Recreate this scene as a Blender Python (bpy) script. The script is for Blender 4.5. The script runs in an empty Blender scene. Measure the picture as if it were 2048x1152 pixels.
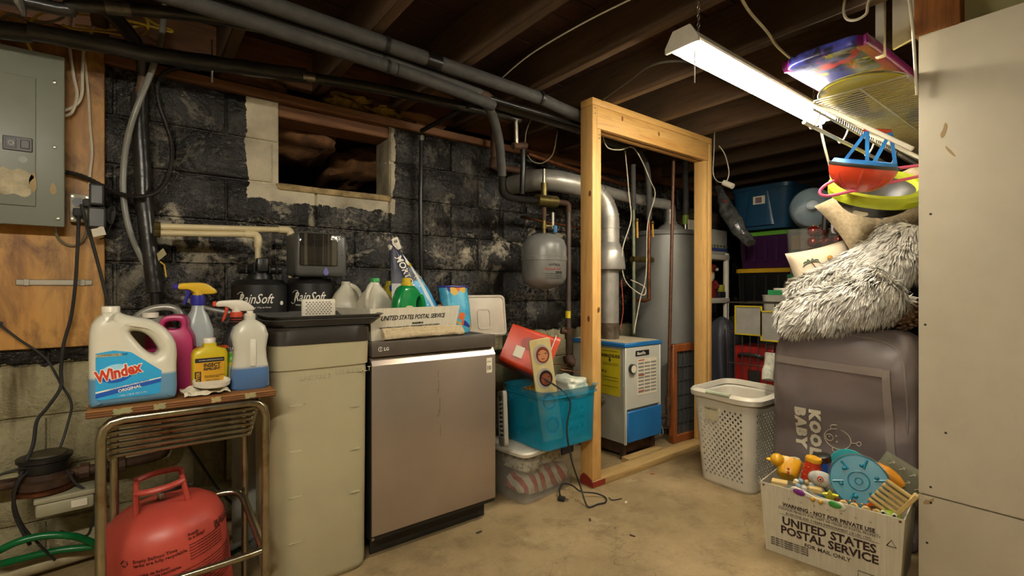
import bpy, bmesh, math, random
from mathutils import Vector, Matrix, Euler, noise

# ------------------------------------------------------------------ camera, world, lights, exposure
# world frame: x runs along the block wall, y runs towards it, z is up; metres
scene = bpy.context.scene
COL = scene.collection
PI = math.pi
cam_data = bpy.data.cameras.new('camera')
cam_data.sensor_width = 36.0
cam_data.lens = 36.0 * 963 / 2048
cam_data.clip_start = 0.02
cam = bpy.data.objects.new('camera', cam_data)
COL.objects.link(cam)
cam.location = (0, 0, 1.1)
cam.rotation_euler = (math.radians(90), 0, -math.atan2(.611, .791))
scene.camera = cam
scene.view_settings.view_transform = 'Standard'
scene.view_settings.look = 'None'
scene.view_settings.gamma = 1.0
scene.view_settings.use_curve_mapping = False
scene.view_settings.exposure = 1.3
world = bpy.data.worlds.new('world')
scene.world = world
world.use_nodes = True
world.node_tree.nodes['Background'].inputs[0].default_value = (1, .92, .8, 1)
world.node_tree.nodes['Background'].inputs[1].default_value = 0.02
TUBE_POWER = 34.0          # emission of the shop light tube over the scene
ROOM_TUBE_POWER = 62.0     # emission of the twin fixtures in the room behind the camera

cy = scene.cycles
cy.max_bounces = 7; cy.diffuse_bounces = 4; cy.glossy_bounces = 3; cy.transmission_bounces = 4; cy.transparent_max_bounces = 10
cy.adaptive_threshold = 0.03; cy.caustics_reflective = False; cy.caustics_refractive = False

# ------------------------------------------------------------------ colour and materials
def srgb(h):
    h = h.lstrip('#')
    out = []
    for i in (0, 2, 4):
        x = int(h[i:i + 2], 16) / 255
        out.append(x / 12.92 if x <= .04045 else ((x + .055) / 1.055) ** 2.4)
    return (out[0], out[1], out[2], 1)

class NT:
    """small helper round a material's node tree"""
    def __init__(s, name):
        s.m = bpy.data.materials.new(name); s.m.use_nodes = True
        s.t = s.m.node_tree; s.n = s.t.nodes; s.b = s.n['Principled BSDF']
    def new(s, kind, **kw):
        nd = s.n.new(kind)
        for k, v in kw.items():
            if k.startswith('_'): setattr(nd, k[1:], v)
            else: nd.inputs[k.replace('_', ' ')].default_value = v
        return nd
    def link(s, a, b): s.t.links.new(a, b)
    def noise(s, vec, scale, detail=4, rough=.6, dist=0):
        nd = s.new('ShaderNodeTexNoise', Scale=scale, Detail=detail, Roughness=rough, Distortion=dist)
        s.link(vec, nd.inputs['Vector']); return nd.outputs['Fac']
    def ramp(s, fac, lo, hi, c0=None, c1=None):
        nd = s.new('ShaderNodeValToRGB')
        nd.color_ramp.elements[0].position = lo; nd.color_ramp.elements[1].position = hi
        if c0: nd.color_ramp.elements[0].color = c0
        if c1: nd.color_ramp.elements[1].color = c1
        s.link(fac, nd.inputs[0]); return nd.outputs[0]
    def mix(s, fac, a, b, blend='MIX'):
        nd = s.new('ShaderNodeMix', _data_type='RGBA', _blend_type=blend)
        for val, i in ((fac, 0), (a, 6), (b, 7)):
            if isinstance(val, (int, float, tuple)): nd.inputs[i].default_value = val
            else: s.link(val, nd.inputs[i])
        return nd.outputs[2]
    def math(s, op, a, b=0, clamp=False):
        nd = s.new('ShaderNodeMath', _operation=op, _use_clamp=clamp)
        for val, i in ((a, 0), (b, 1)):
            if isinstance(val, (int, float)): nd.inputs[i].default_value = val
            else: s.link(val, nd.inputs[i])
        return nd.outputs[0]
    def coords(s, kind='Object', scale=(1, 1, 1), rot=(0, 0, 0)):
        if kind == 'Position': src = s.new('ShaderNodeNewGeometry').outputs['Position']
        else: src = s.new('ShaderNodeTexCoord').outputs[kind]
        if scale == (1, 1, 1) and rot == (0, 0, 0): return src
        mp = s.new('ShaderNodeMapping', Scale=scale, Rotation=rot)
        s.link(src, mp.inputs['Vector']); return mp.outputs[0]
    def bump(s, h, strength, dist=.01):
        nd = s.new('ShaderNodeBump', Strength=strength, Distance=dist)
        s.link(h, nd.inputs['Height']); s.link(nd.outputs[0], s.b.inputs['Normal'])

MATS = {}
def mat(name, col, rough=.5, metal=0., col2=None, scale=8., lo=.35, hi=.68, stretch=(1, 1, 1), bump=0., bscale=60., alpha=1., trans=0., emit=None, power=0., coat=0., space='Object', ior=None):
    """one procedural material: two tones mixed by noise, plus fine relief"""
    if name in MATS: return MATS[name]
    t = NT(name); b = t.b
    c = srgb(col) if isinstance(col, str) else col
    b.inputs['Base Color'].default_value = c
    b.inputs['Roughness'].default_value = rough
    b.inputs['Metallic'].default_value = metal
    if col2 is None:
        col2 = tuple(x * .78 for x in c[:3]) + (1,)
    elif isinstance(col2, str): col2 = srgb(col2)
    v = t.coords(space, stretch)
    f = t.noise(v, scale)
    t.link(t.ramp(f, lo, hi, c, col2), b.inputs['Base Color'])
    if bump:
        t.bump(t.noise(v, bscale, 3), bump, .004)
    if alpha < 1: b.inputs['Alpha'].default_value = alpha
    if trans: b.inputs['Transmission Weight'].default_value = trans
    if ior: b.inputs['IOR'].default_value = ior
    if coat: b.inputs['Coat Weight'].default_value = coat
    if emit:
        b.inputs['Emission Color'].default_value = srgb(emit) if isinstance(emit, str) else emit
        b.inputs['Emission Strength'].default_value = power
    MATS[name] = t.m
    return t.m

# ------------------------------------------------------------------ geometry
class G:
    """collects vertices and faces of one mesh"""
    def __init__(s): s.v = []; s.f = []; s.mi = []; s.cur = 0
    def add(s, vs, fs):
        o = len(s.v); s.v += [Vector(p) for p in vs]
        s.f += [tuple(i + o for i in f) for f in fs]; s.mi += [s.cur] * len(fs)
        return s
    def box(s, x0, x1, y0, y1, z0, z1):
        return s.add([(x0, y0, z0), (x1, y0, z0), (x1, y1, z0), (x0, y1, z0), (x0, y0, z1), (x1, y0, z1), (x1, y1, z1), (x0, y1, z1)],
                     [(0, 3, 2, 1), (4, 5, 6, 7), (0, 1, 5, 4), (1, 2, 6, 5), (2, 3, 7, 6), (3, 0, 4, 7)])
    def rbox(s, x0, x1, y0, y1, z0, z1, r=.005, seg=2):
        bm = bmesh.new(); bmesh.ops.create_cube(bm, size=1)
        for v in bm.verts:
            v.co = ((x0 if v.co.x < 0 else x1), (y0 if v.co.y < 0 else y1), (z0 if v.co.z < 0 else z1))
        bmesh.ops.bevel(bm, geom=bm.edges[:], offset=r, segments=seg, profile=.5, affect='EDGES')
        return s.bm(bm)
    def bm(s, bm):
        bm.verts.index_update()
        s.add([v.co.copy() for v in bm.verts], [tuple(v.index for v in f.verts) for f in bm.faces]); bm.free(); return s
    def loft(s, rings, cap0=True, cap1=True, closed=True):
        n = len(rings[0]); o = len(s.v)
        for r in rings: s.v += [Vector(p) for p in r]
        for k in range(len(rings) - 1):
            for i in range(n if closed else n - 1):
                j = (i + 1) % n
                s.f.append((o + k * n + i, o + k * n + j, o + (k + 1) * n + j, o + (k + 1) * n + i)); s.mi.append(s.cur)
        if cap0: s.f.append(tuple(o + i for i in reversed(range(n)))); s.mi.append(s.cur)
        if cap1: s.f.append(tuple(o + (len(rings) - 1) * n + i for i in range(n))); s.mi.append(s.cur)
        return s
    def tube(s, pts, r, n=8, smooth=0, cap=True, rs=None):
        pts = [Vector(p) for p in pts]
        if smooth: pts = spline(pts, smooth)
        rings = []; up = None
        for i, p in enumerate(pts):
            d = (pts[min(i + 1, len(pts) - 1)] - pts[max(i - 1, 0)])
            d = d.normalized() if d.length > 1e-9 else Vector((0, 0, 1))
            if up is None:
                up = Vector((0, 0, 1)) if abs(d.z) < .9 else Vector((1, 0, 0))
            a = d.cross(up)
            if a.length < 1e-6: a = d.cross(Vector((0, 1, 0)))
            a.normalize(); b = a.cross(d).normalized(); up = b
            rr = r if rs is None else rs(i / max(1, len(pts) - 1))
            rings.append([p + a * (rr * math.cos(2 * PI * k / n)) + b * (rr * math.sin(2 * PI * k / n)) for k in range(n)])
        return s.loft(rings, cap, cap)
    def lathe(s, prof, n=24, c=(0, 0, 0), axis='z', cap0=True, cap1=True):
        rings = []
        for r, h in prof:
            ring = []
            for k in range(n):
                a = 2 * PI * k / n; x, y = r * math.cos(a), r * math.sin(a)
                if axis == 'z': p = (x, y, h)
                elif axis == 'y': p = (x, h, -y)
                else: p = (h, x, y)
                ring.append((p[0] + c[0], p[1] + c[1], p[2] + c[2]))
            rings.append(ring)
        return s.loft(rings, cap0, cap1)
    def cyl(s, p0, p1, r, n=16, r1=None):
        p0 = Vector(p0); p1 = Vector(p1); r1 = r if r1 is None else r1
        return s.tube([p0, p1], r, n, rs=lambda t: r + (r1 - r) * t)
    def prism(s, poly, M, depth):
        """poly in the xy plane of M, extruded along M's z by depth"""
        n = len(poly)
        a = [M @ Vector((p[0], p[1], 0)) for p in poly]; b = [M @ Vector((p[0], p[1], depth)) for p in poly]
        return s.add(a + b, [tuple(reversed(range(n))), tuple(range(n, 2 * n))] + [(i, (i + 1) % n, n + (i + 1) % n, n + i) for i in range(n)])
    def ball(s, c, r, nu=16, nv=10, sc=(1, 1, 1)):
        pr = []
        rings = []
        for k in range(nv + 1):
            th = PI * k / nv; rr = max(math.sin(th), .001)
            rings.append([(c[0] + sc[0] * r * rr * math.cos(2 * PI * i / nu), c[1] + sc[1] * r * rr * math.sin(2 * PI * i / nu), c[2] - sc[2] * r * math.cos(th)) for i in range(nu)])
        return s.loft(rings)
    def grid(s, fn, nu, nv):
        o = len(s.v)
        for j in range(nv + 1):
            for i in range(nu + 1): s.v.append(Vector(fn(i / nu, j / nv)))
        for j in range(nv):
            for i in range(nu):
                a = o + j * (nu + 1) + i
                s.f.append((a, a + 1, a + nu + 2, a + nu + 1)); s.mi.append(s.cur)
        return s
    def sheet(s, fn, nu, nv, th, nrm=None):
        """a grid with thickness along a fixed direction"""
        nrm = Vector(nrm)
        o = len(s.v); s.grid(fn, nu, nv); o2 = len(s.v); s.grid(lambda a, b: Vector(fn(a, b)) + nrm * th, nu, nv)
        w = nu + 1
        edge = [(i, 0) for i in range(nu)] + [(nu, j) for j in range(nv)] + [(i, nv) for i in range(nu, 0, -1)] + [(0, j) for j in range(nv, 0, -1)]
        for k in range(len(edge)):
            a = edge[k]; b = edge[(k + 1) % len(edge)]
            ia, ib = a[1] * w + a[0], b[1] * w + b[0]
            s.f.append((o + ia, o + ib, o2 + ib, o2 + ia)); s.mi.append(s.cur)
        return s
    def xf(s, M):
        s.v = [M @ p for p in s.v]; return s
    def jitter(s, amp, sc=20, seed=0):
        for i, p in enumerate(s.v):
            s.v[i] = p + noise.noise_vector(p * sc + Vector((seed * 7.3, seed * 3.1, 0))) * amp
        return s

def spline(pts, k):
    out = []
    n = len(pts)
    for i in range(n - 1):
        p0 = pts[max(i - 1, 0)]; p1 = pts[i]; p2 = pts[i + 1]; p3 = pts[min(i + 2, n - 1)]
        for j in range(k):
            t = j / k
            out.append(.5 * ((2 * p1) + (-p0 + p2) * t + (2 * p0 - 5 * p1 + 4 * p2 - p3) * t * t + (-p0 + 3 * p1 - 3 * p2 + p3) * t ** 3))
    out.append(pts[-1])
    return out

def sec(cx, cy, z, a, b, e=2.5, n=28, rot=0):
    """superellipse ring in a horizontal plane: half sizes a, b"""
    out = []
    for k in range(n):
        t = 2 * PI * (k + .5) / n; c, s_ = math.cos(t), math.sin(t)
        x = a * math.copysign(abs(c) ** (2 / e), c); y = b * math.copysign(abs(s_) ** (2 / e), s_)
        out.append(Vector((cx + x * math.cos(rot) - y * math.sin(rot), cy + x * math.sin(rot) + y * math.cos(rot), z)))
    return out

def rpoly(w, h, r, n=5, cx=0, cy=0):
    out = []
    for qx, qy, a0 in ((1, 1, 0), (-1, 1, 90), (-1, -1, 180), (1, -1, 270)):
        for k in range(n + 1):
            a = math.radians(a0 + 90 * k / n)
            out.append((cx + qx * (w / 2 - r) + r * math.cos(a), cy + qy * (h / 2 - r) + r * math.sin(a)))
    return out

def ell(w, h, n=24, cx=0, cy=0):
    return [(cx + w / 2 * math.cos(2 * PI * k / n), cy + h / 2 * math.sin(2 * PI * k / n)) for k in range(n)]

def fr(o, x=(1, 0, 0), y=(0, 0, 1)):
    """frame with origin o, x to the right and y up of a surface, z out of it"""
    x = Vector(x).normalized(); y = Vector(y); y = (y - x * y.dot(x)).normalized(); z = x.cross(y)
    M = Matrix.Identity(4)
    for i in range(3): M[i][0] = x[i]; M[i][1] = y[i]; M[i][2] = z[i]; M[i][3] = o[i]
    return M
def fr_u(o): return fr(o, (0, -1, 0), (0, 0, 1))     # a face turned to -x

XF = {}
def T(name, label, cat, loc=(0, 0, 0), rz=0., rot=None, group=None):
    """a thing with parts: an Empty at its base"""
    o = bpy.data.objects.new(name, None); COL.objects.link(o)
    o.empty_display_size = .05
    e = Euler(rot if rot else (0, 0, rz))
    o.location = loc; o.rotation_euler = e
    XF[o.name] = Matrix.Translation(loc) @ e.to_matrix().to_4x4()
    tag(o, label, cat, group); return o
def tag(o, label=None, cat=None, group=None, kind=None):
    if label: o['label'] = label
    if cat: o['category'] = cat
    if group: o['group'] = group
    if kind: o['kind'] = kind
    return o
def mesh(name, g, m, ang=38):
    me = bpy.data.meshes.new(name)
    me.from_pydata([tuple(p) for p in g.v], [], g.f)
    if isinstance(m, (list, tuple)):
        for q in m: me.materials.append(q)
        me.polygons.foreach_set('material_index', g.mi)
    else: me.materials.append(m)
    me.polygons.foreach_set('use_smooth', [True] * len(g.f))
    me.update()
    if ang is not None: me.set_sharp_from_angle(angle=math.radians(ang))
    return me
def O(name, g, m, parent=None, label=None, cat=None, group=None, kind=None, ang=38, world=False, base=None):
    """link one mesh object; without a parent it is re-based to its own foot"""
    if parent is None:
        if base is None:
            xs = [p.x for p in g.v]; ys = [p.y for p in g.v]; zs = [p.z for p in g.v]
            base = Vector(((min(xs) + max(xs)) / 2, (min(ys) + max(ys)) / 2, min(zs)))
        else: base = Vector(base)
        g.v = [p - base for p in g.v]
    elif world:
        g.xf(XF[parent.name].inverted())
    o = bpy.data.objects.new(name, mesh(name, g, m, ang)); COL.objects.link(o)
    if parent is None:
        o.location = base; XF[o.name] = Matrix.Translation(base)
    else:
        o.parent = parent; XF[o.name] = XF[parent.name]
    return tag(o, label, cat, group, kind)
def dup(root, loc, rz=None, label=None, rot=None):
    r = root.copy(); COL.objects.link(r); r.location = loc
    if rz is not None: r.rotation_euler = (0, 0, rz)
    if rot is not None: r.rotation_euler = rot
    if label: r['label'] = label
    for ch in list(root.children):
        c = ch.copy(); COL.objects.link(c); c.parent = r
        for gch in list(ch.children):
            d = gch.copy(); COL.objects.link(d); d.parent = c
    return r

def txt(body, size, M, m, parent, name='lettering', fat=0., shear=0., ax='LEFT', sx=1., ext=.0004, wrap=None, world=False, gap=1., label=None):
    """flat print: letters standing a hair proud of the surface whose frame is M"""
    cu = bpy.data.curves.new('t', 'FONT'); cu.body = body; cu.size = size; cu.extrude = ext; cu.offset = fat
    cu.shear = shear; cu.align_x = ax; cu.resolution_u = 2; cu.space_character = gap; cu.space_line = .95
    ob = bpy.data.objects.new('t', cu)
    me = bpy.data.meshes.new_from_object(ob)
    bpy.data.objects.remove(ob); bpy.data.curves.remove(cu)
    for v in me.vertices:
        p = v.co; p.x *= sx
        if wrap:
            a = p.x / wrap; p = Vector(((wrap + p.z) * math.sin(a), p.y, (wrap + p.z) * math.cos(a) - wrap))
        q = M @ p
        if world: q = XF[parent.name].inverted() @ q
        v.co = q
    me.name = name; me.materials.append(m)
    o = bpy.data.objects.new(name, me); COL.objects.link(o); o.parent = parent; XF[o.name] = XF[parent.name]
    if label: o['label'] = label
    return o

def decal(poly, M, m, parent, name='label', th=.0008, world=False, label=None, kind=None):
    g = G().prism(poly, M, th)
    return O(name, g, m, parent, world=world, label=label)

from mathutils.kdtree import KDTree
def draper(front):
    """returns a function that lays a part onto a cloth front given by its vertices"""
    kd = KDTree(len(front))
    for i, p in enumerate(front): kd.insert((p.x, 0, p.z), i)
    kd.balance()
    def drape(o, off=.002, y0=None):
        for v in o.data.vertices:
            ws = [(1 / (d_ + .002), front[i].y) for c_, i, d_ in kd.find_n((v.co.x, 0, v.co.z), 4)]
            v.co.y = sum(w * y for w, y in ws) / sum(w for w, y in ws) - off + (v.co.y - y0 if y0 is not None else 0)
        return o
    return drape

# ------------------------------------------------------------------ structure materials
def block_material(name, bare):
    t = NT(name); b = t.b
    p = t.coords('Position')
    sp = t.new('ShaderNodeSeparateXYZ'); t.link(p, sp.inputs[0])
    x, z = sp.outputs['X'], sp.outputs['Z']
    n1 = t.noise(p, 9, 6, .65); n2 = t.noise(p, 2.2, 4, .6); n3 = t.noise(p, 45, 4, .7)
    # tar paint, dusty in places
    tar = t.mix(t.ramp(n1, .42, .72), srgb('#141311'), srgb('#38352f'))
    dust = t.math('MULTIPLY', t.ramp(n2, .48, .68), t.ramp(n3, .45, .62))
    tar = t.mix(t.math('MULTIPLY', dust, .75), tar, srgb('#8f8677'))
    # efflorescence, most of it in a band under the opening
    band = t.math('SUBTRACT', 1, t.math('MULTIPLY', t.math('ABSOLUTE', t.math('SUBTRACT', z, 1.40)), 3.4), True)
    ef = t.math('MULTIPLY', t.ramp(t.noise(p, 5, 7, .74, .5), .54, .64), t.math('ADD', t.math('MULTIPLY', band, .9), .16))
    col = t.mix(ef, tar, srgb('#c9bda2'))
    # old runs down the wall
    st = t.coords('Position', (26, 26, 1.2))
    run = t.math('MULTIPLY', t.ramp(t.noise(st, 1.0, 3), .58, .72), t.math('MULTIPLY', t.ramp(n2, .4, .6), .45))
    col = t.mix(run, col, srgb('#8b7d5f'))
    # unpainted plaster round the opening
    jx = t.math('ADD', x, t.math('MULTIPLY', t.math('SUBTRACT', n1, .5), .08))
    jz = t.math('ADD', z, t.math('MULTIPLY', t.math('SUBTRACT', n1, .5), .12))
    def inside(v, a, c):
        return t.math('MULTIPLY', t.math('GREATER_THAN', v, a), t.math('LESS_THAN', v, c))
    m1 = t.math('MULTIPLY', inside(jx, .405, .62), inside(jz, 1.53, 2.04))
    m2 = t.math('MULTIPLY', inside(jx, .405, 1.175), inside(jz, 1.535, 1.64))
    m3 = t.math('MULTIPLY', inside(jx, 1.10, 1.165), inside(jz, 1.53, 2.04))
    white = t.math('MAXIMUM', m1, t.math('MAXIMUM', m2, m3))
    plaster = t.mix(t.ramp(n2, .42, .62), srgb('#cfc3a6'), srgb('#8a806c'))
    plaster = t.mix(t.math('MULTIPLY', t.ramp(n1, .62, .72), .7), plaster, srgb('#5a5246'))
    col = t.mix(white, col, plaster)
    # bare concrete low on the wall with brown damp stains
    con = t.mix(t.ramp(n2, .35, .65), srgb('#a89f7c'), srgb('#857b57'))
    con = t.mix(t.math('MULTIPLY', t.ramp(t.noise(t.coords('Position', (9, 9, 1.1)), 1.0, 4), .5, .64), .85), con, srgb('#46330f'))
    con = t.mix(t.math('MULTIPLY', t.ramp(n3, .5, .75), .45), con, srgb('#4a4433'))
    low = t.math('LESS_THAN', jz, .80)
    col = t.mix(low, col, con)
    t.link(col, b.inputs['Base Color'])
    rough = t.math('ADD', .24, t.math('MULTIPLY', t.math('MAXIMUM', white, t.math('MAXIMUM', low, t.math('MAXIMUM', ef, dust))), .5))
    t.link(rough, b.inputs['Roughness'])
    t.bump(t.math('ADD', t.math('MULTIPLY', n3, .9), n1), .8, .014)
    return t.m
M_BLOCK = block_material('tar_painted_block', False)
M_MORTAR = M_BLOCK

def floor_material():
    t = NT('stained_concrete'); b = t.b
    p = t.coords('Position')
    n1 = t.noise(p, 1.6, 6, .62); n2 = t.noise(p, 7, 6, .7); n3 = t.noise(p, 70, 3, .7)
    col = t.mix(t.ramp(n1, .36, .64), srgb('#a8926b'), srgb('#836f4c'))
    col = t.mix(t.math('MULTIPLY', t.ramp(n2, .5, .68), .6), col, srgb('#665638'))
    col = t.mix(t.math('MULTIPLY', t.ramp(n3, .56, .76), .5), col, srgb('#5f5338'))
    col = t.mix(t.math('MULTIPLY', t.ramp(t.noise(p, 4.2, 5, .7), .62, .72), .5), col, srgb('#bfb18d'))
    vo = t.new('ShaderNodeTexVoronoi', _feature='DISTANCE_TO_EDGE', Scale=.75)
    wp = t.new('ShaderNodeVectorMath', _operation='ADD')
    nz = t.new('ShaderNodeTexNoise', Scale=3.0, Detail=6); t.link(p, nz.inputs['Vector'])
    t.link(p, wp.inputs[0]); t.link(nz.outputs['Color'], wp.inputs[1]); t.link(wp.outputs[0], vo.inputs['Vector'])
    crack = t.math('MULTIPLY', t.math('LESS_THAN', vo.outputs['Distance'], .0022), t.ramp(n1, .42, .5))
    col = t.mix(t.math('MULTIPLY', crack, .6), col, srgb('#4b402c'))
    t.link(col, b.inputs['Base Color'])
    t.link(t.math('ADD', .5, t.math('MULTIPLY', n2, .35)), b.inputs['Roughness'])
    t.bump(t.math('SUBTRACT', t.math('ADD', t.math('MULTIPLY', n3, .25), n2), crack), .35, .008)
    return t.m

def wood(name, c0, c1, c2, axis='x', ringscale=1., rough=.65, bump=.25, knots=True):
    """sawn timber with grain along one axis"""
    t = NT(name); b = t.b
    s = {'x': (1.2, 14, 14), 'y': (14, 1.2, 14), 'z': (14, 14, 1.2)}[axis]
    v = t.coords('Position', tuple(q * ringscale for q in s))
    n1 = t.noise(v, 1.3, 6, .65, .7); v2 = t.coords('Position', tuple(q * 5 * ringscale for q in s)); n2 = t.noise(v2, 1., 3, .6)
    col = t.mix(t.ramp(n1, .32, .7), srgb(c0), srgb(c1))
    col = t.mix(t.math('MULTIPLY', t.ramp(n2, .52, .72), .55), col, srgb(c2))
    big = t.noise(t.coords('Position'), 1.7, 3)
    col = t.mix(t.math('MULTIPLY', t.ramp(big, .5, .75), .4), col, srgb(c2))
    t.link(col, b.inputs['Base Color']); b.inputs['Roughness'].default_value = rough
    t.bump(n2, bump, .004)
    return t.m
M_JOIST = wood('old_joist_timber', '#57432f', '#6a533c', '#2f2217', 'y')
M_PLANK = wood('old_subfloor_board', '#452c1e', '#533828', '#261811', 'x')
M_SILL = wood('old_sill_timber', '#74492a', '#8a5f38', '#3a2414', 'x')
M_STUD_Z = wood('new_pine_upright', '#cf9f58', '#dcb36f', '#b27d3c', 'z', rough=.55, bump=.1)
M_STUD_X = wood('new_pine_crosspiece', '#c9964e', '#d9ae68', '#a8733a', 'x', rough=.55, bump=.1)
M_OLDPINE = wood('weathered_pine_plate', '#b99a63', '#a5854f', '#7c5f35', 'x', rough=.7)
M_PLY = wood('stained_plywood', '#c8964a', '#b57a2c', '#7a4712', 'z', .35, .5, .12)
def weather(m, dark, scale, lo, hi, amt):
    """adds blotchy water stains over a timber material"""
    nt = m.node_tree; b = nt.nodes['Principled BSDF']; src = b.inputs['Base Color'].links[0].from_socket
    n = nt.nodes.new('ShaderNodeTexNoise'); n.inputs['Scale'].default_value = scale; n.inputs['Detail'].default_value = 7; n.inputs['Roughness'].default_value = .7; n.inputs['Distortion'].default_value = .6
    gm = nt.nodes.new('ShaderNodeNewGeometry'); mp = nt.nodes.new('ShaderNodeMapping'); mp.inputs['Scale'].default_value = (1.6, 1, .8)
    nt.links.new(gm.outputs['Position'], mp.inputs['Vector']); nt.links.new(mp.outputs[0], n.inputs['Vector'])
    r = nt.nodes.new('ShaderNodeValToRGB'); r.color_ramp.elements[0].position = lo; r.color_ramp.elements[1].position = hi; r.color_ramp.elements[1].color = (amt, amt, amt, 1)
    nt.links.new(n.outputs['Fac'], r.inputs[0])
    mx = nt.nodes.new('ShaderNodeMix'); mx.data_type = 'RGBA'; mx.inputs[7].default_value = srgb(dark)
    nt.links.new(r.outputs[0], mx.inputs[0]); nt.links.new(src, mx.inputs[6]); nt.links.new(mx.outputs[2], b.inputs['Base Color'])
weather(M_PLY, '#5a340e', 4.5, .44, .62, .8)
M_BEAM = wood('rough_beam_timber', '#b3702c', '#8a4f1a', '#4a280e', 'z', 1., .7)

# ------------------------------------------------------------------ the room
flo = O('floor', G().box(-2.0, 6.0, -3.4, 2.75, -.12, 0), floor_material(), kind='structure', base=(0, 0, 0))

WY = 2.62          # face of the block wall
OX0, OX1, OZ0, OZ1 = .55, 1.137, 1.62, 2.03      # opening to the crawl space
COURSE = .205
wg = G()
for x0, x1, z0, z1 in ((-2.0, OX0, 0, 2.03), (OX1, 6.0, 0, 2.03), (OX0, OX1, 0, OZ0)):
    wg.box(x0, x1, WY + .013, WY + .2, z0, z1)
wall = O('wall_back', wg, M_MORTAR, kind='structure', base=(0, WY, 0))
BLK = {}
def block(x0, x1, z0, z1, k):
    key = (round(x1 - x0, 3), round(z1 - z0, 3))
    if key not in BLK:
        w, h = key
        BLK[key] = mesh('block', G().rbox(0, w - .009, 0, .05, 0, h - .009, .005, 1), M_BLOCK, 60)
    o = bpy.data.objects.new('block', BLK[key]); COL.objects.link(o); o.parent = wall
    o.location = (x0 + .0045, random.uniform(-.003, .002), z0 + .0045)
random.seed(3)
zs = [0, .185] + [.185 + COURSE * k for k in range(1, 10)]
for k in range(10):
    z0, z1 = zs[k], zs[k + 1]
    z1 = min(z1, 2.03)
    off = .728 if k % 2 == 1 else .728 + .203
    e = off - .4064 * 5
    while e < 5.4:
        a, b_ = max(e, -1.2), e + .4064
        if b_ > -1.15:
            spans = [(a, b_)]
            if z0 > OZ0 - .02:
                spans = [(a, min(b_, OX0)), (max(a, OX1), b_)]
            for s0, s1 in spans:
                if s1 - s0 > .03: block(s0, s1, z0, z1, k)
        e += .4064

# crawl space seen through the opening
M_DIRT = mat('crawl_dirt', '#6e552f', .95, col2='#3f3019', scale=14, bump=.8, bscale=40)
O('floor_crawlspace', G().grid(lambda a, b_: (.2 + 1.6 * a, WY + .2 + 2.2 * b_, 1.58 + .05 * noise.noise(Vector((a * 9, b_ * 9, 0)))), 24, 24), M_DIRT, kind='structure')
O('wall_crawlspace', G().box(.0, 2.2, WY + 2.2, WY + 2.3, 1.45, 2.4).box(.0, .1, WY + .2, WY + 2.2, 1.45, 2.4).box(2.1, 2.2, WY + .2, WY + 2.2, 1.45, 2.4), mat('crawl_block', '#6d6455', .9, col2='#4a4338', scale=4), kind='structure')
sg = G().rbox(OX0 - .01, OX1 + .01, WY - .012, WY + .2, OZ0 - .03, OZ0 + .005, .012, 2)
sg.jitter(.012, 14)
O('trim_1', sg, mat('broken_mortar_sill', '#b39a6b', .9, col2='#6d5c3c', scale=18, bump=.9), kind='structure')
M_BATT = mat('kraft_insulation', '#94683f', .9, col2='#5f4026', scale=9, bump=.6, bscale=30)
M_YBATT = mat('yellow_fibreglass', '#b08e2c', .95, col2='#5c3f16', scale=16, bump=1., bscale=50)
def lump(name, c, s, m, label, seed, amp=.35):
    g = G(); g.ball((0, 0, 0), 1, 28, 18)
    for i, p in enumerate(g.v):
        q = Vector((math.copysign(abs(p.x) ** .7, p.x), math.copysign(abs(p.y) ** .7, p.y), math.copysign(abs(p.z) ** .7, p.z)))
        q = q * (1 + amp * noise.fractal(p * 1.8 + Vector((seed * 5.1, 0, 0)), 1., 2., 4))
        g.v[i] = Vector((c[0] + q.x * s[0], c[1] + q.y * s[1], c[2] + q.z * s[2]))
    return O(name, g, m, label=label, cat='insulation', ang=80)
lump('insulation_batt', (.74, WY + .62, 1.99), (.22, .38, .10), M_BATT, 'sagging brown insulation batt hanging inside the wall opening, beside the white jamb', 1)
lump('insulation_batt', (1.22, WY + .95, 1.93), (.2, .45, .14), M_BATT, 'dark brown insulation batt drooping deeper inside the wall opening', 2)
lump('insulation_clump', (.92, 2.72, 2.135), (.12, .06, .06), M_YBATT, 'yellow fibreglass clump pushed between joists above the wall opening', 3, .6)
lump('insulation_clump', (1.13, 2.7, 2.115), (.11, .05, .04), M_YBATT, 'ragged yellow fibreglass hanging just under the black pipe', 5, .7)
lump('insulation_clump', (1.38, 2.68, 2.115), (.13, .05, .045), M_BATT, 'torn brown insulation paper on the sill beside the thin black pipe', 6, .6)
lump('insulation_clump', (.42, 2.72, 2.13), (.16, .05, .05), M_BATT, 'brown insulation stuffed above the black wall left of the opening', 7, .5)
O('ceiling_crawlspace', G().box(-.1, 2.3, WY + .14, WY + 2.4, 2.12, 2.16), M_SILL, kind='structure')
# boards lying in the crawl space just behind the opening
O('crawl_board', G().rbox(.60, 1.06, WY + .10, WY + .19, OZ0 + .012, OZ0 + .03, .004, 1).xf(Matrix.Rotation(0.02, 4, 'Z')), M_OLDPINE, label='pale scrap board lying on the sill of the wall opening', cat='board')

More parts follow.
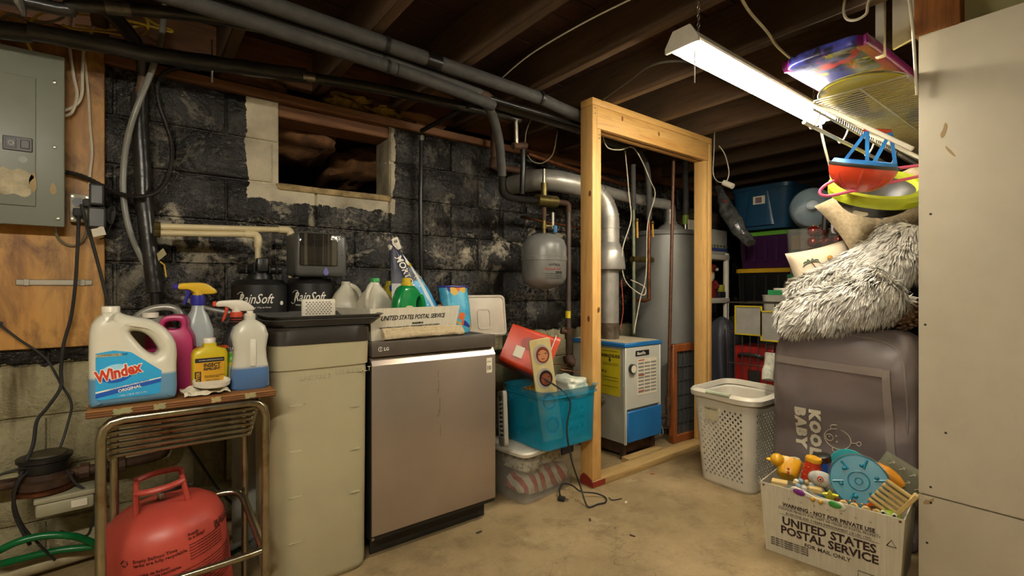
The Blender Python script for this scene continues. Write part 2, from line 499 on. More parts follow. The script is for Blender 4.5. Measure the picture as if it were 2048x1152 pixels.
# sill plate, rim and ceiling
O('trim_2', G().rbox(-2.0, 6.0, WY - .02, WY + .2, 2.03, 2.075, .006, 1), M_SILL, kind='structure')
O('trim_3', G().box(-2.0, 6.0, WY + .14, WY + .2, 2.075, 2.4), M_SILL, kind='structure')
O('trim_4', G().rbox(OX0 + .0, OX1 + .02, WY + .02, WY + .19, 1.965, 2.028, .006, 1), M_SILL, kind='structure')
ceil = O('ceiling', G().box(-2.0, 6.0, -3.4, 2.82, 2.40, 2.44), mat('ceiling_void', '#1d140d', .9), kind='structure', base=(0, 0, 2.4))
plm = mesh('plank', G().rbox(-2.0, 6.0, 0, .136, 0, .02, .003, 1), M_PLANK)
for k in range(44):
    o = bpy.data.objects.new('plank', plm); COL.objects.link(o); o.parent = ceil
    o.location = (0, -3.38 + k * .14, -.02 + random.uniform(-.002, .002))
jm = mesh('joist', G().rbox(-.024, .024, -3.4, 2.76, 0, .23, .004, 1), M_JOIST)
JX = [-1.93, -1.48, -1.03, -.58, -.13, .32, .77, 1.22, 1.67, 2.14, 2.6, 3.05, 3.5, 3.95, 4.4, 4.85, 5.3]
for x in JX:
    o = bpy.data.objects.new('joist', jm); COL.objects.link(o); o.parent = ceil
    o.location = (x, 0, 2.15 - 2.4)

M_DRY = mat('old_white_drywall', '#c9c0a9', .75, col2='#bab19a', scale=2.2, bump=.08, bscale=90)
DX, DY = 2.2, .473
O('wall_right', G().box(DX, DX + .012, -3.3, DY, .372, 1.998).box(DX, DX + .012, -3.3, DY, 0, .366).box(DX + .012, DX + .1, -3.3, DY, 0, 1.99), M_DRY, kind='structure', base=(DX, 0, 0))
O('wall_closet', G().box(DX + .1, 5.3, DY - .1, DY, 0, 2.15), M_DRY, kind='structure')
O('wall_far', G().box(5.3, 5.4, -3.4, 2.82, 0, 2.4), mat('far_wall_paint', '#3a342b', .9, col2='#231e18', scale=3), kind='structure')
O('wall_left', G().box(-1.75, -1.65, -3.4, 2.82, 0, 2.4), mat('side_wall_paint', '#b3a98e', .85, scale=3), kind='structure')
O('wall_front', G().box(-1.75, 5.4, -3.4, -3.3, 0, 2.4), mat('side_wall_paint2', '#b3a98e', .85, scale=3), kind='structure')
O('trim_5', G().box(DX + .05, DX + .07, -3.3, .36, 1.998, 2.15), mat('olive_paint', '#a39a68', .7), kind='structure')
O('trim_6', G().rbox(DX - .012, DX + .10, .36, .485, 1.999, 2.15, .008, 2).jitter(.004, 30), M_BEAM, kind='structure')

# ------------------------------------------------------------------ lamps
M_FIXT = mat('fixture_white_enamel', '#e6e0cf', .35)
M_TUBE = mat('glowing_tube', '#ffffff', .4, emit=(1.0, .915, .77, 1), power=TUBE_POWER)
M_TUBE2 = mat('glowing_tube_room', '#ffffff', .4, emit=(1.0, .915, .77, 1), power=ROOM_TUBE_POWER)
M_CHAIN = mat('zinc_chain', '#a8a294', .35, 1.)
def shop_light(label, x0, x1, y, z, tube, chain=True, rz=0):
    t = T('shop_light', label, 'light', ((x0 + x1) / 2, y, z), rz)
    L = (x1 - x0) / 2
    prof = [(-.058, .0), (-.064, .004), (-.030, .05), (.030, .05), (.064, .004), (.058, .0), (.026, .046), (-.026, .046)]
    O('housing', G().prism([(a, b) for a, b in prof], fr((-L, 0, 0), (0, 1, 0), (0, 0, 1)), 2 * L), M_FIXT, t)
    for s in (-1, 1):
        O('end_cap', G().prism([(-.066, -.012), (.066, -.012), (.066, .006), (.034, .058), (-.034, .058), (-.066, .006)], fr((s * L - (.012 if s < 0 else 0), 0, 0), (0, 1, 0), (0, 0, 1)), .012), M_FIXT, t)
    O('tube', G().rbox(-L + .02, L - .02, -.026, .026, -.034, .03, .012, 3), tube, t)
    if chain:
        for s in (-1, 1):
            g = G()
            for k in range(int((2.16 - z - .05) / .016)):
                c = Vector((s * (L - .1), 0, .056 + k * .016)); g2 = G()
                ring = [(.005 * math.cos(2 * PI * i / 8), 0, .009 * math.sin(2 * PI * i / 8)) for i in range(9)]
                g2.tube(ring, .0013, 5, cap=False)
                if k % 2: g2.xf(Matrix.Rotation(PI / 2, 4, 'Z'))
                g2.xf(Matrix.Translation(c)); g.add(g2.v, g2.f)
            O('chain', g, M_CHAIN, t)
        O('pull_cord', G().tube([(-L + .01, -.04, .02), (-L + .01, -.04, -.145)], .0022, 6), M_FIXT, t)
    return t
shop_light('hanging fluorescent shop light with a pull cord, lit bright white', 1.53, 2.77, .985, 1.965, M_TUBE)
shop_light('twin ceiling shop light over the room behind the camera', -1.15, .1, -.1, 2.06, M_TUBE2, False)

# ------------------------------------------------------------------ common materials
M_BLKPL = mat('black_plastic', '#1b1a18', .4, col2='#26241f')
M_BLKRUB = mat('black_rubber', '#1c1b19', .6, col2='#2b2925', bump=.1)
M_FOAM = mat('grey_foam_insulation', '#3c3a36', .75, col2='#4a4843', scale=22, bump=.3, bscale=120)
M_DKPIPE = mat('black_iron_pipe', '#1d1c1b', .3, .3, col2='#2f2c29')
M_WRAP = mat('black_plastic_wrap', '#1f1e1c', .28, col2='#35332e', scale=10, bump=.5, bscale=22)
M_RUST = mat('rusty_pipe', '#5a3f2a', .7, .3, col2='#3b2a1e', scale=20, bump=.4)
M_COPPER = mat('aged_copper', '#8a5330', .45, .8, col2='#5c3b28', scale=18)
M_BRASS = mat('dull_brass', '#7d6d3c', .4, .8, col2='#5a5230', scale=25)
M_GALV = mat('galvanised_steel', '#bab6ab', .38, .55, col2='#a09d94', scale=12)
M_CHROME = mat('worn_chrome', '#a39a80', .22, .95, col2='#7b5f35', scale=14, lo=.5, hi=.75)
M_STEEL = mat('steel', '#b0a999', .3, .9)
M_WCABLE = mat('white_cable', '#d8cfb8', .5, col2='#b9ae93')
M_YCABLE = mat('yellow_cable', '#c8a224', .5)
M_PVC = mat('cream_pvc', '#d6c69b', .4, col2='#c7b588')
M_WHITEPL = mat('white_plastic', '#ddd6c4', .4, col2='#cfc7b3')
M_WHITE = mat('white_print', '#efe9d8', .6)
M_BLACK = mat('black_print', '#161513', .6)
M_DGREY = mat('dark_grey_plastic', '#3a3936', .42, col2='#454440')
M_PAPER = mat('paper', '#e0d8c2', .8, col2='#cfc5ab')
M_GREYPANEL = mat('grey_enamel', '#85887a', .4, col2='#7b7f71', scale=3)
M_TAPEY = mat('yellow_tape', '#d8bf1e', .5)
M_TAG = mat('tan_tag', '#a49a6f', .8)

def plate(outer, holes, M, depth, r=.003, seg=2):
    """flat shape with holes, extruded along M's z and rounded"""
    bm = bmesh.new(); edges = []
    for loop in [outer] + list(holes):
        vs = [bm.verts.new((p[0], p[1], 0)) for p in loop]
        edges += [bm.edges.new((vs[i], vs[(i + 1) % len(vs)])) for i in range(len(vs))]
    bmesh.ops.triangle_fill(bm, use_beauty=True, use_dissolve=False, edges=edges)
    ex = bmesh.ops.extrude_face_region(bm, geom=bm.faces[:])
    bmesh.ops.translate(bm, verts=[e for e in ex['geom'] if isinstance(e, bmesh.types.BMVert)], vec=(0, 0, depth))
    bmesh.ops.recalc_face_normals(bm, faces=bm.faces[:])
    if r:
        es = [e for e in bm.edges if len(e.link_faces) == 2 and e.calc_face_angle(0) > 1.2 and abs(e.verts[0].co.z - e.verts[1].co.z) < 1e-6]
        bmesh.ops.bevel(bm, geom=es, offset=r, segments=seg, profile=.5, affect='EDGES')
    g = G().bm(bm); return g.xf(M)

def smooth_loop(pts, k=5):
    pts = [Vector((p[0], p[1], 0)) for p in pts]; n = len(pts); out = []
    for i in range(n):
        p0, p1, p2, p3 = pts[i - 1], pts[i], pts[(i + 1) % n], pts[(i + 2) % n]
        for j in range(k):
            t = j / k
            q = .5 * ((2 * p1) + (-p0 + p2) * t + (2 * p0 - 5 * p1 + 4 * p2 - p3) * t * t + (-p0 + 3 * p1 - 3 * p2 + p3) * t ** 3)
            out.append((q.x, q.y))
    return out

def level_mat(name, c_hi, c_lo, level, rough=.32, soft=.004):
    """translucent plastic whose contents show as a second colour up to a level"""
    t = NT(name); p = t.coords('Object'); s = t.new('ShaderNodeSeparateXYZ'); t.link(p, s.inputs[0])
    f = t.ramp(s.outputs['Z'], level - soft, level + soft, srgb(c_lo), srgb(c_hi))
    n = t.noise(p, 14, 3)
    t.link(t.mix(t.math('MULTIPLY', n, .25), f, srgb('#8d8a78')), t.b.inputs['Base Color'])
    t.b.inputs['Roughness'].default_value = rough
    t.b.inputs['Subsurface Weight'].default_value = .25
    t.b.inputs['Subsurface Radius'].default_value = (.01, .01, .01)
    return t.m

def cable(name, pts, r, m, label, cat='cable', k=6, n=7):
    return O(name, G().tube(pts, r, n, smooth=k), m, label=label, cat=cat)

# ------------------------------------------------------------------ plywood, breaker panel, outlet
O('plywood_board', G().rbox(-1.0, -.115, 2.594, 2.612, .865, 2.14, .003, 1), M_PLY, label='orange-brown stained plywood backing board behind the grey breaker panel', cat='board')
t = T('breaker_panel', 'grey metal electrical breaker panel mounted on stained plywood', 'electrical panel', (-.42, 2.59, 1.331))
O('box', G().box(-.19, .185, -.085, 0, .01, .64), M_GREYPANEL, t)
O('cover', G().rbox(-.205, .193, -.1, -.085, 0, .648, .006, 2), M_GREYPANEL, t)
dr = O('door', G().rbox(-.2, .115, -.107, -.1, .07, .545, .003, 2), M_GREYPANEL, t)
O('latch', G().rbox(.03, .107, -.112, -.107, .267, .318, .002, 1), M_BLKPL, dr)
O('latch_badge', G().rbox(.038, .065, -.1135, -.112, .276, .31, .001, 1).box(.042, .061, -.1136, -.112, .279, .281), M_DGREY, dr)
O('latch_pull', G().rbox(.076, .1, -.114, -.112, .277, .308, .002, 1), M_DGREY, dr)
O('latch_ring', G().tube([(.0515 + .007 * math.cos(a * PI / 6), -.1138, .293 + .007 * math.sin(a * PI / 6)) for a in range(13)], .0009, 5), M_WHITE, dr)
O('knockout', G().lathe([(.012, -.108), (.012, -.107)], 20, (.082, 0, .238), 'y'), M_GREYPANEL, dr)
torn = smooth_loop([(.0, .02), (.018, .0), (.045, .006), (.07, -.004), (.088, .012), (.084, .05), (.095, .075), (.06, .098), (.035, .09), (.012, .1), (.004, .06)], 4)
decal(torn, fr((.015, -.107, .105)), mat('torn_paper_label', '#c9bd9c', .85, col2='#a3987c', scale=30), dr, 'torn_label')
decal(smooth_loop([(0, 0), (.012, .01), (.01, .05), (.004, .07), (-.008, .04)], 3), fr((.105, -.107, .125)), mat('torn_backing', '#b39b70', .85), dr, 'torn_label')
decal(smooth_loop([(0, 0), (.012, .01), (.01, .03), (.002, .045), (-.006, .02)], 3), fr((.158, -.1, .12)), mat('torn_backing', '#b39b70', .85), t, 'torn_label')
for x, z in ((.165, .545), (.175, .03), (.165, .3)):
    O('screw', G().lathe([(.007, -.1), (.006, -.103), (.002, -.104)], 10, (x, 0, z), 'y'), M_STEEL, t)

t = T('outlet_box', 'steel quad outlet box on plywood beside the breaker panel', 'outlet', (-.167, 2.594, 1.36))
O('cover', G().rbox(-.052, .052, -.045, 0, 0, .112, .006, 2), mat('outlet_cover', '#b9b199', .5, col2='#8f8465', scale=24), t)
for x in (-.026, .026):
    for z in (.034, .078):
        O('receptacle', G().lathe([(.018, -.049), (.018, -.045)], 16, (x, 0, z), 'y'), M_BLKPL, t)
for x in (-.043, .0, .043):
    for z in (.012, .1): O('screw', G().lathe([(.004, -.047), (.004, -.045)], 8, (x, 0, z), 'y'), M_STEEL, t)
for z0, z1, w, lab in ((1.425, 1.512, .042, 'upper black plug-in power adapter on the outlet box'), (1.335, 1.42, .052, 'lower black power adapter with a flat face on the outlet box')):
    a = T('power_adapter', lab, 'adapter', (-.137, 2.545, z0))
    O('case', G().rbox(-w / 2, w / 2 + .004, -.045, 0, 0, z1 - z0, .006, 2), M_BLKPL, a)
    O('face', G().rbox(-w / 2 + .006, w / 2 - .002, -.047, -.045, .008, z1 - z0 - .008, .001, 1), M_DGREY, a)
p = T('power_lead', 'thick black power cord hanging from the outlet across the metal strap', 'cord', (-.2, 2.5, 1.38))
O('plug', G().rbox(-.207, -.177, 2.515, 2.547, 1.378, 1.412, .006, 2), M_BLKRUB, p, world=True)
O('cord', G().tube([(-0.19,2.52,1.381), (-0.192,2.53,1.308), (-0.2,2.54,1.131), (-0.213,2.55,0.994), (-0.236,2.55,0.878), (-0.243,2.55,0.781), (-0.243,2.54,0.715), (-0.278,2.52,0.647), (-0.304,2.5,0.605), (-0.308,2.45,0.529), (-0.33,2.42,0.452), (-0.35,2.42,0.377), (-0.354,2.45,0.288), (-0.316,2.45,0.168)], .0058, 8, 6), M_BLKRUB, p, world=True)
p = T('power_lead', 'black power cord with a paper tag running from the outlet behind the window cleaner jug', 'cord', (-.17, 2.5, 1.38))
O('plug', G().rbox(-.178, -.15, 2.51, 2.547, 1.418, 1.45, .007, 2), M_BLKRUB, p, world=True)
O('cord', G().tube([(-0.181,2.51,1.427), (-0.173,2.51,1.381), (-0.156,2.52,1.309), (-0.131,2.52,1.191), (-0.107,2.5,1.072), (-0.091,2.48,1.009), (-0.075,2.46,0.875), (-0.063,2.45,0.658)], .0058, 8, 6), M_BLKRUB, p, world=True)
O('tag', G().prism([(0, 0), (.04, .012), (.03, .05), (.012, .036), (-.006, .03)], fr((-0.146,2.5,1.3)), .001), M_PAPER, p, world=True, label='crumpled white paper tag')
g = G()
c0 = Vector((-0.094,2.545,1.397))
for k in range(6):
    g.tube([c0 + Vector((-.012 + .0022 * k, .001 * k, .02)), c0 + Vector((.006 + .002 * k, -.004, .035 - .004 * k)), c0 + Vector((.014 - .002 * k, -.006, .01)), c0 + Vector((.004, 0, -.035)), c0 + Vector((-.012 + .003 * k, .002, -.02)), c0 + Vector((-.012 + .0022 * k, .001 * k, .02))], .0024, 6, 5)
g.tube([(-0.093,2.54,1.356), (-0.109,2.55,1.311), (-0.128,2.56,1.298)], .0024, 6, 4)
O('adapter_cord', g, M_BLKRUB, label='thin black adapter lead coiled into a bundle beside the adapters', cat='cord')

t = T('metal_strap', 'flat steel strap screwed across the plywood', 'bracket', (-.263, 2.594, 1.11))
O('bar', G().rbox(-.11, .11, -.006, -.001, .0, .023, .002, 1), M_STEEL, t)
for s in (-1, 1):
    O('screw', G().lathe([(.008, -.009), (.007, -.006)], 12, (s * .1, 0, .0115), 'y'), M_STEEL, t)
    O('step', G().rbox(s * .08 - .008, s * .08 + .008, -.009, -.005, -.001, .024, .001, 1), M_STEEL, t)

# ------------------------------------------------------------------ cables on and above the plywood
cable('white_cable', [(-0.214,2.57,2.189), (-0.22,2.57,2.118), (-0.219,2.57,2.04), (-0.209,2.57,1.944), (-0.198,2.57,1.877), (-0.202,2.565,1.831), (-0.214,2.56,1.789), (-0.235,2.56,1.773)], .0055, M_WCABLE, 'white cable bending into the right side of the breaker panel, the outer of two')
cable('white_cable', [(-0.134,2.55,2.188), (-0.154,2.56,2.126), (-0.177,2.57,2.052), (-0.182,2.57,1.971), (-0.183,2.57,1.881), (-0.194,2.57,1.838), (-0.215,2.565,1.81), (-0.235,2.56,1.794)], .0055, M_WCABLE, 'white cable entering the breaker panel just above its twin')
cable('white_cable', [(-0.19,2.58,2.132), (-0.175,2.585,1.998), (-0.165,2.585,1.88), (-0.16,2.585,1.76), (-0.154,2.585,1.649), (-0.16,2.58,1.567), (-0.161,2.57,1.494)], .0048, M_WCABLE, 'straight white cable stapled down the plywood to the outlet')
cable('grey_cable', [(-0.261,2.55,1.339), (-0.255,2.57,1.299), (-0.234,2.58,1.274), (-0.208,2.585,1.269), (-0.183,2.58,1.288), (-0.17,2.57,1.329), (-0.172,2.56,1.355)], .0048, mat('grey_cable', '#7d745d', .55), 'short grey cable looping under the breaker panel to the outlet')
cable('yellow_cable', [(-0.309,2.5,1.957), (-0.329,2.5,2.007), (-0.325,2.48,2.055), (-0.298,2.46,2.098), (-0.251,2.46,2.132), (-0.177,2.5,2.161), (-0.08,2.52,2.187), (-0.017,2.52,2.195), (0.028,2.52,2.195)], .005, M_YCABLE, 'yellow cable arching over the breaker panel from the ceiling', n=6)
cable('yellow_cable', [(-0.237,2.52,2.111), (-0.2,2.52,2.107), (-0.119,2.52,2.122), (-0.049,2.52,2.131), (0.008,2.5,2.143), (0.028,2.5,2.186), (0.018,2.52,2.227)], .005, M_YCABLE, 'lower yellow cable looping behind the grey vinyl tube', n=6)
cable('yellow_cable', [(-0.007,2.54,2.246), (0.05,2.54,2.219), (0.105,2.52,2.203), (0.098,2.52,2.193), (0.016,2.54,2.2), (-0.089,2.56,2.157), (-0.203,2.56,2.139)], .005, M_YCABLE, 'yellow cable doubled back sharply near the ceiling', n=6)
cable('grey_cable', [(-0.399,2.5,2.066), (-0.368,2.5,2.098), (-0.325,2.52,2.091), (-0.257,2.52,2.119), (-0.216,2.5,2.155)], .005, mat('grey_cable', '#7d745d', .55), 'grey cable crossing above the corner of the breaker panel')
g = G()
CP = spline([Vector(p) for p in ((-0.232,2.57,1.556), (-0.181,2.56,1.544), (-0.12,2.55,1.512), (-0.064,2.52,1.482), (-0,2.48,1.473), (0.053,2.5,1.501), (0.089,2.53,1.566), (0.108,2.55,1.65), (0.108,2.57,1.735), (0.091,2.58,1.81), (0.067,2.58,1.888), (0.058,2.58,1.972), (0.078,2.56,2.022), (0.137,2.54,2.057), (0.211,2.54,2.069))], 14)
g.tube(CP, .009, 8, rs=lambda q: .0088 + .0012 * math.sin(q * len(CP) * PI / 1.5))
O('armoured_conduit', g, mat('dark_armoured_conduit', '#2c2621', .5, .4), label='dark ribbed flexible conduit sweeping from the panel up the black wall', cat='conduit')
cable('vinyl_tube', [(0.083,2.5,2.293), (0.078,2.5,2.228), (0.068,2.5,2.13), (0.039,2.49,2.003), (0.003,2.485,1.879), (-0.029,2.5,1.764), (-0.049,2.53,1.645), (-0.055,2.54,1.513), (-0.046,2.54,1.401), (-0.023,2.54,1.299), (0.016,2.55,1.197)], .0115, mat('grey_vinyl', '#8c8b82', .35), 'grey vinyl tube hanging down the wall beside the black drain pipe', 'tube', n=10)
cable('sink_hose', [(0.144,2.5,1.059), (0.203,2.45,1.023), (0.274,2.42,1), (0.386,2.4,0.98)], .009, mat('grey_vinyl', '#8c8b82', .35), 'grey hose running behind the spray bottles to the tanks', 'tube', n=8)

# black drain pipe on the wall
t = T('drain_pipe', 'thick black taped drain pipe running down the wall beside the plywood', 'pipe', (0.016,2.55,1.007))
O('upper_pipe', G().tube([(-0.108,2.3,2.131), (-0.072,2.36,2.119), (-0.028,2.43,2.098), (0.005,2.5,2.059), (0.015,2.54,1.994)], .026, 14, 6), M_WRAP, t, world=True)
O('joint', G().tube([(0.015,2.545,2), (0.001,2.55,1.905)], .02, 14), mat('old_pipe_label', '#6f5a42', .6, col2='#3a2c20', scale=30), t, world=True)
O('lower_pipe', G().tube([(-0.002,2.555,1.91), (-0.002,2.56,1.807), (0.008,2.56,1.619), (0.013,2.555,1.471), (0.03,2.55,1.282), (0.052,2.545,1.081)], .030, 16, 5), M_WRAP, t, world=True)
O('stub', G().tube([(0.052,2.545,1.083), (0.055,2.545,0.996)], .019, 12), M_DKPIPE, t, world=True)
O('tape_band', G().tube([(0.011,2.555,1.475), (0.016,2.555,1.421)], .0325, 16), M_BLKPL, t, world=True)
t = T('valve_tag', 'paper tag and yellow valve handle hanging against the drain pipe', 'tag', (0.076,2.5,1.176))
O('card', G().prism([(0, 0), (.028, .03), (.016, .055), (-.006, .03)], fr((0.061,2.5,1.213)), .001), M_TAG, t, world=True)
O('handle', G().tube([(0.066,2.5,1.211), (0.081,2.5,1.197), (0.087,2.5,1.146)], .0035, 6), M_YCABLE, t, world=True)

# ------------------------------------------------------------------ overhead pipes along the wall
t = T('wrapped_pipe', 'long black plastic-wrapped pipe crossing above the breaker panel', 'pipe', (-0.383,2.4,1.967))
O('wrapped_length', G().tube([(-1.6, 2.42, 1.9), (-0.476,2.4,1.986), (-0.383,2.4,1.993), (-0.309,2.4,2.004)], .031, 16, 4), M_WRAP, t, world=True)
O('sleeve', G().tube([(-0.311,2.39,2.005), (-0.189,2.385,2.013), (0.031,2.37,2.021), (0.248,2.35,2.036), (0.413,2.33,2.05), (0.598,2.31,2.066)], .031, 16, 8).jitter(.005, 12), M_WRAP, t, world=True)
O('joint_band', G().tube([(0.579,2.3,2.058), (0.648,2.3,2.065)], .022, 16), M_STEEL, t, world=True)
O('far_length', G().tube([(0.635,2.3,2.061), (0.925,2.25,2.07), (1.288,2.2,2.067), (1.599,2.18,2.077), (1.735,2.17,2.075)], .024, 14, 5), M_WRAP, t, world=True)
O('hanger', G().tube([(0.237,2.35,2.133), (0.237,2.35,1.956)], .004, 6), M_STEEL, t, world=True)
pipeA = T('foam_pipe', 'uppermost grey foam-insulated pipe under the joists, with a torn black patch', 'pipe', (1.0, 1.9, 2.07), group='grey foam pipes under the joists')
O('foam_sleeve', G().tube([(-.6, 1.86, 2.11), (.3, 1.88, 2.108), (1.0, 1.9, 2.105), (1.6, 1.915, 2.10), (1.9, 1.95, 2.095), (2.3, 1.98, 2.09), (3.2, 2.0, 2.09)], .031, 16, 6), M_FOAM, pipeA, world=True)
O('strap', G().tube([(.797, 1.892, 2.106), (.812, 1.892, 2.106)], .034, 16), M_BLKPL, pipeA, world=True)
O('strap', G().tube([(1.66, 1.912, 2.10), (1.675, 1.912, 2.10)], .034, 16), M_BLKPL, pipeA, world=True)
O('patch', G().tube([(.99, 1.897, 2.104), (1.06, 1.899, 2.104)], .0316, 16), mat('torn_tape', '#14130f', .3), pipeA, world=True)
pipeB = T('foam_pipe', 'middle grey foam-insulated pipe tucked behind the uppermost one', 'pipe', (.8, 1.965, 2.05), group='grey foam pipes under the joists')
O('foam_sleeve', G().tube([(-.6, 1.94, 2.09), (.3, 1.95, 2.085), (.9, 1.965, 2.08), (1.3, 1.99, 2.07), (1.42, 2.02, 2.062)], .027, 14, 6), M_FOAM, pipeB, world=True)
O('strap', G().tube([(.81, 1.962, 2.081), (.823, 1.962, 2.081)], .0295, 14), M_BLKPL, pipeB, world=True)
pipeC = T('foam_pipe', 'lowest grey foam-insulated pipe ending at the rusty elbow', 'pipe', (.8, 1.93, 2.02), group='grey foam pipes under the joists')
O('foam_sleeve', G().tube([(-.6, 1.88, 2.04), (.3, 1.9, 2.035), (.9, 1.925, 2.03), (1.25, 1.95, 2.02), (1.4, 1.97, 2.015)], .027, 14, 6), M_FOAM, pipeC, world=True)
O('strap', G().tube([(.815, 1.921, 2.031), (.828, 1.921, 2.031)], .0295, 14), M_BLKPL, pipeC, world=True)
O('foam_seam', G().tube([(.86, 1.923, 2.03), (.866, 1.923, 2.03)], .0275, 14), M_BLKPL, pipeC, world=True)
t = T('insulated_duct', 'dark insulated pipe close under the joists at the top, bound with silver tape', 'pipe', (-0.276,2.1,1.97))
O('sleeve', G().tube([(-1.4, 2.16, 1.98), (-0.295,2.12,1.993), (-0.167,2.1,2.017), (-0.027,2.08,2.043), (0.097,2.06,2.064), (0.201,2.05,2.079), (0.362,2.04,2.094)], .021, 14, 5), M_WRAP, t, world=True)
O('tape', G().tube([(-0.09,2.09,2.032), (-0.024,2.08,2.044)], .023, 14), mat('silver_tape', '#77736a', .3, .6, col2='#4e4b45', scale=30, bump=.6), t, world=True)
O('hanging_tape', G().tube([(-0.297,2.1,1.986), (-0.288,2.1,1.958), (-0.284,2.1,1.94)], .014, 8, 3, rs=lambda q: .016 * (1 - .7 * q)), mat('silver_tape', '#77736a', .3, .6), t, world=True)

# ------------------------------------------------------------------ water softener
def cf(r, deg, z):
    b = math.radians(deg); return fr((r * math.sin(b), -r * math.cos(b), z), (math.cos(b), math.sin(b), 0))
def softener_tank(x, y, ztop, r, label, head, face=-12):
    t = T('softener_tank', label, 'water softener', (x, y, 0), group='water softener tanks by the wall')
    zj = ztop - .145
    O('tank', G().lathe([(r * .9, 0), (r, .03), (r, zj)], 28), mat('softener_grey', '#8c8a80', .45), t)
    O('jacket', G().lathe([(r + .003, zj), (r + .003, ztop - .022), (r * .86, ztop), (.03, ztop + .004)], 32), mat('softener_black', '#191817', .4, col2='#22201d'), t)
    for s, zz in ((.0, zj + .045),):
        txt('RainSoft', .058, cf(r + .0042, -44 + face, zz), M_WHITE, t, shear=.4, sx=.72, wrap=r + .0042, fat=.0004)
        O('swash', G().tube([cf(r + .0045, a_ + face, zz + z_) @ Vector((0, 0, 0)) for a_, z_ in ((-50, -.006), (-46, -.012), (-40, -.004), (-36, .02), (-32, .042), (-38, .048), (-46, .038))], .0012, 5, 4), M_WHITE, t)
        txt('Living the Water Way at Home', .0095, cf(r + .0042, -38 + face, zz - .02), M_WHITE, t, shear=.2, wrap=r + .0042)
    O('emblem', G().prism(ell(.018, .018, 16), cf(r + .0042, 50 + face, zz), .001), M_WHITE, t)
    hb = G().lathe([(r * .48, ztop), (r * .48, ztop + .016), (r * .4, ztop + .03), (r * .36, ztop + .07), (r * .2, ztop + .08)], 24)
    O('valve_head', hb, M_BLKPL, t)
    if head:
        for a in (-1, 1):
            O('port', G().cyl((a * r * .3, 0, ztop + .045), (a * r * .78, -.01, ztop + .048), .02, 12), M_BLKPL, t)
        O('valve_knob', G().rbox(-.022, .022, -.07, -.02, ztop + .035, ztop + .095, .008, 2), M_BLKPL, t)
        for a in range(5): O('fin', G().box(-.06 + a * .03 - .003, -.06 + a * .03 + .003, -.05, .05, ztop + .03, ztop + .062), M_BLKPL, t)
    return t
softener_tank(.418, 2.36, 1.135, .108, 'black-jacketed softener tank with a bare valve head, nearer the plywood', True)
softener_tank(.632, 2.36, 1.142, .104, 'black-jacketed softener tank carrying the electronic control head', False)
t = T('control_head', 'grey electronic softener control head with a smoked glossy window', 'controller', (.645, 2.34, 1.149))
O('shell', G().rbox(-.112, .112, -.12, .07, .002, .2, .022, 3), mat('controller_grey', '#51504c', .35, col2='#5a5954'), t)
O('window', G().rbox(-.098, .066, -.128, -.118, .05, .192, .006, 2), mat('smoked_window_reflections', '#2b2822', .05, col2='#575146', scale=1.5, stretch=(22, .3, .1), coat=1., lo=.5, hi=.6), t)  # paler upright stripes in the colour imitate bright reflections on the dark window
O('screen_outline', G().tube([(-.045, -.1288, .13), (.025, -.1288, .13), (.025, -.1288, .165), (-.045, -.1288, .165), (-.045, -.1288, .13)], .0006, 4), M_DGREY, t)
O('drop_emblem', G().prism(smooth_loop([(0, .032), (.011, .01), (.006, -.002), (0, -.004), (-.006, -.002), (-.011, .01)], 4), fr((.015, -.1205, .012)), .0015), mat('violet_print', '#7c7ac2', .4), t, label='pale violet water drop emblem')
txt('ECS', .026, fr((.032, -.1295, .168)), M_WHITE, t, fat=.0006, shear=.2)
O('indicator', G().rbox(.085, .09, -.1215, -.119, .098, .103, .001, 1), M_BLACK, t)
def pvc(pts, label):
    t = T('pvc_pipe', label, 'pipe', pts[-1], group='cream pipes to the softener')
    O('run', G().tube(pts[:2], .013, 14), M_PVC, t, world=True)
    O('drop', G().tube(pts[2:], .013, 14), M_PVC, t, world=True)
    O('elbow', G().tube([Vector(pts[1]) + (Vector(pts[0]) - Vector(pts[1])).normalized() * .03, Vector(pts[1]), Vector((pts[1][0] + .012, pts[1][1], pts[1][2] - .003)), Vector((pts[2][0], pts[2][1], pts[1][2] - .018)), Vector(pts[2]) + Vector((0, 0, -.02))], .0165, 14, 4), M_PVC, t, world=True)
    O('brass_nut', G().tube([Vector(pts[0]) + Vector((-.004, 0, 0)), Vector(pts[0]) + Vector((.018, 0, 0))], .018, 8), M_BRASS, t, world=True)
pvc([(0.048,2.44,1.351), (0.534,2.4,1.368), (0.554,2.395,1.327), (0.553,2.38,1.146)], 'upper cream pipe running along the wall to the control head')
pvc([(0.048,2.44,1.324), (0.399,2.41,1.339), (0.418,2.4,1.301), (0.418,2.39,1.169)], 'lower cream pipe turning down into the bare valve head')

# ------------------------------------------------------------------ brine tank with trays
M_CREAM = mat('cream_poly', '#aaa281', .5, col2='#a2997a', scale=3, bump=.05)
t = T('brine_tank', 'tall cream plastic brine tank with a black lid', 'tank', (.541, 2.03, 0))
g = G(); rings = []
for z, a, b in ((.0, .160, .165), (.012, .170, .176), (.03, .174, .18), (.80, .178, .186), (.806, .184, .192), (.895, .186, .194)): rings.append(sec(0, 0, z, a, b, 7, 48))
g.loft(rings); O('body', g, M_CREAM, t)
g = G(); g.loft([sec(0, 0, z, a, b, 7, 48) for z, a, b in ((.895, .189, .197), (.945, .187, .195), (.956, .178, .186), (.957, .16, .17))])
O('lid', g, mat('brown_black_lid', '#241f19', .4, col2='#2e2821'), t)
M_EMB = mat('embossed_cream', '#bdb593', .5)
txt('BAG SALT', .026, fr((-.085, -.187, .765)), M_EMB, t, name='embossed_words', ext=.0008)
txt('BLOCK SALT', .026, fr((.045, -.187, .775)), M_EMB, t, name='embossed_words', ext=.0008, sx=.9)
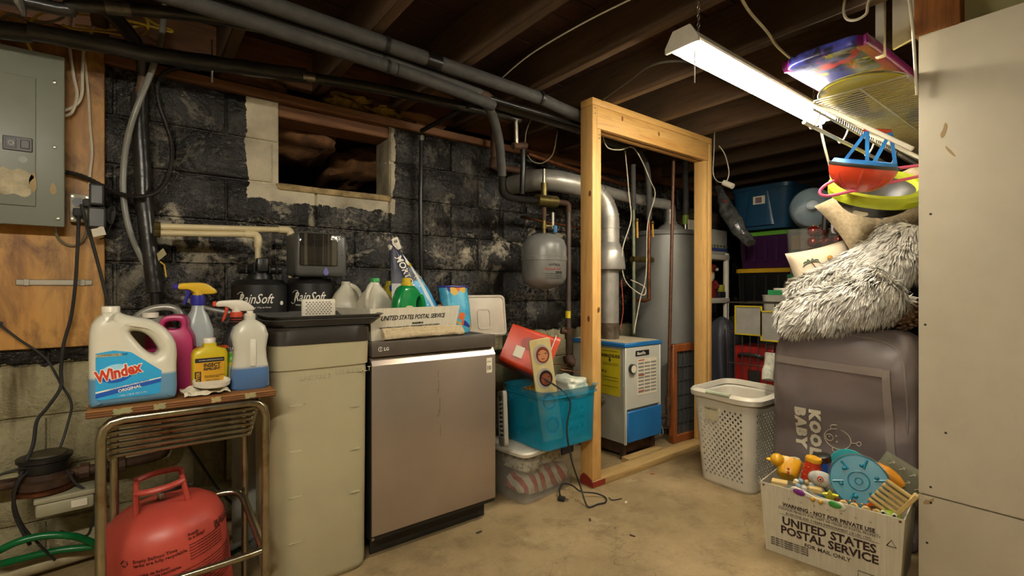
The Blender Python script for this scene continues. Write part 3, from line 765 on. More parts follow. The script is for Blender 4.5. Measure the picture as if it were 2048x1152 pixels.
for k, z in enumerate((.87, .675, .51, .345, .18)):
    O('level_mark', G().box(-.12, -.075, -.1885 if k == 0 else -.1865 + .004 * (k / 5), -.175, z, z + .004), M_EMB, t)
    txt(str(5 - k), .016, fr((-.07, -.188 + .002 * k * .5, z)), M_EMB, t, name='embossed_numeral', ext=.0008)
for z in (.85, .64, .475, .31): O('level_mark', G().box(.1, .135, -.1862, -.17, z, z + .004), M_EMB, t)
def boot_tray(z, x0, x1, y0, y1, label):
    t = T('boot_tray', label, 'tray', ((x0 + x1) / 2, (y0 + y1) / 2, z), group='stacked boot trays')
    w, d = (x1 - x0) / 2, (y1 - y0) / 2
    g = G(); g.loft([sec(0, 0, a, w + e, d + e, 9, 48) for a, e in ((0, -.03), (.001, -.02), (.022, 0), (.026, .006), (.028, .004), (.024, -.004), (.006, -.024), (.005, -.03))])
    O('pan', g, mat('tray_charcoal', '#4a4946', .35, col2='#55534f'), t)
    for k in range(7):
        for j in range(4):
            O('rib', G().rbox(-w + .045 + k * (2 * w - .09) / 6 - .016, -w + .045 + k * (2 * w - .09) / 6 + .016, -d + .05 + j * (2 * d - .1) / 3 - .008, -d + .05 + j * (2 * d - .1) / 3 + .008, .004, .016, .003, 1), mat('tray_charcoal', '#2f2e2b', .35), t)
    return t
boot_tray(.958, .35, .765, 1.83, 2.16, 'charcoal boot tray lying on the brine tank, the lower of two')
boot_tray(.972, .357, .772, 1.822, 2.152, 'upper charcoal boot tray with the white vented box on it')
t = T('vented_box', 'small white plastic box with a perforated front, on the boot tray', 'box', (.545, 1.93, .99), math.radians(-14))
O('case', G().rbox(-.058, .058, -.03, .045, 0, .066, .01, 3), M_WHITEPL, t)
O('cover', G().rbox(-.06, .06, -.042, -.026, -.001, .068, .008, 3), M_WHITEPL, t)
hm = mesh('vent_hole', G().rbox(-.003, .003, -.001, .001, -.0016, .0016, .0006, 1), M_DGREY)
for j in range(7):
    for i in range(8):
        o = bpy.data.objects.new('vent_hole', hm); COL.objects.link(o); o.parent = t
        o.location = (-.042 + i * .0115 + (j % 2) * .0055, -.042, .013 + j * .0072)

# ------------------------------------------------------------------ dishwasher
M_STAIN = mat('brushed_bronze_steel', '#b5a798', .3, .7, col2='#a99b8c', scale=1.2)
t = T('dishwasher', 'bronze stainless steel dishwasher standing loose on the floor', 'dishwasher', (.73, 1.87, 0))
O('tub', G().box(.01, .60, .05, .58, .09, .875), mat('dishwasher_black', '#141311', .5), t)
d = O('door', G().rbox(0, .607, -.012, .045, .105, .787, .004, 2), M_STAIN, t)
O('top_bevel', G().prism([(0, 0), (.012, .0), (.045, .03), (.02, .03)], fr((.002, -.012, .787), (0, 1, 0), (0, 0, 1)), .603), M_STAIN, d)
O('door_edge', G().box(-.003, .0, -.008, .05, .1, .8), M_BLKPL, d)
c = O('control_strip', G().rbox(0, .607, -.012, .06, .822, .88, .004, 2), mat('control_bronze', '#6f665d', .32, .5), t)
O('handle_recess', G().box(.004, .603, .02, .06, .787, .822), M_BLACK, t)
O('top', G().box(.005, .6, .05, .58, .872, .879), mat('dishwasher_felt', '#3b3833', .8), t)
O('kick_plate', G().box(.02, .59, .06, .07, .0, .105).box(.0, .607, .0, .045, .085, .103), M_BLKPL, t)
for x, y in ((.05, .09), (.56, .09), (.05, .5), (.56, .5)): O('foot', G().cyl((x, y, 0), (x, y, .06), .012, 10).cyl((x, y, 0), (x, y, .014), .02, 12), M_WHITEPL, t)
O('logo', G().tube([(.036 + .0085 * math.cos(a * PI / 8), -.0127, .853 + .0085 * math.sin(a * PI / 8)) for a in range(1, 16)], .0011, 5).box(.0355, .0375, -.0132, -.012, .849, .858), M_WHITE, c)
txt('LG', .018, fr((.05, -.0125, .847)), M_WHITE, c, fat=.0004)
for k_, (x_, z_, h_) in enumerate(((.298, .74, .03), (.301, .70, .05), (.296, .66, .02), (.306, .62, .07), (.300, .57, .03), (.309, .50, .05), (.293, .55, .012))):
    O('drip_stain', G().rbox(x_, x_ + .0016, -.0124, -.0118, z_ - h_, z_, .0002, 1), mat('dried_drip', '#4a4036', .7), d)
s = O('sticker', G().rbox(.553, .585, -.0135, -.012, .702, .772, .001, 1), M_PAPER, d)
txt('10', .028, fr((.555, -.0138, .716)), M_BLACK, s, fat=.0004, sx=.85)
txt('10 YEAR', .006, fr((.556, -.0138, .752)), M_BLACK, s)
O('screw', G().lathe([(.006, -.014), (.006, -.01)], 10, (.008, .01, .092), 'y'), M_STEEL, t)

# ------------------------------------------------------------------ the things on the dishwasher
TZ = .88
def mail_tray(name, label, L, W, Hh, loc, rz, group):
    t = T(name, label, 'mail tray', loc, rz, group=group)
    g = G(); th = .004; f = .018
    lo = [(-L / 2 + f, f), (L / 2 - f, f), (L / 2 - f, W - f), (-L / 2 + f, W - f)]; hi = [(-L / 2, 0), (L / 2, 0), (L / 2, W), (-L / 2, W)]
    def ring(q, z, e): return [Vector((x + (e if x < 0 else -e), y + (e if y < W / 2 else -e), z)) for x, y in q]
    g.loft([ring(lo, 0, 0), ring(hi, Hh, 0), ring(hi, Hh, th), ring(lo, th, th)])
    O('body', g, mat('corrugated_plastic', '#d9d2bd', .5, col2='#c9c1a9', scale=1., stretch=(120, 120, .01), bump=.25, bscale=1.5), t, ang=20)
    return t
mt = mail_tray('mail_tray', 'low white corrugated mail tray full of jugs on the dishwasher', .5, .30, .135, (.985, 1.955, TZ), math.radians(12), None)
tl = math.atan2(.018, .135)
def on_tray(x, z): return fr((x, .018 * (1 - z / .135) - .001, z), (1, 0, 0), (0, -math.sin(tl), math.cos(tl)))
txt('UNITED STATES POSTAL SERVICE', .0285, on_tray(-.195, .083), M_BLACK, mt, shear=.2, fat=.0004, sx=.83)
txt('WARNING', .013, on_tray(0, .06), M_BLACK, mt, ax='CENTER', shear=.2, fat=.0003)
for k in range(3): txt('THIS EQUIPMENT IS FOR MAIL USE ONLY - MAXIMUM PENALTY FOR THEFT OR MISUSE', .0085, on_tray(-.2 + .012 * k, .049 - k * .009), M_BLACK, mt, shear=.2)
g = G()
for k in range(3):
    g.tube([(-.19, -.032 + .006 * k, .017 + .012 * k), (.0, -.03 + .006 * k, .018 + .012 * k), (.14, -.028 + .006 * k, .016 + .011 * k), (.22, -.03 + .004 * k, .014 + .01 * k)], .016 - .003 * k, 10, 6)
O('shelf_liner', g.jitter(.004, 25).xf(Matrix.Translation((.985, 1.955, TZ)) @ Matrix.Rotation(math.radians(4), 4, 'Z')), mat('beige_shelf_liner', '#cbb994', .85, col2='#b5a27c', scale=80, bump=.8, bscale=200), label='rolled beige mesh shelf liner lying in front of the mail tray', cat='liner')

def milk_jug(label, loc, cap, rz, m, Hh=.25, r=.074):
    t = T('plastic_jug', label, 'jug', loc, rz, group='clear gallon jugs')
    s = Hh / .25
    O('body', G().loft([sec(0, 0, z * s, a, b, e, 28) for z, a, b, e in ((0, r * .9, r * .9, 4), (.008, r, r, 4), (.12, r, r, 4), (.15, r * .96, r * .96, 3.4), (.19, r * .7, r * .7, 2.6), (.222, r * .34, r * .34, 2), (.232, r * .27, r * .27, 2), (.245, r * .27, r * .27, 2))]), m, t)
    O('handle', G().tube([(-r * .25, -.0, .228 * s), (-r * .62, -.012, .215 * s), (-r * .92, -.02, .185 * s), (-r * 1.0, -.02, .14 * s), (-r * .9, -.016, .11 * s)], .0125, 10, 5), m, t)
    O('cap' if cap else 'neck_ring', G().lathe([(r * .32, .238 * s), (r * .32, .252 * s), (r * .28, .256 * s)], 20) if cap else G().lathe([(r * .3, .236 * s), (r * .3, .241 * s)], 20), cap if cap else m, t)
    return t
M_JUG = mat('milky_jug', '#cfc9b4', .35, col2='#bbb49d', scale=6)
milk_jug('clear gallon jug with a green cap, standing behind the boot trays', (.868, 2.17, TZ + .005), mat('green_cap', '#39a552', .4), .4, M_JUG, .255, .072)
milk_jug('uncapped clear gallon jug squeezed beside the green-capped one', (.765, 2.27, TZ + .005), None, 2.6, M_JUG, .25, .068)
t = T('oil_jug', 'yellow plastic jug with a blue cap hidden behind the salt bag', 'jug', (.985, 2.27, TZ + .02), .2)
O('body', G().loft([sec(0, 0, z, a, b, 3, 24) for z, a, b in ((0, .07, .045), (.14, .072, .046), (.19, .05, .036), (.215, .02, .02), (.235, .018, .018))]), mat('olive_yellow', '#b8a528', .4), t)
O('handle', G().tube([(-.02, 0, .2), (.02, -.01, .232), (.065, -.01, .22), (.08, -.01, .18), (.07, -.005, .14)], .014, 10, 5), mat('olive_yellow', '#b8a528', .4), t)
O('cap', G().cyl((-.02, -.05, .19), (-.02, -.05, .212), .014, 14), mat('blue_cap', '#2a4fb0', .4), t)

# dish detergent
t = T('detergent_bottle', 'green dish detergent bottle with a yellow cap in the mail tray', 'bottle', (.965, 2.03, TZ + .006), math.radians(20))
out = smooth_loop([(-.08, .0), (.07, .0), (.083, .03), (.088, .10), (.082, .16), (.052, .205), (.02, .226), (-.03, .226), (-.058, .205), (-.082, .15), (-.088, .06)], 5)
hole = smooth_loop([(.052, .05), (.066, .07), (.068, .13), (.055, .165), (.040, .15), (.042, .09)], 4)
M_DGREEN = mat('green_detergent', '#128a45', .22, col2='#0f7a3c', coat=.4)
O('body', plate(out, [hole], fr((0, .03, 0)), .062, .022, 3), M_DGREEN, t)
O('cap', G().lathe([(.024, .222), (.024, .236), (.02, .24), (.02, .256), (.016, .26)], 20, (-.006, 0, 0)), mat('yellow_cap', '#d8bb28', .4), t)
decal(smooth_loop([(-.06, .018), (.02, .018), (.028, .08), (.008, .125), (-.02, .135), (-.045, .125), (-.066, .07)], 4), fr((0, -.0322, 0)), mat('detergent_label', '#cfd0a2', .5, col2='#c0c690'), t)
txt('palmolive', .02, fr((-.052, -.0335, .085)), mat('dark_green_print', '#1c5a35', .5), t, shear=.2)
txt('Natura', .03, fr((.044, -.0335, .1), (.15, 0, -1), (1, 0, .15)), M_WHITE, t, fat=.0006, sx=.8)
decal(ell(.03, .012), fr((-.02, -.0335, .045)), mat('blue_print', '#3f8fc8', .5), t, 'emblem')

# salt bag
t = T('salt_bag', 'half-empty navy and sky blue salt bag slumped in the mail tray', 'bag', (1.075, 2.13, TZ + .006), math.radians(14))
def bagshape(a, b, k):
    x = -.15 + .01 * b + a * (.315 * (1 - b ** 1.6) + .05 * b); z = .41 * b * (1 - .06 * (2 * a - 1) * b)
    y = k * (.062 * (1 - b) ** .5 + .008) * (1 - abs(2 * a - 1) ** 3) + .05 * b + .006 * noise.noise(Vector((a * 7, b * 8, k)))
    return (x, y, z)
t_ = NT('salt_bag_print'); p_ = t_.coords('Object'); s_ = t_.new('ShaderNodeSeparateXYZ'); t_.link(p_, s_.inputs[0])
dia = t_.math('ADD', s_.outputs['Z'], t_.math('MULTIPLY', s_.outputs['X'], -.25))
cc = t_.ramp(dia, .255, .26, srgb('#4aa3d0'), srgb('#1d2038'))
vv = t_.new('ShaderNodeTexVoronoi', Scale=55.0); t_.link(p_, vv.inputs['Vector'])
cc = t_.mix(t_.math('MULTIPLY', t_.math('LESS_THAN', vv.outputs['Distance'], .22), t_.math('LESS_THAN', dia, .23)), cc, srgb('#cfe3ea'))
edge = t_.math('SUBTRACT', t_.math('ADD', s_.outputs['X'], t_.math('MULTIPLY', s_.outputs['Z'], .5)), .115)
band = t_.math('LESS_THAN', t_.math('ABSOLUTE', edge), .012)
cc = t_.mix(band, cc, srgb('#cfd6d4'))
gus = t_.math('MULTIPLY', t_.math('LESS_THAN', t_.math('ADD', s_.outputs['X'], t_.math('MULTIPLY', s_.outputs['Z'], .3)), -.045), t_.math('LESS_THAN', s_.outputs['Z'], .235))
cc = t_.mix(gus, cc, srgb('#c4c6c0'))
t_.link(cc, t_.b.inputs['Base Color']); t_.b.inputs['Roughness'].default_value = .42
g = G(); g.grid(lambda a, b: bagshape(a, b, -1), 22, 24); g.grid(lambda a, b: bagshape(1 - a, b, 1), 22, 24)
O('sack', g, t_.m, t, ang=70)
lay = draper([p for p in g.v[:23 * 25]])
O('carry_handle', plate(rpoly(.04, .06, .008), [rpoly(.02, .014, .005, cx=0, cy=.012)], fr((-.10, .05, .425), (1, 0, .45), (-.45, 0, 1)), .004, .001, 1), M_WHITEPL, t)
O('gathered_top', G().ball((-.118, .05, .405), .024, 12, 8, (1.2, .7, 1)).jitter(.006, 40), M_WHITEPL, t)
bagside = fr((-.13, -.035, .36), (.38, 0, -1), (1, 0, .38))
lay(txt('MORTON', .044, bagside, M_WHITE, t, fat=.001, sx=.9, ext=0), .003)
lay(txt('Clean\nProtect', .026, fr((-.035, -.042, .285), (1, 0, -.55), (.55, 0, 1)), M_WHITE, t, shear=.2, ext=0), .003)
lay(decal(ell(.045, .028), fr((-.062, -.027, .335), (1, 0, -.45), (.45, 0, 1)), M_WHITE, t, 'emblem'), .003)
lay(decal(ell(.02, .018), fr((-.052, -.0285, .325), (1, 0, -.45), (.45, 0, 1)), M_TAPEY, t, 'emblem'), .0045)
# bright patterned pouch
t = T('nappy_pack', 'open bright blue and orange patterned plastic pack beside the mail tray', 'pack', (1.265, 2.075, TZ), math.radians(8))
q = NT('pack_print'); p_ = q.coords('Object'); vv = q.new('ShaderNodeTexVoronoi', Scale=32.0); q.link(p_, vv.inputs['Vector'])
hue = q.new('ShaderNodeSeparateColor'); q.link(vv.outputs['Color'], hue.inputs[0])
cr = q.new('ShaderNodeValToRGB'); q.link(hue.outputs[0], cr.inputs[0]); cr.color_ramp.interpolation = 'CONSTANT'
for i, (ps, h) in enumerate(((0, '#4aa5c4'), (.45, '#5cb3cc'), (.6, '#d0622c'), (.7, '#2c3f8c'), (.8, '#3f97bb'), (.9, '#c9a23a'))):
    e = cr.color_ramp.elements[i] if i < 2 else cr.color_ramp.elements.new(ps)
    e.position = ps; e.color = srgb(h)
q.link(cr.outputs[0], q.b.inputs['Base Color']); q.b.inputs['Roughness'].default_value = .3
g = G(); g.loft([sec(0, .04 * z / .2, z, a, b, 3, 32) for z, a, b in ((0, .05, .04), (.02, .068, .05), (.12, .072, .05), (.2, .078, .045), (.225, .08, .045), (.224, .076, .041), (.19, .07, .038), (.12, .065, .035))], True, True).jitter(.006, 16)
O('pack_body', g, q.m, t)
O('flap_edge', G().tube([p + Vector((0, 0, .002)) for p in sec(0, .045, .225, .08, .045, 3, 24)] + [sec(0, .045, .227, .08, .045, 3, 24)[0]], .0045, 8).jitter(.006, 16), mat('purple_edge', '#3b2f8e', .4), t)

# ------------------------------------------------------------------ tubular stand and its load
t = T('tube_stand', 'worn chrome tubular stand with a chipped plywood top holding cleaning bottles', 'stand', (.12, 1.85, 0))
def wp(x, y, z): return (x - .12, y - 1.85, z)
SX0, SX1, SY0, SY1, SZ = -.085, .322, 1.725, 1.985, .735
def U(y, inset, drop, zb0, zb1, r):
    a, b = SX0 + inset, SX1 - inset; z = SZ - drop; c = .05
    return [wp(a, y, zb0), wp(a, y, z - c), wp(a + .006, y, z - c * .45), wp(a + .022, y, z - c * .12), wp(a + c, y, z), wp(b - c, y, z), wp(b - .022, y, z - c * .12), wp(b - .006, y, z - c * .45), wp(b, y, z - c), wp(b, y, zb1)]
O('front_frame', G().tube(U(SY0, 0, 0, 0, 0, 0), .0125, 12), M_CHROME, t)
O('back_frame', G().tube(U(SY1, .02, .02, 0, 0, 0), .0115, 12), M_CHROME, t)
for k in range(6):
    y = SY0 + .018 + k * .01; d = .022 + k * .019
    a, b = SX0 + .024, SX1 - .018 - k * .002; z = SZ - d
    O('nested_rod', G().tube([wp(a, y + .01, z - .006), wp(a + .02, y, z), wp(b - .03, y, z), wp(b - .012, y, z + .004), wp(b - .002, y + .002, z + .018), wp(b, y + .012, z + .035)], .0065, 8, 4), M_CHROME, t)
O('lower_bar', G().tube([wp(SX0 + .01, SY0 + .02, .235), wp(.12, SY0 + .012, .24), wp(SX1 - .06, SY0 + .008, .245), wp(SX1 - .01, SY0 + .005, .25)], .011, 10, 4), M_CHROME, t)
O('lower_bar', G().tube([wp(SX0 + .03, SY1, .36), wp(.12, SY1, .365), wp(.24, SY1, .37), wp(.285, SY1 - .03, .36), wp(.30, SY1 - .12, .32), wp(SX1 - .005, SY0 + .02, .255)], .0125, 10, 5), M_CHROME, t)
g = G().rbox(SX0 - .03 - .12, SX1 + .028 - .12, SY0 - .012 - 1.85, SY1 + .04 - 1.85, SZ + .013, SZ + .034, .002, 1)
O('top', g, wood('chipped_ply_top', '#7d4f22', '#98662f', '#54310f', 'x', 1.5), t)
for k in range(3):
    O('ply_layer', G().box(SX0 - .031 - .12, SX1 + .029 - .12, SY0 - .0135 - 1.85, SY0 - .011 - 1.85, SZ + .0155 + k * .006, SZ + .018 + k * .006), mat('dark_ply_layer', '#5b3414', .8), t)
M_PEEL = mat('peeled_green_paint', '#7f8561', .8, col2='#a28d5e', scale=20)
for x0, w in ((-.06, .045), (.03, .03), (.17, .028), (.26, .034)):
    decal([(0, .002), (w * .3, 0), (w * .5, .003), (w * .8, .001), (w, .006), (w * .86, .011), (w, .017), (w * .5, .018), (w * .3, .014), (w * .1, .018), (0, .012), (w * .08, .007)], fr(wp(x0, SY0 - .0136, SZ + .016)), M_PEEL, t, 'paint_flake')
STZ = SZ + .034

# window cleaner jug
t = T('cleaner_jug', 'big translucent window cleaner jug with blue liquid at the edge of the stand', 'jug', (-.012, 1.79, STZ), math.radians(4))
out = smooth_loop([(-.09, .0), (-.05, .0), (.04, .0), (.08, .0), (.094, .006), (.098, .03), (.098, .06), (.097, .1), (.098, .14), (.092, .175), (.07, .212), (.035, .238), (-.01, .25), (-.03, .258), (-.036, .262), (-.072, .262), (-.075, .255), (-.09, .24), (-.1, .21), (-.102, .12), (-.102, .03), (-.099, .008)], 4)
hole = smooth_loop([(-.012, .205), (.012, .204), (.035, .185), (.05, .16), (.055, .145), (.046, .135), (.03, .143), (.008, .17)], 4)
M_WDX = level_mat('window_cleaner_jug', '#d5d0bc', '#5b8fb0', .082)
O('body', plate(out, [hole], fr((0, .055, 0)), .11, .026, 4), M_WDX, t)
O('cap', G().lathe([(.021, .258), (.021, .276), (.019, .279)], 22, (-.054, 0, 0)), M_WHITEPL, t)
lp = [(-.088, .03), (-.083, .024), (.048, .024), (.055, .03), (.058, .09), (-.012, .15), (-.05, .158), (-.088, .152)]
lb = decal(lp, fr((0, -.0554, 0)), mat('sky_label', '#2f9fd0', .35, col2='#2a93c6'), t, 'label')
decal([(-.088, .142), (-.03, .142), (-.035, .149), (-.088, .149)], fr((0, -.0563, 0)), mat('tan_print', '#c3b083', .5), lb, 'label_band')
decal([(-.088, .03), (.056, .058), (.057, .068), (-.088, .042)], fr((0, -.0563, 0)), mat('deep_blue_print', '#1d55b0', .4), lb, 'label_band')
decal([(-.088, .043), (.057, .069), (.057, .072), (-.088, .047)], fr((0, -.0563, 0)), M_WHITE, lb, 'label_band')
decal(ell(.075, .05, 28, -.033, .098), fr((0, -.0563, 0), (1, 0, .12)), mat('deep_blue_print', '#1d55b0', .4), lb, 'emblem')
decal(ell(.066, .04, 28, -.033, .104), fr((0, -.0567, 0), (1, 0, .12)), mat('pale_blue_print', '#9fd2e6', .4), lb, 'emblem')
txt('Windex', .043, fr((-.087, -.0576, .072), (1, 0, .22), (-.05, 0, 1)), M_WHITE, lb, fat=.0036, shear=.15, sx=.72)
txt('Windex', .043, fr((-.087, -.0584, .072), (1, 0, .22), (-.05, 0, 1)), mat('red_print', '#c53a1e', .4), lb, fat=.0016, shear=.15, sx=.72)
txt('COMMERCIAL LINE', .0075, fr((-.085, -.0572, .1435)), M_BLACK, lb, shear=.2)
txt('ORIGINAL', .0115, fr((-.04, -.0572, .0395), (1, 0, .19), (-.19, 0, 1)), M_WHITE, lb, fat=.0003)
txt('UNBEATABLE STREAK-FREE SHINE', .006, fr((-.06, -.0572, .0475), (1, 0, .19), (-.19, 0, 1)), mat('deep_blue_print', '#1d55b0', .4), lb)
txt('1 GAL (128 FL OZ) 3.78 L', .006, fr((-.04, -.0572, .028), (1, 0, .06)), M_WHITE, lb)

# pink jug
M_PINK = mat('magenta_plastic', '#a8285c', .4, col2='#9c2254')
t = T('pink_jug', 'magenta plastic jug with a loop handle behind the window cleaner', 'jug', (.08, 1.89, STZ), math.radians(-12))
O('body', plate(smooth_loop([(-.06, 0), (.05, 0), (.062, .014), (.063, .15), (.056, .185), (.046, .205), (.045, .228), (.032, .244), (-.012, .243), (-.03, .222), (-.056, .195), (-.064, .16), (-.066, .02)], 4), [smooth_loop([(-.012, .203), (.01, .2), (.027, .205), (.027, .224), (.0, .226), (-.012, .218)], 3)], fr((0, .035, 0)), .07, .0075, 2), M_PINK, t)
t = T('silver_jug', 'silver-grey jug with a long handle and white cap behind the pink jug', 'jug', (.03, 1.955, STZ), math.radians(-10))
O('body', G().loft([sec(0, 0, z, a, b, 4, 28) for z, a, b in ((0, .08, .05), (.01, .085, .052), (.19, .085, .052), (.22, .06, .042), (.24, .03, .028))]), mat('silver_plastic', '#8e8b80', .3, .3), t)
O('handle', G().tube([(-.06, 0, .2), (-.03, 0, .245), (.01, 0, .265), (.055, 0, .265), (.075, 0, .245), (.078, 0, .21)], .012, 10, 5), mat('silver_plastic', '#8e8b80', .3, .3), t)
O('cap', G().lathe([(.022, .236), (.022, .252)], 18, (-.0, -.02, 0)), M_WHITEPL, t)

def spray(label, loc, rz, body_m, head_m, trig_m, neck_m, Hb, r, ribs=False, sleeve=None):
    t = T('spray_bottle', label, 'spray bottle', loc, rz, group='spray bottles on the stand')
    O('bottle', G().loft([sec(0, 0, z, a, b, 3, 24) for z, a, b in ((0, r * .95, r * .7), (.008, r, r * .75), (Hb * .66, r, r * .75), (Hb * .84, r * .62, r * .55), (Hb * .9, r * .4, r * .4), (Hb, r * .36, r * .36))]), body_m, t)
    if ribs:
        for k in range(7): O('neck_rib', G().lathe([(r * .5, Hb * .78 + k * .008), (r * .54, Hb * .78 + k * .008 + .003), (r * .5, Hb * .78 + k * .008 + .006)], 18), body_m, t)
    if sleeve: txt(sleeve, .0135, fr((0, -r * .755, Hb * .52)), M_WHITE, t, fat=.0002, ax='CENTER', sx=.8)
    O('collar', G().lathe([(r * .46, Hb - .012), (r * .5, Hb), (r * .46, Hb + .022)], 18), neck_m, t)
    O('sprayer_head', plate(smooth_loop([(-.06, .03), (-.058, .047), (-.02, .052), (.02, .05), (.05, .03), (.055, .016), (.02, .012), (-.01, .016), (-.03, .028)], 4), [], fr((0, .013, Hb + .012)), .026, .006, 2), head_m, t)
    O('trigger', plate(smooth_loop([(-.034, .03), (-.022, .03), (-.026, .01), (-.036, -.018), (-.044, -.022), (-.042, -.008), (-.036, .01)], 4), [], fr((0, .006, Hb + .012)), .012, .003, 1), trig_m, t)
    O('nozzle', G().rbox(-.072, -.058, -.011, .011, Hb + .042, Hb + .06, .003, 1), trig_m, t)
    O('riser', G().cyl((0, 0, Hb + .01), (0, 0, Hb + .04), r * .34, 12), head_m, t)
    return t
sb = spray('white spray bottle with a blue and yellow trigger head, taller than the rest', (.155, 1.94, STZ), math.radians(15), level_mat('blue_spray_bottle', '#9ea7a8', '#5f7f92', .1), mat('spray_yellow', '#d3ac25', .4), mat('spray_blue', '#2c2a90', .35), mat('spray_blue', '#2c2a90', .35), .285, .045)
spray('black spray bottle with an orange and white trigger head beside the blue soap', (.268, 1.93, STZ), math.radians(-6), mat('black_spray', '#1d1c1a', .35), M_WHITEPL, mat('spray_orange', '#c9482a', .4), mat('spray_orange', '#c9482a', .4), .225, .042, True, 'CLEANER &\nDEGREASER')

# insect repellent
t = T('repellent_bottle', 'flat yellow insect repellent bottle with a white cap on the stand', 'bottle', (.178, 1.83, STZ), math.radians(4))
M_YEL = mat('yellow_bottle', '#c9b31c', .35, col2='#bda714')
O('body', G().loft([sec(0, 0, z, a, b, 5, 32) for z, a, b in ((0, .047, .024), (.006, .05, .026), (.12, .05, .026), (.134, .044, .023), (.142, .02, .018), (.154, .018, .018))]), M_YEL, t)
O('cap', G().lathe([(.0175, .15), (.0175, .168), (.016, .17)], 20), M_WHITEPL, t)
lb = decal(rpoly(.082, .102, .002, 2, 0, .059), fr((-.004, -.0264, 0)), mat('amber_label', '#c9951c', .5, col2='#bf8d18'), t, 'label')
decal(rpoly(.08, .013, .002, 2, 0, .102), fr((-.004, -.0274, 0)), M_BLACK, lb, 'label_band')
decal(rpoly(.017, .055, .001, 2, -.032, .04), fr((-.004, -.0274, 0)), M_BLACK, lb, 'label_band')
txt('INSECT', .0165, fr((-.021, -.0278, .08)), M_BLACK, lb, fat=.0005, sx=.85)
txt('REPELLENT', .0105, fr((-.021, -.0278, .07)), M_BLACK, lb, fat=.0004, sx=.88)
txt('SAWYER', .0145, fr((-.031, -.0284, .015), (0, 0, 1), (-1, 0, 0)), mat('amber_print', '#c9951c', .5), lb, fat=.0003, sx=.9)
txt('TRUSTED & COMPLETE PROTECTION', .004, fr((-.034, -.0284, .1005)), M_WHITE, lb)
txt('FOR USE ON CLOTHING,\nTENTS AND GEAR', .005, fr((-.019, -.0278, .05)), M_BLACK, lb)
txt('REPELS TICKS,\nMOSQUITOES\nAND MITES', .006, fr((-.015, -.0278, .036)), M_BLACK, lb)
# tins and bottles behind it
t = T('spray_can', 'slim grey aerosol can with black top squeezed behind the pink jug', 'can', (.133, 1.875, STZ))
O('can', G().lathe([(.017, 0), (.018, .003), (.018, .11), (.012, .118)], 20), mat('dull_green_can', '#7b8377', .4, .3), t)
O('cap', G().lathe([(.012, .118), (.012, .14), (.01, .143)], 16), M_BLKPL, t)
t = T('polish_box', 'dark box with an orange top standing behind the insect repellent', 'box', (.185, 1.885, STZ), math.radians(3))
O('carton', G().rbox(-.048, .048, -.018, .018, 0, .128, .002, 1), mat('navy_carton', '#24283a', .5), t)
O('lid', G().rbox(-.05, .052, -.02, .02, .128, .137, .003, 1), mat('orange_lid', '#c44a1e', .4), t)
txt('HMU', .02, fr((-.046, -.0186, .108)), M_WHITE, t, fat=.0004, shear=.2)
t = T('soap_bottle', 'green and white labelled bottle between the repellent and the blue soap', 'bottle', (.243, 1.86, STZ))
O('body', G().lathe([(.02, 0), (.022, .004), (.022, .085), (.02, .1), (.008, .112)], 20), mat('bright_green_plastic', '#5da52c', .4), t)
O('label', G().lathe([(.0224, .02), (.0224, .08)], 20, cap0=False, cap1=False), mat('pale_green_label', '#c6cfa6', .5), t)
O('label_band', G().lathe([(.0226, .075), (.0226, .084)], 20, cap0=False, cap1=False), M_TAPEY, t)
# clear bottle of blue soap
t = T('soap_jug', 'squeezable clear soap bottle one third full of blue liquid at the end of the stand', 'bottle', (.288, 1.795, STZ), math.radians(2))
O('body', G().loft([sec(0, 0, z, a, b, 3.2, 32) for z, a, b in ((0, .052, .032), (.006, .057, .036), (.06, .056, .036), (.1, .049, .032), (.13, .047, .032), (.175, .054, .035), (.205, .045, .03), (.218, .03, .024), (.226, .016, .016), (.242, .016, .016))]), level_mat('blue_soap_bottle', '#c7c4b3', '#3f6a9c', .072), t)
O('cap', G().lathe([(.0165, .238), (.0165, .246), (.01, .248), (.01, .256)], 16), M_WHITEPL, t)
O('grip', G().rbox(-.007, .012, -.04, -.03, .075, .165, .005, 2), mat('clear_grip', '#d3cfbd', .3), t)
decal(rpoly(.02, .1, .003, 3, -.044, .07), fr((0, -.028, 0), (1, -.6, 0)), mat('slate_label', '#4d5a55', .5, col2='#8a7c4a', scale=40), t)
# crumpled paper and a jar lid at the front
O('crumpled_paper', G().sheet(lambda a, b: (.105 + .12 * a - .01 * b, 1.735 + .065 * b, STZ + .004 + .022 * abs(noise.noise(Vector((a * 4, b * 4, 2)))) + .012 * b), 14, 10, .001, (0, 0, 1)), mat('crumpled_white_paper', '#d6cdb5', .75, col2='#b9ad90', scale=40), label='crumpled white paper under the jar lid at the stand front', cat='paper', ang=15)
t = T('jar_lid', 'upturned shallow white jar lid on the crumpled paper', 'lid', (.178, 1.775, STZ + .028), rot=(.12, .03, 0))
O('rim', G().lathe([(.046, 0), (.05, .002), (.051, .014), (.049, .014), (.047, .004), (.0, .003)], 28, cap1=False), M_WHITEPL, t)

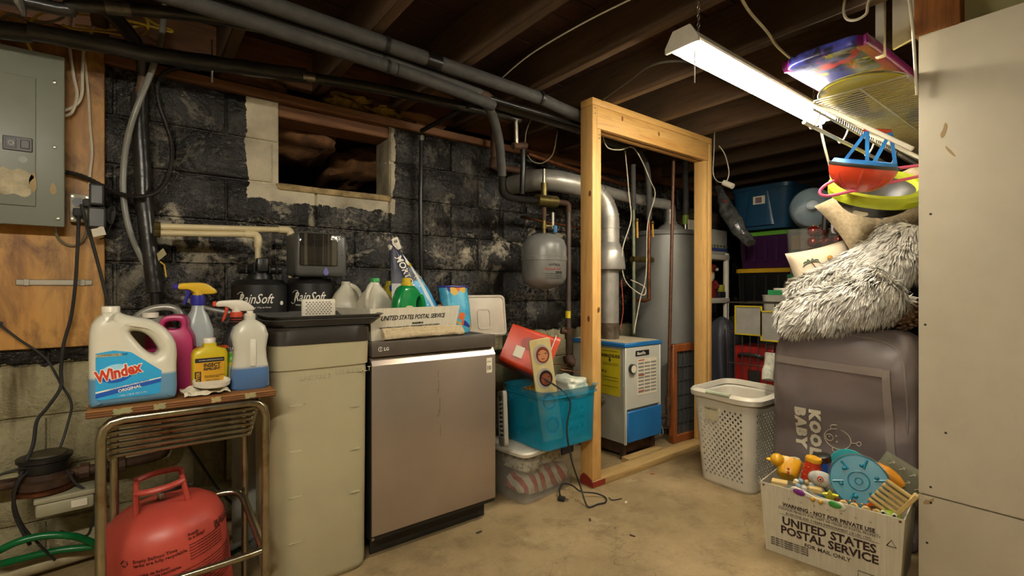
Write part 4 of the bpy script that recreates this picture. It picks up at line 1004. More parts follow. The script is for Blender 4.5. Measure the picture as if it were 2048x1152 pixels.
# ------------------------------------------------------------------ helium tank
M_TANK = mat('red_helium_tank', '#b5473a', .42, col2='#a84034', scale=4)
t = T('helium_tank', 'red disposable helium balloon tank under the stand', 'tank', (.098, 1.93, .012), rot=(0, math.radians(-6), 0))
RT = .168
O('cylinder', G().lathe([(.13, 0), (.155, .012), (RT, .05), (RT, .30), (RT * .985, .325), (RT * .9, .36), (RT * .7, .387), (RT * .4, .402), (.02, .408)], 40), M_TANK, t)
O('seam', G().lathe([(RT, .21), (RT + .0015, .213), (RT, .216)], 40, cap0=False, cap1=False), M_TANK, t)
for s in (-1, 1):
    n = []
    arc = [(math.cos(math.radians(a)) * .085, math.sin(math.radians(a)) * .085) for a in range(-55, 56, 11)]
    def rib(a0, a1, z0, z1, rr=.086):
        pts = []
        for k in range(9):
            a = math.radians(a0 + (a1 - a0) * k / 8); pts.append((s * math.sin(a) * 0 + math.sin(a) * rr, s * math.cos(a) * rr, z0 + (z1 - z0) * k / 8))
        return pts
    g = G(); g.tube(rib(-52, -44, .385, .468), .008, 8); g.tube(rib(52, 44, .385, .468), .008, 8); g.tube(rib(-44, 44, .468, .468), .0095, 8)
    O('carry_handle', g, M_TANK, t)
O('valve', G().lathe([(.012, .40), (.012, .427), (.008, .43), (.008, .45)], 12), M_STEEL, t)
O('nozzle', G().tube([(0, 0, .434), (.04, -.03, .437), (.085, -.05, .444)], .007, 8, rs=lambda q: .009 - .005 * q), M_BLKRUB, t)
M_TPRINT = mat('tank_print', '#571d16', .5)
def tank_text(body, size, ang, z, **kw):
    a = math.radians(ang)
    o_ = Vector((RT * math.sin(a), -RT * math.cos(a), z)); o_ += Vector((math.sin(a), -math.cos(a), 0)) * .0008
    txt(body, size, fr(o_, (math.cos(a), math.sin(a), 0)), M_TPRINT, t, wrap=RT + .001, **kw)
tank_text('Empty Balloon Time\ntanks are fully recyclable.', .0135, -30, .295, fat=.0002)
tank_text('Tanques vacios de Balloon\nTime son totalmente reciclables.', .0115, -42, .252, fat=.0002)
tank_text('Ready\nin a Snap!', .013, 18, .325, fat=.0002)
for k in range(6): tank_text('Remove tank from box and read all instructions', .006, 18, .295 - k * .009)
for k in range(7): tank_text('WARNING: CONTENTS UNDER PRESSURE. Do not refill. Keep away from children.', .006, -48, .205 - k * .0095)
for k in range(10): tank_text('CAUTION: Store in a cool dry place. Do not puncture or incinerate the tank.', .006, 8, .225 - k * .0095)
tank_text('BALLOON', .035, 48, .30, fat=.001)
a = math.radians(-38)
rc = G()
for k in range(3):
    b0 = math.radians(90 + 120 * k); c0 = Vector((RT * math.sin(a), -RT * math.cos(a), .298)); ex = Vector((math.cos(a), math.sin(a), 0)); ez = Vector((0, 0, 1))
    rc.tube([c0 + ex * (.009 * math.cos(b0 + q)) + ez * (.009 * math.sin(b0 + q)) + Vector((math.sin(a), -math.cos(a), 0)) * .001 for q in (0, .5, 1.0, 1.5)], .0018, 5)
O('recycling_mark', rc, M_TPRINT, t)

# ------------------------------------------------------------------ water meter corner
t = T('water_meter', 'old brass water meter with a black lid on the pipe by the floor', 'water meter', (-0.272,2.47,0.312))
mc = Vector((-0.279,2.47,0.434))
O('body', G().lathe([(.062, -.07), (.08, -.06), (.082, -.035), (.066, -.03), (.062, -.005)], 24, mc), M_RUST, t, world=True)
O('register', G().lathe([(.066, -.008), (.07, .0), (.07, .028), (.078, .034), (.078, .046), (.06, .05)], 28, mc), M_BLKPL, t, world=True)
O('lid', G().lathe([(.06, .048), (.058, .056), (.02, .06)], 24, mc + Vector((.005, 0, 0))), mat('meter_lid', '#5a5238', .6, col2='#332d20', scale=20), t, world=True)
O('flange', G().lathe([(.07, -.082), (.088, -.078), (.088, -.066), (.07, -.062)], 20, mc), M_COPPER, t, world=True)
t = T('supply_pipe', 'dark iron supply pipe with a union running along the wall foot', 'pipe', (0, 2.5, .36))
pz = mc.z - .045
O('run', G().tube([(-1.6, 2.5, pz), (-.62, 2.5, pz), (-.2, 2.5, pz), (.04, 2.51, pz + .004), (.085, 2.515, pz + .03), (.09, 2.52, pz + .11), (.09, 2.53, pz + .19)], .02, 12, 4), M_RUST, t, world=True)
for x in (-.17, -.115, -.06): O('union_nut', G().tube([(x - .014, 2.5, pz), (x + .014, 2.5, pz)], .03, 8), M_RUST, t, world=True)
O('valve_stem', G().cyl((-.115, 2.5, pz), (-.115, 2.49, pz + .06), .006, 8), M_STEEL, t, world=True)
t = T('meter_box', 'small light grey plastic transmitter box under the water meter', 'box', (-0.221,2.43,0.247))
bx0 = Vector((-0.298,2.43,0.279))
O('case', G().rbox(0, .16, -.05, .05, 0, .05, .01, 2).xf(Matrix.Translation(bx0) @ Matrix.Rotation(.06, 4, 'Z')), mat('grey_box_plastic', '#a19b7e', .5), t, world=True)
O('lid', G().rbox(-.004, .164, -.054, .054, .05, .07, .006, 2).xf(Matrix.Translation(bx0) @ Matrix.Rotation(.06, 4, 'Z')), mat('grey_box_plastic', '#a19b7e', .5), t, world=True)
O('sticker', G().rbox(.095, .14, -.0555, -.054, .015, .042, .0005, 1).xf(Matrix.Translation(bx0) @ Matrix.Rotation(.06, 4, 'Z')), M_PAPER, t, world=True)
cable('meter_lead', [(-1.2, 2.56, 1.3), (-.8, 2.56, 1.12), (-0.434,2.56,0.983), (-0.409,2.56,0.963), (-0.357,2.56,0.905), (-0.303,2.56,0.851), (-0.275,2.56,0.807), (-0.244,2.56,0.726), (-0.214,2.56,0.647), (-0.224,2.55,0.568), (-0.243,2.52,0.488), (-0.262,2.49,0.462)], .0042, M_BLKRUB, 'thin black lead sagging across the plywood foot to the meter', 'lead')
cable('meter_lead', [(-0.383,2.4,0.453), (-0.347,2.4,0.462), (-0.312,2.42,0.451), (-0.334,2.4,0.424), (-0.349,2.4,0.357), (-0.331,2.42,0.256), (-0.29,2.45,0.159), (-0.253,2.48,0.078)], .0042, M_BLKRUB, 'black lead curling down from the meter to the floor', 'lead')
cable('meter_lead', [(-0.223,2.46,0.425), (-0.192,2.42,0.373), (-0.152,2.4,0.332), (-0.135,2.4,0.281), (-0.143,2.42,0.209), (-0.166,2.45,0.153), (-0.241,2.5,0.175)], .0045, M_BLKRUB, 'black lead looping past the grey transmitter box', 'lead')
cable('garden_hose', [(-.95, 2.3, .02), (-.7, 2.34, .1), (-0.427,2.38,0.183), (-0.383,2.4,0.194), (-0.337,2.42,0.202), (-0.273,2.42,0.201), (-0.213,2.42,0.182), (-0.173,2.44,0.15), (-0.138,2.46,0.102), (-0.239,2.48,0.111), (-0.343,2.46,0.122), (-0.39,2.44,0.129)], .0125, mat('green_hose', '#0f6b35', .3, col2='#0c5a2b'), 'green garden hose coiled on the floor under the water meter', 'hose', n=10)
O('waste_pipe', G().tube([(-1.5, 2.32, .05), (-0.472,2.496,0.05), (-0.404,2.529,0.05), (-0.129,2.57,0.05), (-0.066,2.575,0.05)], .03, 14), mat('dirty_white_pvc', '#b3a684', .45, col2='#8d805f', scale=10), label='dirty white plastic pipe lying along the wall foot', cat='pipe')
cable('extension_lead', [(0.162,2.5,0.427), (0.206,2.48,0.343), (0.258,2.45,0.242), (0.296,2.42,0.188), (0.328,2.4,0.131), (0.347,2.4,-0.027)], .0055, M_BLKRUB, 'black lead hanging behind the stand beside the helium tank', 'lead')
O('floor_hose', G().tube([(.22, 2.25, .014), (.36, 2.3, .014), (.5, 2.36, .014)], .012, 10, 5), mat('green_hose', '#0f6b35', .3), label='short piece of green hose on the floor behind the helium tank', cat='hose')
O('floor_rod', G().tube([(.2, 2.2, .04), (.45, 2.3, .06)], .012, 10), mat('grey_vinyl', '#8c8b82', .35), label='grey plastic rod lying behind the helium tank', cat='rod')

# ------------------------------------------------------------------ bins between dishwasher and frame
def tub(t, name, m, x0, x1, y0, y1, Hh, flare, th=.003, e=8, rim=.012, n=48):
    cx, cy, a, b = (x0 + x1) / 2, (y0 + y1) / 2, (x1 - x0) / 2, (y1 - y0) / 2
    rg = [(0, -flare), (.004, -flare + .004), (Hh - .03, -.004), (Hh - .028, .0), (Hh - .004, rim * .6), (Hh, rim), (Hh, rim - .004), (Hh - .006, -th), (.006, -flare - th)]
    return O(name, G().loft([sec(cx, cy, z, a + q, b + q, e, n) for z, q in rg]), m, t)
def clear_mat(name, col, alpha, rough=.15):
    m = mat(name, col, rough, alpha=alpha); return m
M_CLEARBIN = clear_mat('clear_bin', '#c9c4b4', .2)
t = T('clear_bin', 'clear plastic bin full of red and white cloth, under the teal bin', 'storage bin', (1.72, 2.03, 0), math.radians(7))
tub(t, 'bin_body', M_CLEARBIN, -.225, .205, -.15, .15, .255, .022)
O('lid', G().loft([sec(-.01, 0, z, a, b, 8, 48) for z, a, b in ((.252, .228, .162), (.268, .232, .166), (.276, .226, .16), (.276, .2, .14))]), M_WHITEPL, t)
O('latch', G().rbox(.03, .13, -.178, -.164, .21, .262, .004, 1), mat('navy_latch', '#1f2140', .4), t)
M_CLOTHP = mat('patterned_cloth', '#cfc6ae', .9, col2='#7d7f70', scale=38, lo=.5, hi=.6)
def stripes():
    q = NT('red_white_check'); p_ = q.coords('Object', (14, 14, 14), (0, .5, .3)); c_ = q.new('ShaderNodeTexWave', Scale=.38, Distortion=5.0); q.link(p_, c_.inputs['Vector'])
    q.link(q.ramp(c_.outputs['Fac'], .48, .54, srgb('#d5cbb5'), srgb('#b04238')), q.b.inputs['Base Color']); q.b.inputs['Roughness'].default_value = .9; return q.m
M_CHECK = stripes()
def heap(name, c, s, m, label, cat, seed, amp=.3, parent=None, flat=.6, nu=32, nv=20):
    g = G(); g.ball((0, 0, 0), 1, nu, nv)
    for i, p in enumerate(g.v):
        q = Vector([math.copysign(abs(k) ** flat, k) for k in p])
        q = q * (1 + amp * noise.fractal(p * 1.7 + Vector((seed * 5.1, 0, 0)), 1., 2., 4) - amp * .12)
        g.v[i] = Vector((c[0] + q.x * s[0], c[1] + q.y * s[1], c[2] + max(q.z, -1) * s[2]))
    return O(name, g, m, label=label, cat=cat, ang=80)
R7 = Matrix.Translation((1.72, 2.03, 0)) @ Matrix.Rotation(math.radians(7), 4, 'Z')
def inb(x, y, z): return tuple(R7 @ Vector((x, y, z)))
heap('striped_towel', inb(.0, -.03, .07), (.185, .095, .055), M_CHECK, 'red and white striped towel at the bottom of the clear bin', 'towel', 3, .12)
heap('folded_cloth', inb(.06, .0, .185), (.12, .11, .045), M_CLOTHP, 'grey-patterned white cloth crammed in the clear bin, toward the post', 'cloth', 4, .15)
heap('folded_cloth', inb(-.12, -.01, .185), (.065, .11, .045), M_CLOTHP, 'crumpled patterned cloth in the clear bin, on the dishwasher side', 'cloth', 9, .15)

TEAL = clear_mat('teal_translucent', '#1299bb', .5, .2)
TX0, TX1, TY0, TY1, TB = 1.575, 1.965, 1.795, 2.14, .283
t = T('teal_bin', 'translucent teal plastic bin stacked on the clear bin against the post', 'storage bin', ((TX0 + TX1) / 2, (TY0 + TY1) / 2 - .02, TB))
w2, d2 = (TX1 - TX0) / 2, (TY1 - TY0) / 2
tub(t, 'bin_body', TEAL, -w2, w2, -d2, d2, .30, .014, e=9)
O('rim_rib', G().loft([sec(0, 0, z, w2 + q, d2 + q, 9, 48) for z, q in ((.262, -.002), (.262, .007), (.27, .007), (.27, -.002))], False, False), TEAL, t)
t = T('tablet_rack', 'teal plastic rack of round cups inside the teal bin', 'rack', (1.83, 1.83, TB + .012), math.radians(6), None)
O('back_plate', plate(rpoly(.17, .2, .02, 4, 0, .11), [ell(.03, .03, 14, -.04 + .045 * i, .06 + .05 * j) for i in range(3) for j in range(3)], fr((0, .0, 0)), .02, .003, 1), mat('teal_solid', '#1fa2b0', .4), t)
# board with face pictures
M_FRAME = mat('pale_wood_board', '#c9ba86', .55, col2='#bba96f', scale=3, stretch=(10, 10, 1))
bd = T('face_board', 'narrow pale wooden board with a column of round face pictures, leaning in the teal bin', 'board', (1.69, 1.84, TB + .02), rot=(math.radians(2), math.radians(-9), math.radians(-24)))
O('panel', plate(rpoly(.112, .53, .012, 4, 0, .28), [], fr((0, 0, 0)), .014, .002, 1), M_FRAME, bd)
skin = [('#c98a5e', '#7a2e1c'), ('#8a4a2c', '#2c1710'), ('#c08a60', '#4a2a18'), ('#a8683f', '#2a1a14')]
for k in range(4):
    zc = .465 - k * .122
    pc = decal(ell(.086, .105, 28, 0, zc), fr((0, -.0142, 0)), mat('picture_ground', '#b0a79a', .5), bd, 'picture')
    decal(ell(.07, .084, 24, .006, zc - .002), fr((0, -.0151, 0)), mat('picture_hair%d' % k, skin[k][1], .5), pc, 'picture_hair')
    decal(ell(.052, .06, 24, .006, zc - .006), fr((0, -.0156, 0)), mat('picture_skin%d' % k, skin[k][0], .5), pc, 'picture_face')
    for sx in (-.012, .022): decal(ell(.009, .006, 10, sx, zc + .004), fr((0, -.0163, 0)), M_BLACK, pc, 'picture_eye')
    decal(ell(.02, .005, 12, .005, zc - .022), fr((0, -.0163, 0)), mat('picture_lip', '#8a3a2c', .5), pc, 'picture_mouth')
# orange toy crate tipped over
M_ORG = mat('orange_red_plastic', '#c4401c', .35, col2='#b8381a')
oc = T('toy_crate', 'orange-red plastic toy crate tipped on its side above the teal bin', 'crate', (1.655, 2.06, TB + .345), rot=(math.radians(-16), math.radians(22), math.radians(-40)))
# built with its open rim to +x
def cr(x, w, h, r): return [Vector((x * 1.12, p[0] * 1.1, p[1] * 1.1 + .12)) for p in rpoly(w, h, r, 4)]
O('crate_body', G().loft([cr(-.13, .21, .19, .02), cr(.085, .235, .215, .022), cr(.085, .25, .23, .024), cr(.11, .25, .23, .024), cr(.11, .23, .21, .02), cr(-.12, .2, .18, .02)]), M_ORG, oc)
O('edge_seal', G().tube(cr(.084, .252, .232, .024) + cr(.084, .252, .232, .024)[:1], .0032, 6), M_WHITEPL, oc)
for y_, z_ in ((-.131, .18), (-.131, .06), (.05, .24)): O('peg', G().ball((.05, y_, z_), .008, 10, 6), M_ORG, oc)
decal(rpoly(.05, .06, .002, 2), fr((-.06, -.1285, .09), (1, -.06, 0)), M_PAPER, oc, 'sticker')
decal(ell(.07, .07, 24), fr((-.03, -.1275, .15), (1, -.06, 0)), mat('dark_red_emboss', '#8f2c14', .4), oc, 'emblem')
# white plastic bag
heap('plastic_bag', (1.865, 1.9, TB + .275), (.085, .1, .06), mat('thin_white_film', '#cfcdb8', .35, col2='#a9c0b4', scale=9, bump=.7, bscale=26), 'crumpled white plastic bag bulging out of the teal bin', 'bag', 11, .2, nu=40, nv=24)
heap('green_cloth', (1.66, 2.05, TB + .16), (.04, .06, .1), mat('dull_green_cloth', '#3f6f63', .9), 'folded green cloth in the back of the teal bin', 'cloth', 15, .1)
t = T('yellow_basket', 'small yellow woven basket showing inside the teal bin', 'basket', (1.72, 2.0, TB + .2), .2)
tub(t, 'bowl', mat('yellow_weave', '#b58a2c', .7, col2='#7d5c1a', scale=50, lo=.45, hi=.55), -.07, .07, -.06, .06, .07, .01)
# grey vented panel between dishwasher and bins
t = T('vent_grille', 'grey plastic grille leaning between the dishwasher and the clear bin', 'grille', (1.44, 1.95, .30), rot=(math.radians(0), math.radians(14), math.radians(62)))
O('frame', plate(rpoly(.2, .27, .02, 4, 0, .14), [rpoly(.15, .2, .01, 3, 0, .145)], fr((0, 0, 0)), .022, .004, 1), mat('warm_grey_plastic', '#9a9483', .45), t)
for k in range(9): O('slat', G().box(-.076, .076, -.016, -.004, .052 + k * .022, .06 + k * .022), M_DGREY, t)
# white lid leaning on the wall, green tin behind
t = T('bin_lid', 'off-white plastic bin lid standing upright behind the orange crate', 'lid', (1.575, 2.3, .82), rot=(math.radians(-8), 0, math.radians(-8)))
O('panel', plate(rpoly(.29, .24, .03, 5, 0, .12), [], fr((0, 0, 0)), .012, .004, 2), mat('off_white_lid', '#cfc4ae', .5), t)
O('raised_rim', G().tube([(p[0], -.012, p[1] + .12) for p in rpoly(.27, .22, .028, 5)] + [(*rpoly(.27, .22, .028, 5)[0][:1], -.012, rpoly(.27, .22, .028, 5)[0][1] + .12)], .006, 8), mat('off_white_lid', '#cfc4ae', .5), t)
O('raised_panel', plate(rpoly(.085, .12, .02, 4, .0, .1), [rpoly(.07, .105, .016, 4, .0, .1)], fr((0, -.012, 0)), .004, .001, 1), mat('off_white_lid', '#cfc4ae', .5), t)
t = T('metal_cabinet', 'low pale green metal box behind the orange crate', 'box', (1.9, 2.36, 0))
O('case', G().rbox(-.06, .12, -.12, .12, 0, .80, .004, 1), mat('pale_green_enamel', '#9aa596', .5, col2='#868f80', scale=6), t)
O('panel', G().rbox(.0, .09, -.123, -.119, .66, .79, .002, 1), mat('mid_green_enamel', '#3f7f66', .45), t)

# loose cord with a plug
t = T('appliance_cord', 'loose black cord trailing from the teal bin onto the floor', 'cord', (1.804,1.689,0))
O('flex', G().tube([(1.627,1.84,0.639), (1.673,1.8,0.602), (1.726,1.775,0.553), (1.738,1.765,0.497), (1.716,1.765,0.404), (1.719,1.76,0.316), (1.754,1.76,0.193), (1.805,1.76,0.078), (1.784,1.705,0.02), (1.774,1.668,0.006), (1.835,1.663,0.006), (1.882,1.655,0.006), (1.925,1.696,0.006), (1.896,1.739,0.02), (1.834,1.781,0.03), (1.844,1.854,0.035), (1.827,1.902,0.035), (1.775,1.882,0.03), (1.733,1.834,0.02)], .0042, 8, 6), M_BLKRUB, t, world=True)
pc = Vector((1.723,1.812,0.012))
O('plug', G().rbox(-.012, .012, -.018, .018, -.011, .011, .004, 2).xf(Matrix.Translation(pc) @ Matrix.Rotation(.5, 4, 'Z')), M_BLKRUB, t, world=True)
for s in (-1, 1): O('prong', G().box(-.001 + s * .006, .001 + s * .006, -.036, -.018, -.003, .003).xf(Matrix.Translation(pc) @ Matrix.Rotation(.5, 4, 'Z')), M_STEEL, t, world=True)

# ------------------------------------------------------------------ pine frame
t = T('stud_framework', 'new pine stud door frame standing in front of the boiler', 'frame', (2.5, 1.86, 0))
FX0, FX1, FY0, FY1, FZ = 1.96, 3.175, 1.816, 1.908, 2.148
def fp(x0, x1, y0, y1, z0, z1, name, m, r=.004): return O(name, G().rbox(x0 - 2.5, x1 - 2.5, y0 - 1.86, y1 - 1.86, z0, z1, r, 2), m, t)
fp(FX0, FX0 + .038, FY0, FY1, .04, FZ - .04, 'stud', M_STUD_Z)
fp(FX0 + .039, FX0 + .074, FY0 + .004, FY1, .04, 1.985, 'stud', M_STUD_Z)
fp(FX1 - .038, FX1, FY0, FY1, .04, FZ - .04, 'stud', M_STUD_Z)
fp(FX1 - .076, FX1 - .039, FY0 + .004, FY1, .04, 1.985, 'stud', M_STUD_Z)
fp(FX0, FX1, FY0, FY1, FZ - .039, FZ, 'top_plate', M_STUD_X)
fp(FX0 + .039, FX1 - .039, FY0 + .001, FY0 + .037, 1.985, FZ - .04, 'header', M_STUD_X)
fp(FX0 + .039, FX1 - .039, FY0 + .05, FY1, 1.985, FZ - .04, 'header', M_STUD_X)
fp(FX0, FX1, FY0 - .003, FY1, .0, .039, 'bottom_plate', M_OLDPINE)
M_RPAINT = mat('red_paint_splash', '#8f2a1a', .6, col2='#7a2416')
O('red_paint', G().rbox(FX0 - 2.502, FX0 - 2.40, FY0 - 1.8645, FY1 - 1.858, .006, .036, .001, 1), M_RPAINT, t, label='red paint on the foot of the frame')
O('red_paint', G().prism(smooth_loop([(0, .038), (-.06, .07), (-.092, .045), (-.092, .038)], 4), fr_u((FX0 - 2.5005, FY1 - 1.86 - .0, 0)).copy() @ Matrix.Translation((.092, 0, 0)), .001), M_RPAINT, t)
for x, z in ((.02, 2.09), (.02, 2.06), (.055, 1.95), (.055, 1.93)):
    O('nail_head', G().lathe([(.004, -.0465), (.004, -.044)], 8, (FX0 + x - 2.5, .0, z), 'y'), M_STEEL, t)
random.seed(9)
for x, z, yf in ((.05, .98, 0), (.6, 2.06, 1), (.25, 2.08, 1)):
    decal(ell(.016, .03, 14), fr((FX0 + x + (.0) - 2.5, FY0 - 1.8603 - (0 if yf else .0), z)), mat('pine_knot', '#7a4a1e', .6), t, 'knot', th=.0006)
for yv, z in ((.03, .93), (.02, 1.62)):
    decal(ell(.018, .034, 14), fr_u((FX0 - 2.5, FY0 + yv - 1.86, z)), mat('pine_knot', '#7a4a1e', .6), t, 'knot', th=.0006)

# ------------------------------------------------------------------ boiler
BX0, BX1, BY0, BY1 = 2.42, 2.79, 1.965, 2.43
t = T('boiler', 'small grey gas boiler with blue trim behind the pine frame', 'boiler', (2.6, 2.2, 0))
def bp(x0, x1, y0, y1, z0, z1, name, m, r=.004, par=None): return O(name, G().rbox(x0 - 2.6, x1 - 2.6, y0 - 2.2, y1 - 2.2, z0, z1, r, 1), m, par or t)
M_BGREY = mat('boiler_grey', '#9b978a', .45, col2='#8d897c', scale=5)
M_BWHITE = mat('boiler_white', '#c4c4b6', .4, col2='#b8b8aa', scale=5)
M_BLUE = mat('boiler_blue', '#1f6fae', .4, col2='#1a639e', scale=5)
bp(BX0, BX1, BY0 + .012, BY1, .11, .725, 'jacket', M_BGREY)
bp(BX0 - .008, BX1 + .008, BY0 - .006, BY1 + .005, .722, .748, 'top', M_BLUE)
bp(BX0 + .01, BX1 - .01, BY0 + .01, BY1 - .01, .748, .752, 'dust', mat('boiler_dust', '#b7a98b', .9), .001)
fpn = bp(BX0 + .002, BX1 - .002, BY0, BY0 + .014, .325, .722, 'front_panel', M_BWHITE)
bp(BX0 + .012, BX1 - .006, BY0 - .012, BY0 + .006, .12, .315, 'access_panel', M_BLUE)
bp(BX0 - .0, BX0 + .016, BY0 - .003, BY0 + .014, .105, .722, 'corner_post', M_BWHITE)
bp(BX1 - .016, BX1, BY0 - .003, BY0 + .014, .105, .722, 'corner_post', M_BWHITE)
bp(BX0 + .03, BX1 - .03, BY0 + .05, BY1 - .05, .03, .11, 'burner_base', M_RUST)
for x, y in ((BX0 + .02, BY0 + .03), (BX1 - .05, BY0 + .03), (BX0 + .02, BY1 - .06), (BX1 - .05, BY1 - .06)): bp(x, x + .03, y, y + .03, 0, .11, 'leg', M_RUST, .002)
bp(BX0 + .0, BX1 - .02, BY0 - .03, BY0 + .03, 0, .03, 'floor_rail', M_OLDPINE, .003)
O('gauge', G().lathe([(.03, -.02), (.03, 0)], 24, (BX0 + .06 - 2.6, BY0 - 2.2, .585), 'y'), M_BLKPL, t)
O('gauge_face', G().lathe([(.025, -.0215), (.025, -.019)], 24, (BX0 + .06 - 2.6, BY0 - 2.2, .585), 'y'), M_WHITEPL, t)
lo_ = O('maker_badge', G().rbox(BX0 + .1 - 2.6, BX0 + .24 - 2.6, BY0 - .004 - 2.2, BY0 - 2.2, .66, .695, .002, 1), M_BLKPL, fpn)
txt('Slant/Fin', .026, fr((BX0 + .11 - 2.6, BY0 - .0045 - 2.2, .668)), M_WHITE, fpn, shear=.2, fat=.0004)
ls = O('instruction_sheet', G().rbox(BX0 + .12 - 2.6, BX0 + .325 - 2.6, BY0 - .0015 - 2.2, BY0 - 2.2, .405, .64, .0005, 1), M_PAPER, fpn)
for k in range(9):
    for j in range(3): O('print_line', G().box(BX0 + .128 + j * .066 - 2.6, BX0 + .185 + j * .066 - 2.6, BY0 - .0022 - 2.2, BY0 - 2.2, .42 + k * .023, .432 + k * .023), mat('grey_print', '#8d8a80', .8), ls)
for z in (.628, .53, .43): O('red_rule', G().box(BX0 + .13 - 2.6, BX0 + .19 - 2.6, BY0 - .0026 - 2.2, BY0 - 2.2, z, z + .006), mat('red_print', '#c53a1e', .4), ls)
eg = O('energy_label', G().rbox(BX0 - .0015 - 2.6, BX0 - 2.6, 2.005 - 2.2, 2.165 - 2.2, .405, .705, .0005, 1), mat('energy_yellow', '#c9b71a', .5), t)
def el(y, z): return fr_u((BX0 - .0018 - 2.6, y - 2.2, z))
txt('ENERGYGUIDE', .027, el(2.162, .65), M_BLACK, eg, fat=.001, sx=.86)
txt('81.6', .024, el(2.158, .548), M_BLACK, eg, fat=.0005)
txt('based on standard U.S. Government tests', .0095, el(2.158, .688), M_BLACK, eg, sx=.8)
O('arrow', G().prism([(0, 0), (.012, .018), (.004, .018), (.004, .034), (-.004, .034), (-.004, .018), (-.012, .018)], el(2.09, .618), .0006), M_BLACK, eg)
for z in (.61, .6, .52, .50, .46): O('rule', G().prism([(0, 0), (.13, 0), (.13, .0025), (0, .0025)], el(2.15, z), .0006), M_BLACK, eg)
O('relief_cap', G().cyl((BX0 - .035 - 2.6, 2.15 - 2.2, .36), (BX0 - 2.6, 2.15 - 2.2, .36), .022, 14), M_STEEL, t)
O('burner_lead', G().tube([(BX1 - .1 - 2.6, BY0 - .02 - 2.2, .115), (BX1 - .02 - 2.6, BY0 - .03 - 2.2, .12), (BX1 + .01 - 2.6, BY0 - .0 - 2.2, .16), (BX1 + .01 - 2.6, BY0 + .05 - 2.2, .2)], .004, 6, 4), M_STEEL, t)

# flue
fx, fy = 2.565, 2.225
t = T('flue_pipe', 'galvanised flue pipe rising from the boiler through a draft hood', 'flue', (fx, fy, .752))
O('riser', G().lathe([(.068, .0), (.068, .50)], 28), M_GALV, t)
O('scorched_collar', G().lathe([(.0695, .0), (.0695, .11)], 28, cap0=False, cap1=False), mat('scorched_steel', '#5a4a38', .5, .6, col2='#8a8070', scale=10), t)
O('draft_hood', G().lathe([(.07, .47), (.108, .475), (.113, .49), (.1, .60), (.098, .605), (.075, .655), (.072, .66)], 32), M_GALV, t)
el_ = [(0, 0, .65), (0, 0, .76), (-.006, 0, .84), (-.03, .015, .92), (-.08, .03, .985), (-.15, .05, 1.02), (-.25, .06, 1.035), (-.42, .1, 1.05), (-.5, .2, 1.06), (-.53, .395, 1.065)]
O('elbow', G().tube(el_[:6], .072, 24, 3), M_GALV, t)
O('horizontal_run', G().tube(el_[5:], .07, 24, 3), M_GALV, t)
for i in (1, 2, 3, 4): O('crimp_ring', G().tube([Vector(el_[i]) - (Vector(el_[i + 1]) - Vector(el_[i - 1])).normalized() * .004, Vector(el_[i]) + (Vector(el_[i + 1]) - Vector(el_[i - 1])).normalized() * .004], .077, 24), M_GALV, t)

# expansion tank
ex, ey = 1.963, 2.22
t = T('expansion_tank', 'grey steel expansion tank hanging from a pipe on the wall', 'tank', (ex, ey, 1.094))
O('shell', G().lathe([(.03, 0), (.08, .012), (.12, .035), (.136, .07), (.138, .17), (.141, .172), (.141, .196), (.138, .198), (.138, .255), (.125, .295), (.09, .325), (.04, .34), (.012, .343)], 40), mat('tank_grey', '#8a8983', .34, .15, col2='#7d7c76'), t)
O('stem', G().cyl((0, 0, .34), (0, 0, .42), .012, 10), M_BRASS, t)
O('valve', G().cyl((0, 0, .37), (0, 0, .4), .018, 10).cyl((0, -.01, .385), (.05, -.03, .385), .012, 10), M_BRASS, t)
O('valve_lever', G().rbox(.035, .05, -.04, -.03, .37, .47, .003, 1), M_WHITEPL, t)
O('blue_tag', G().rbox(.035, .062, -.055, -.045, .345, .39, .002, 1), mat('blue_valve', '#3c78a8', .4), t)
O('upper_stem', G().cyl((0, 0, .42), (0, 0, .50), .015, 10), M_RUST, t)
a = math.radians(20)
o_ = Vector((.138 * math.sin(a), -.138 * math.cos(a), 0))
def tf(ang, z):
    b = math.radians(ang); return fr((.1385 * math.sin(b), -.1385 * math.cos(b), z), (math.cos(b), math.sin(b), 0))
txt('AMTROL', .022, tf(-30, .135), M_BLACK, t, wrap=.1388, sx=.9)
txt('Therm-X-Trol', .022, tf(-40, .112), mat('red_print', '#c53a1e', .4), t, shear=.3, wrap=.1388, sx=.8)
for k in range(3): txt('MAX WORKING PRESSURE 150 PSI', .0075, tf(-38, .088 - k * .012), mat('dark_grey_print', '#35342f', .6), t, wrap=.1388)
for k in range(3): O('emblem', G().lathe([(.006, -.1395), (.006, -.138)], 10, (-.02 + .016 * k, .002, .1), 'y'), M_BLACK, t)

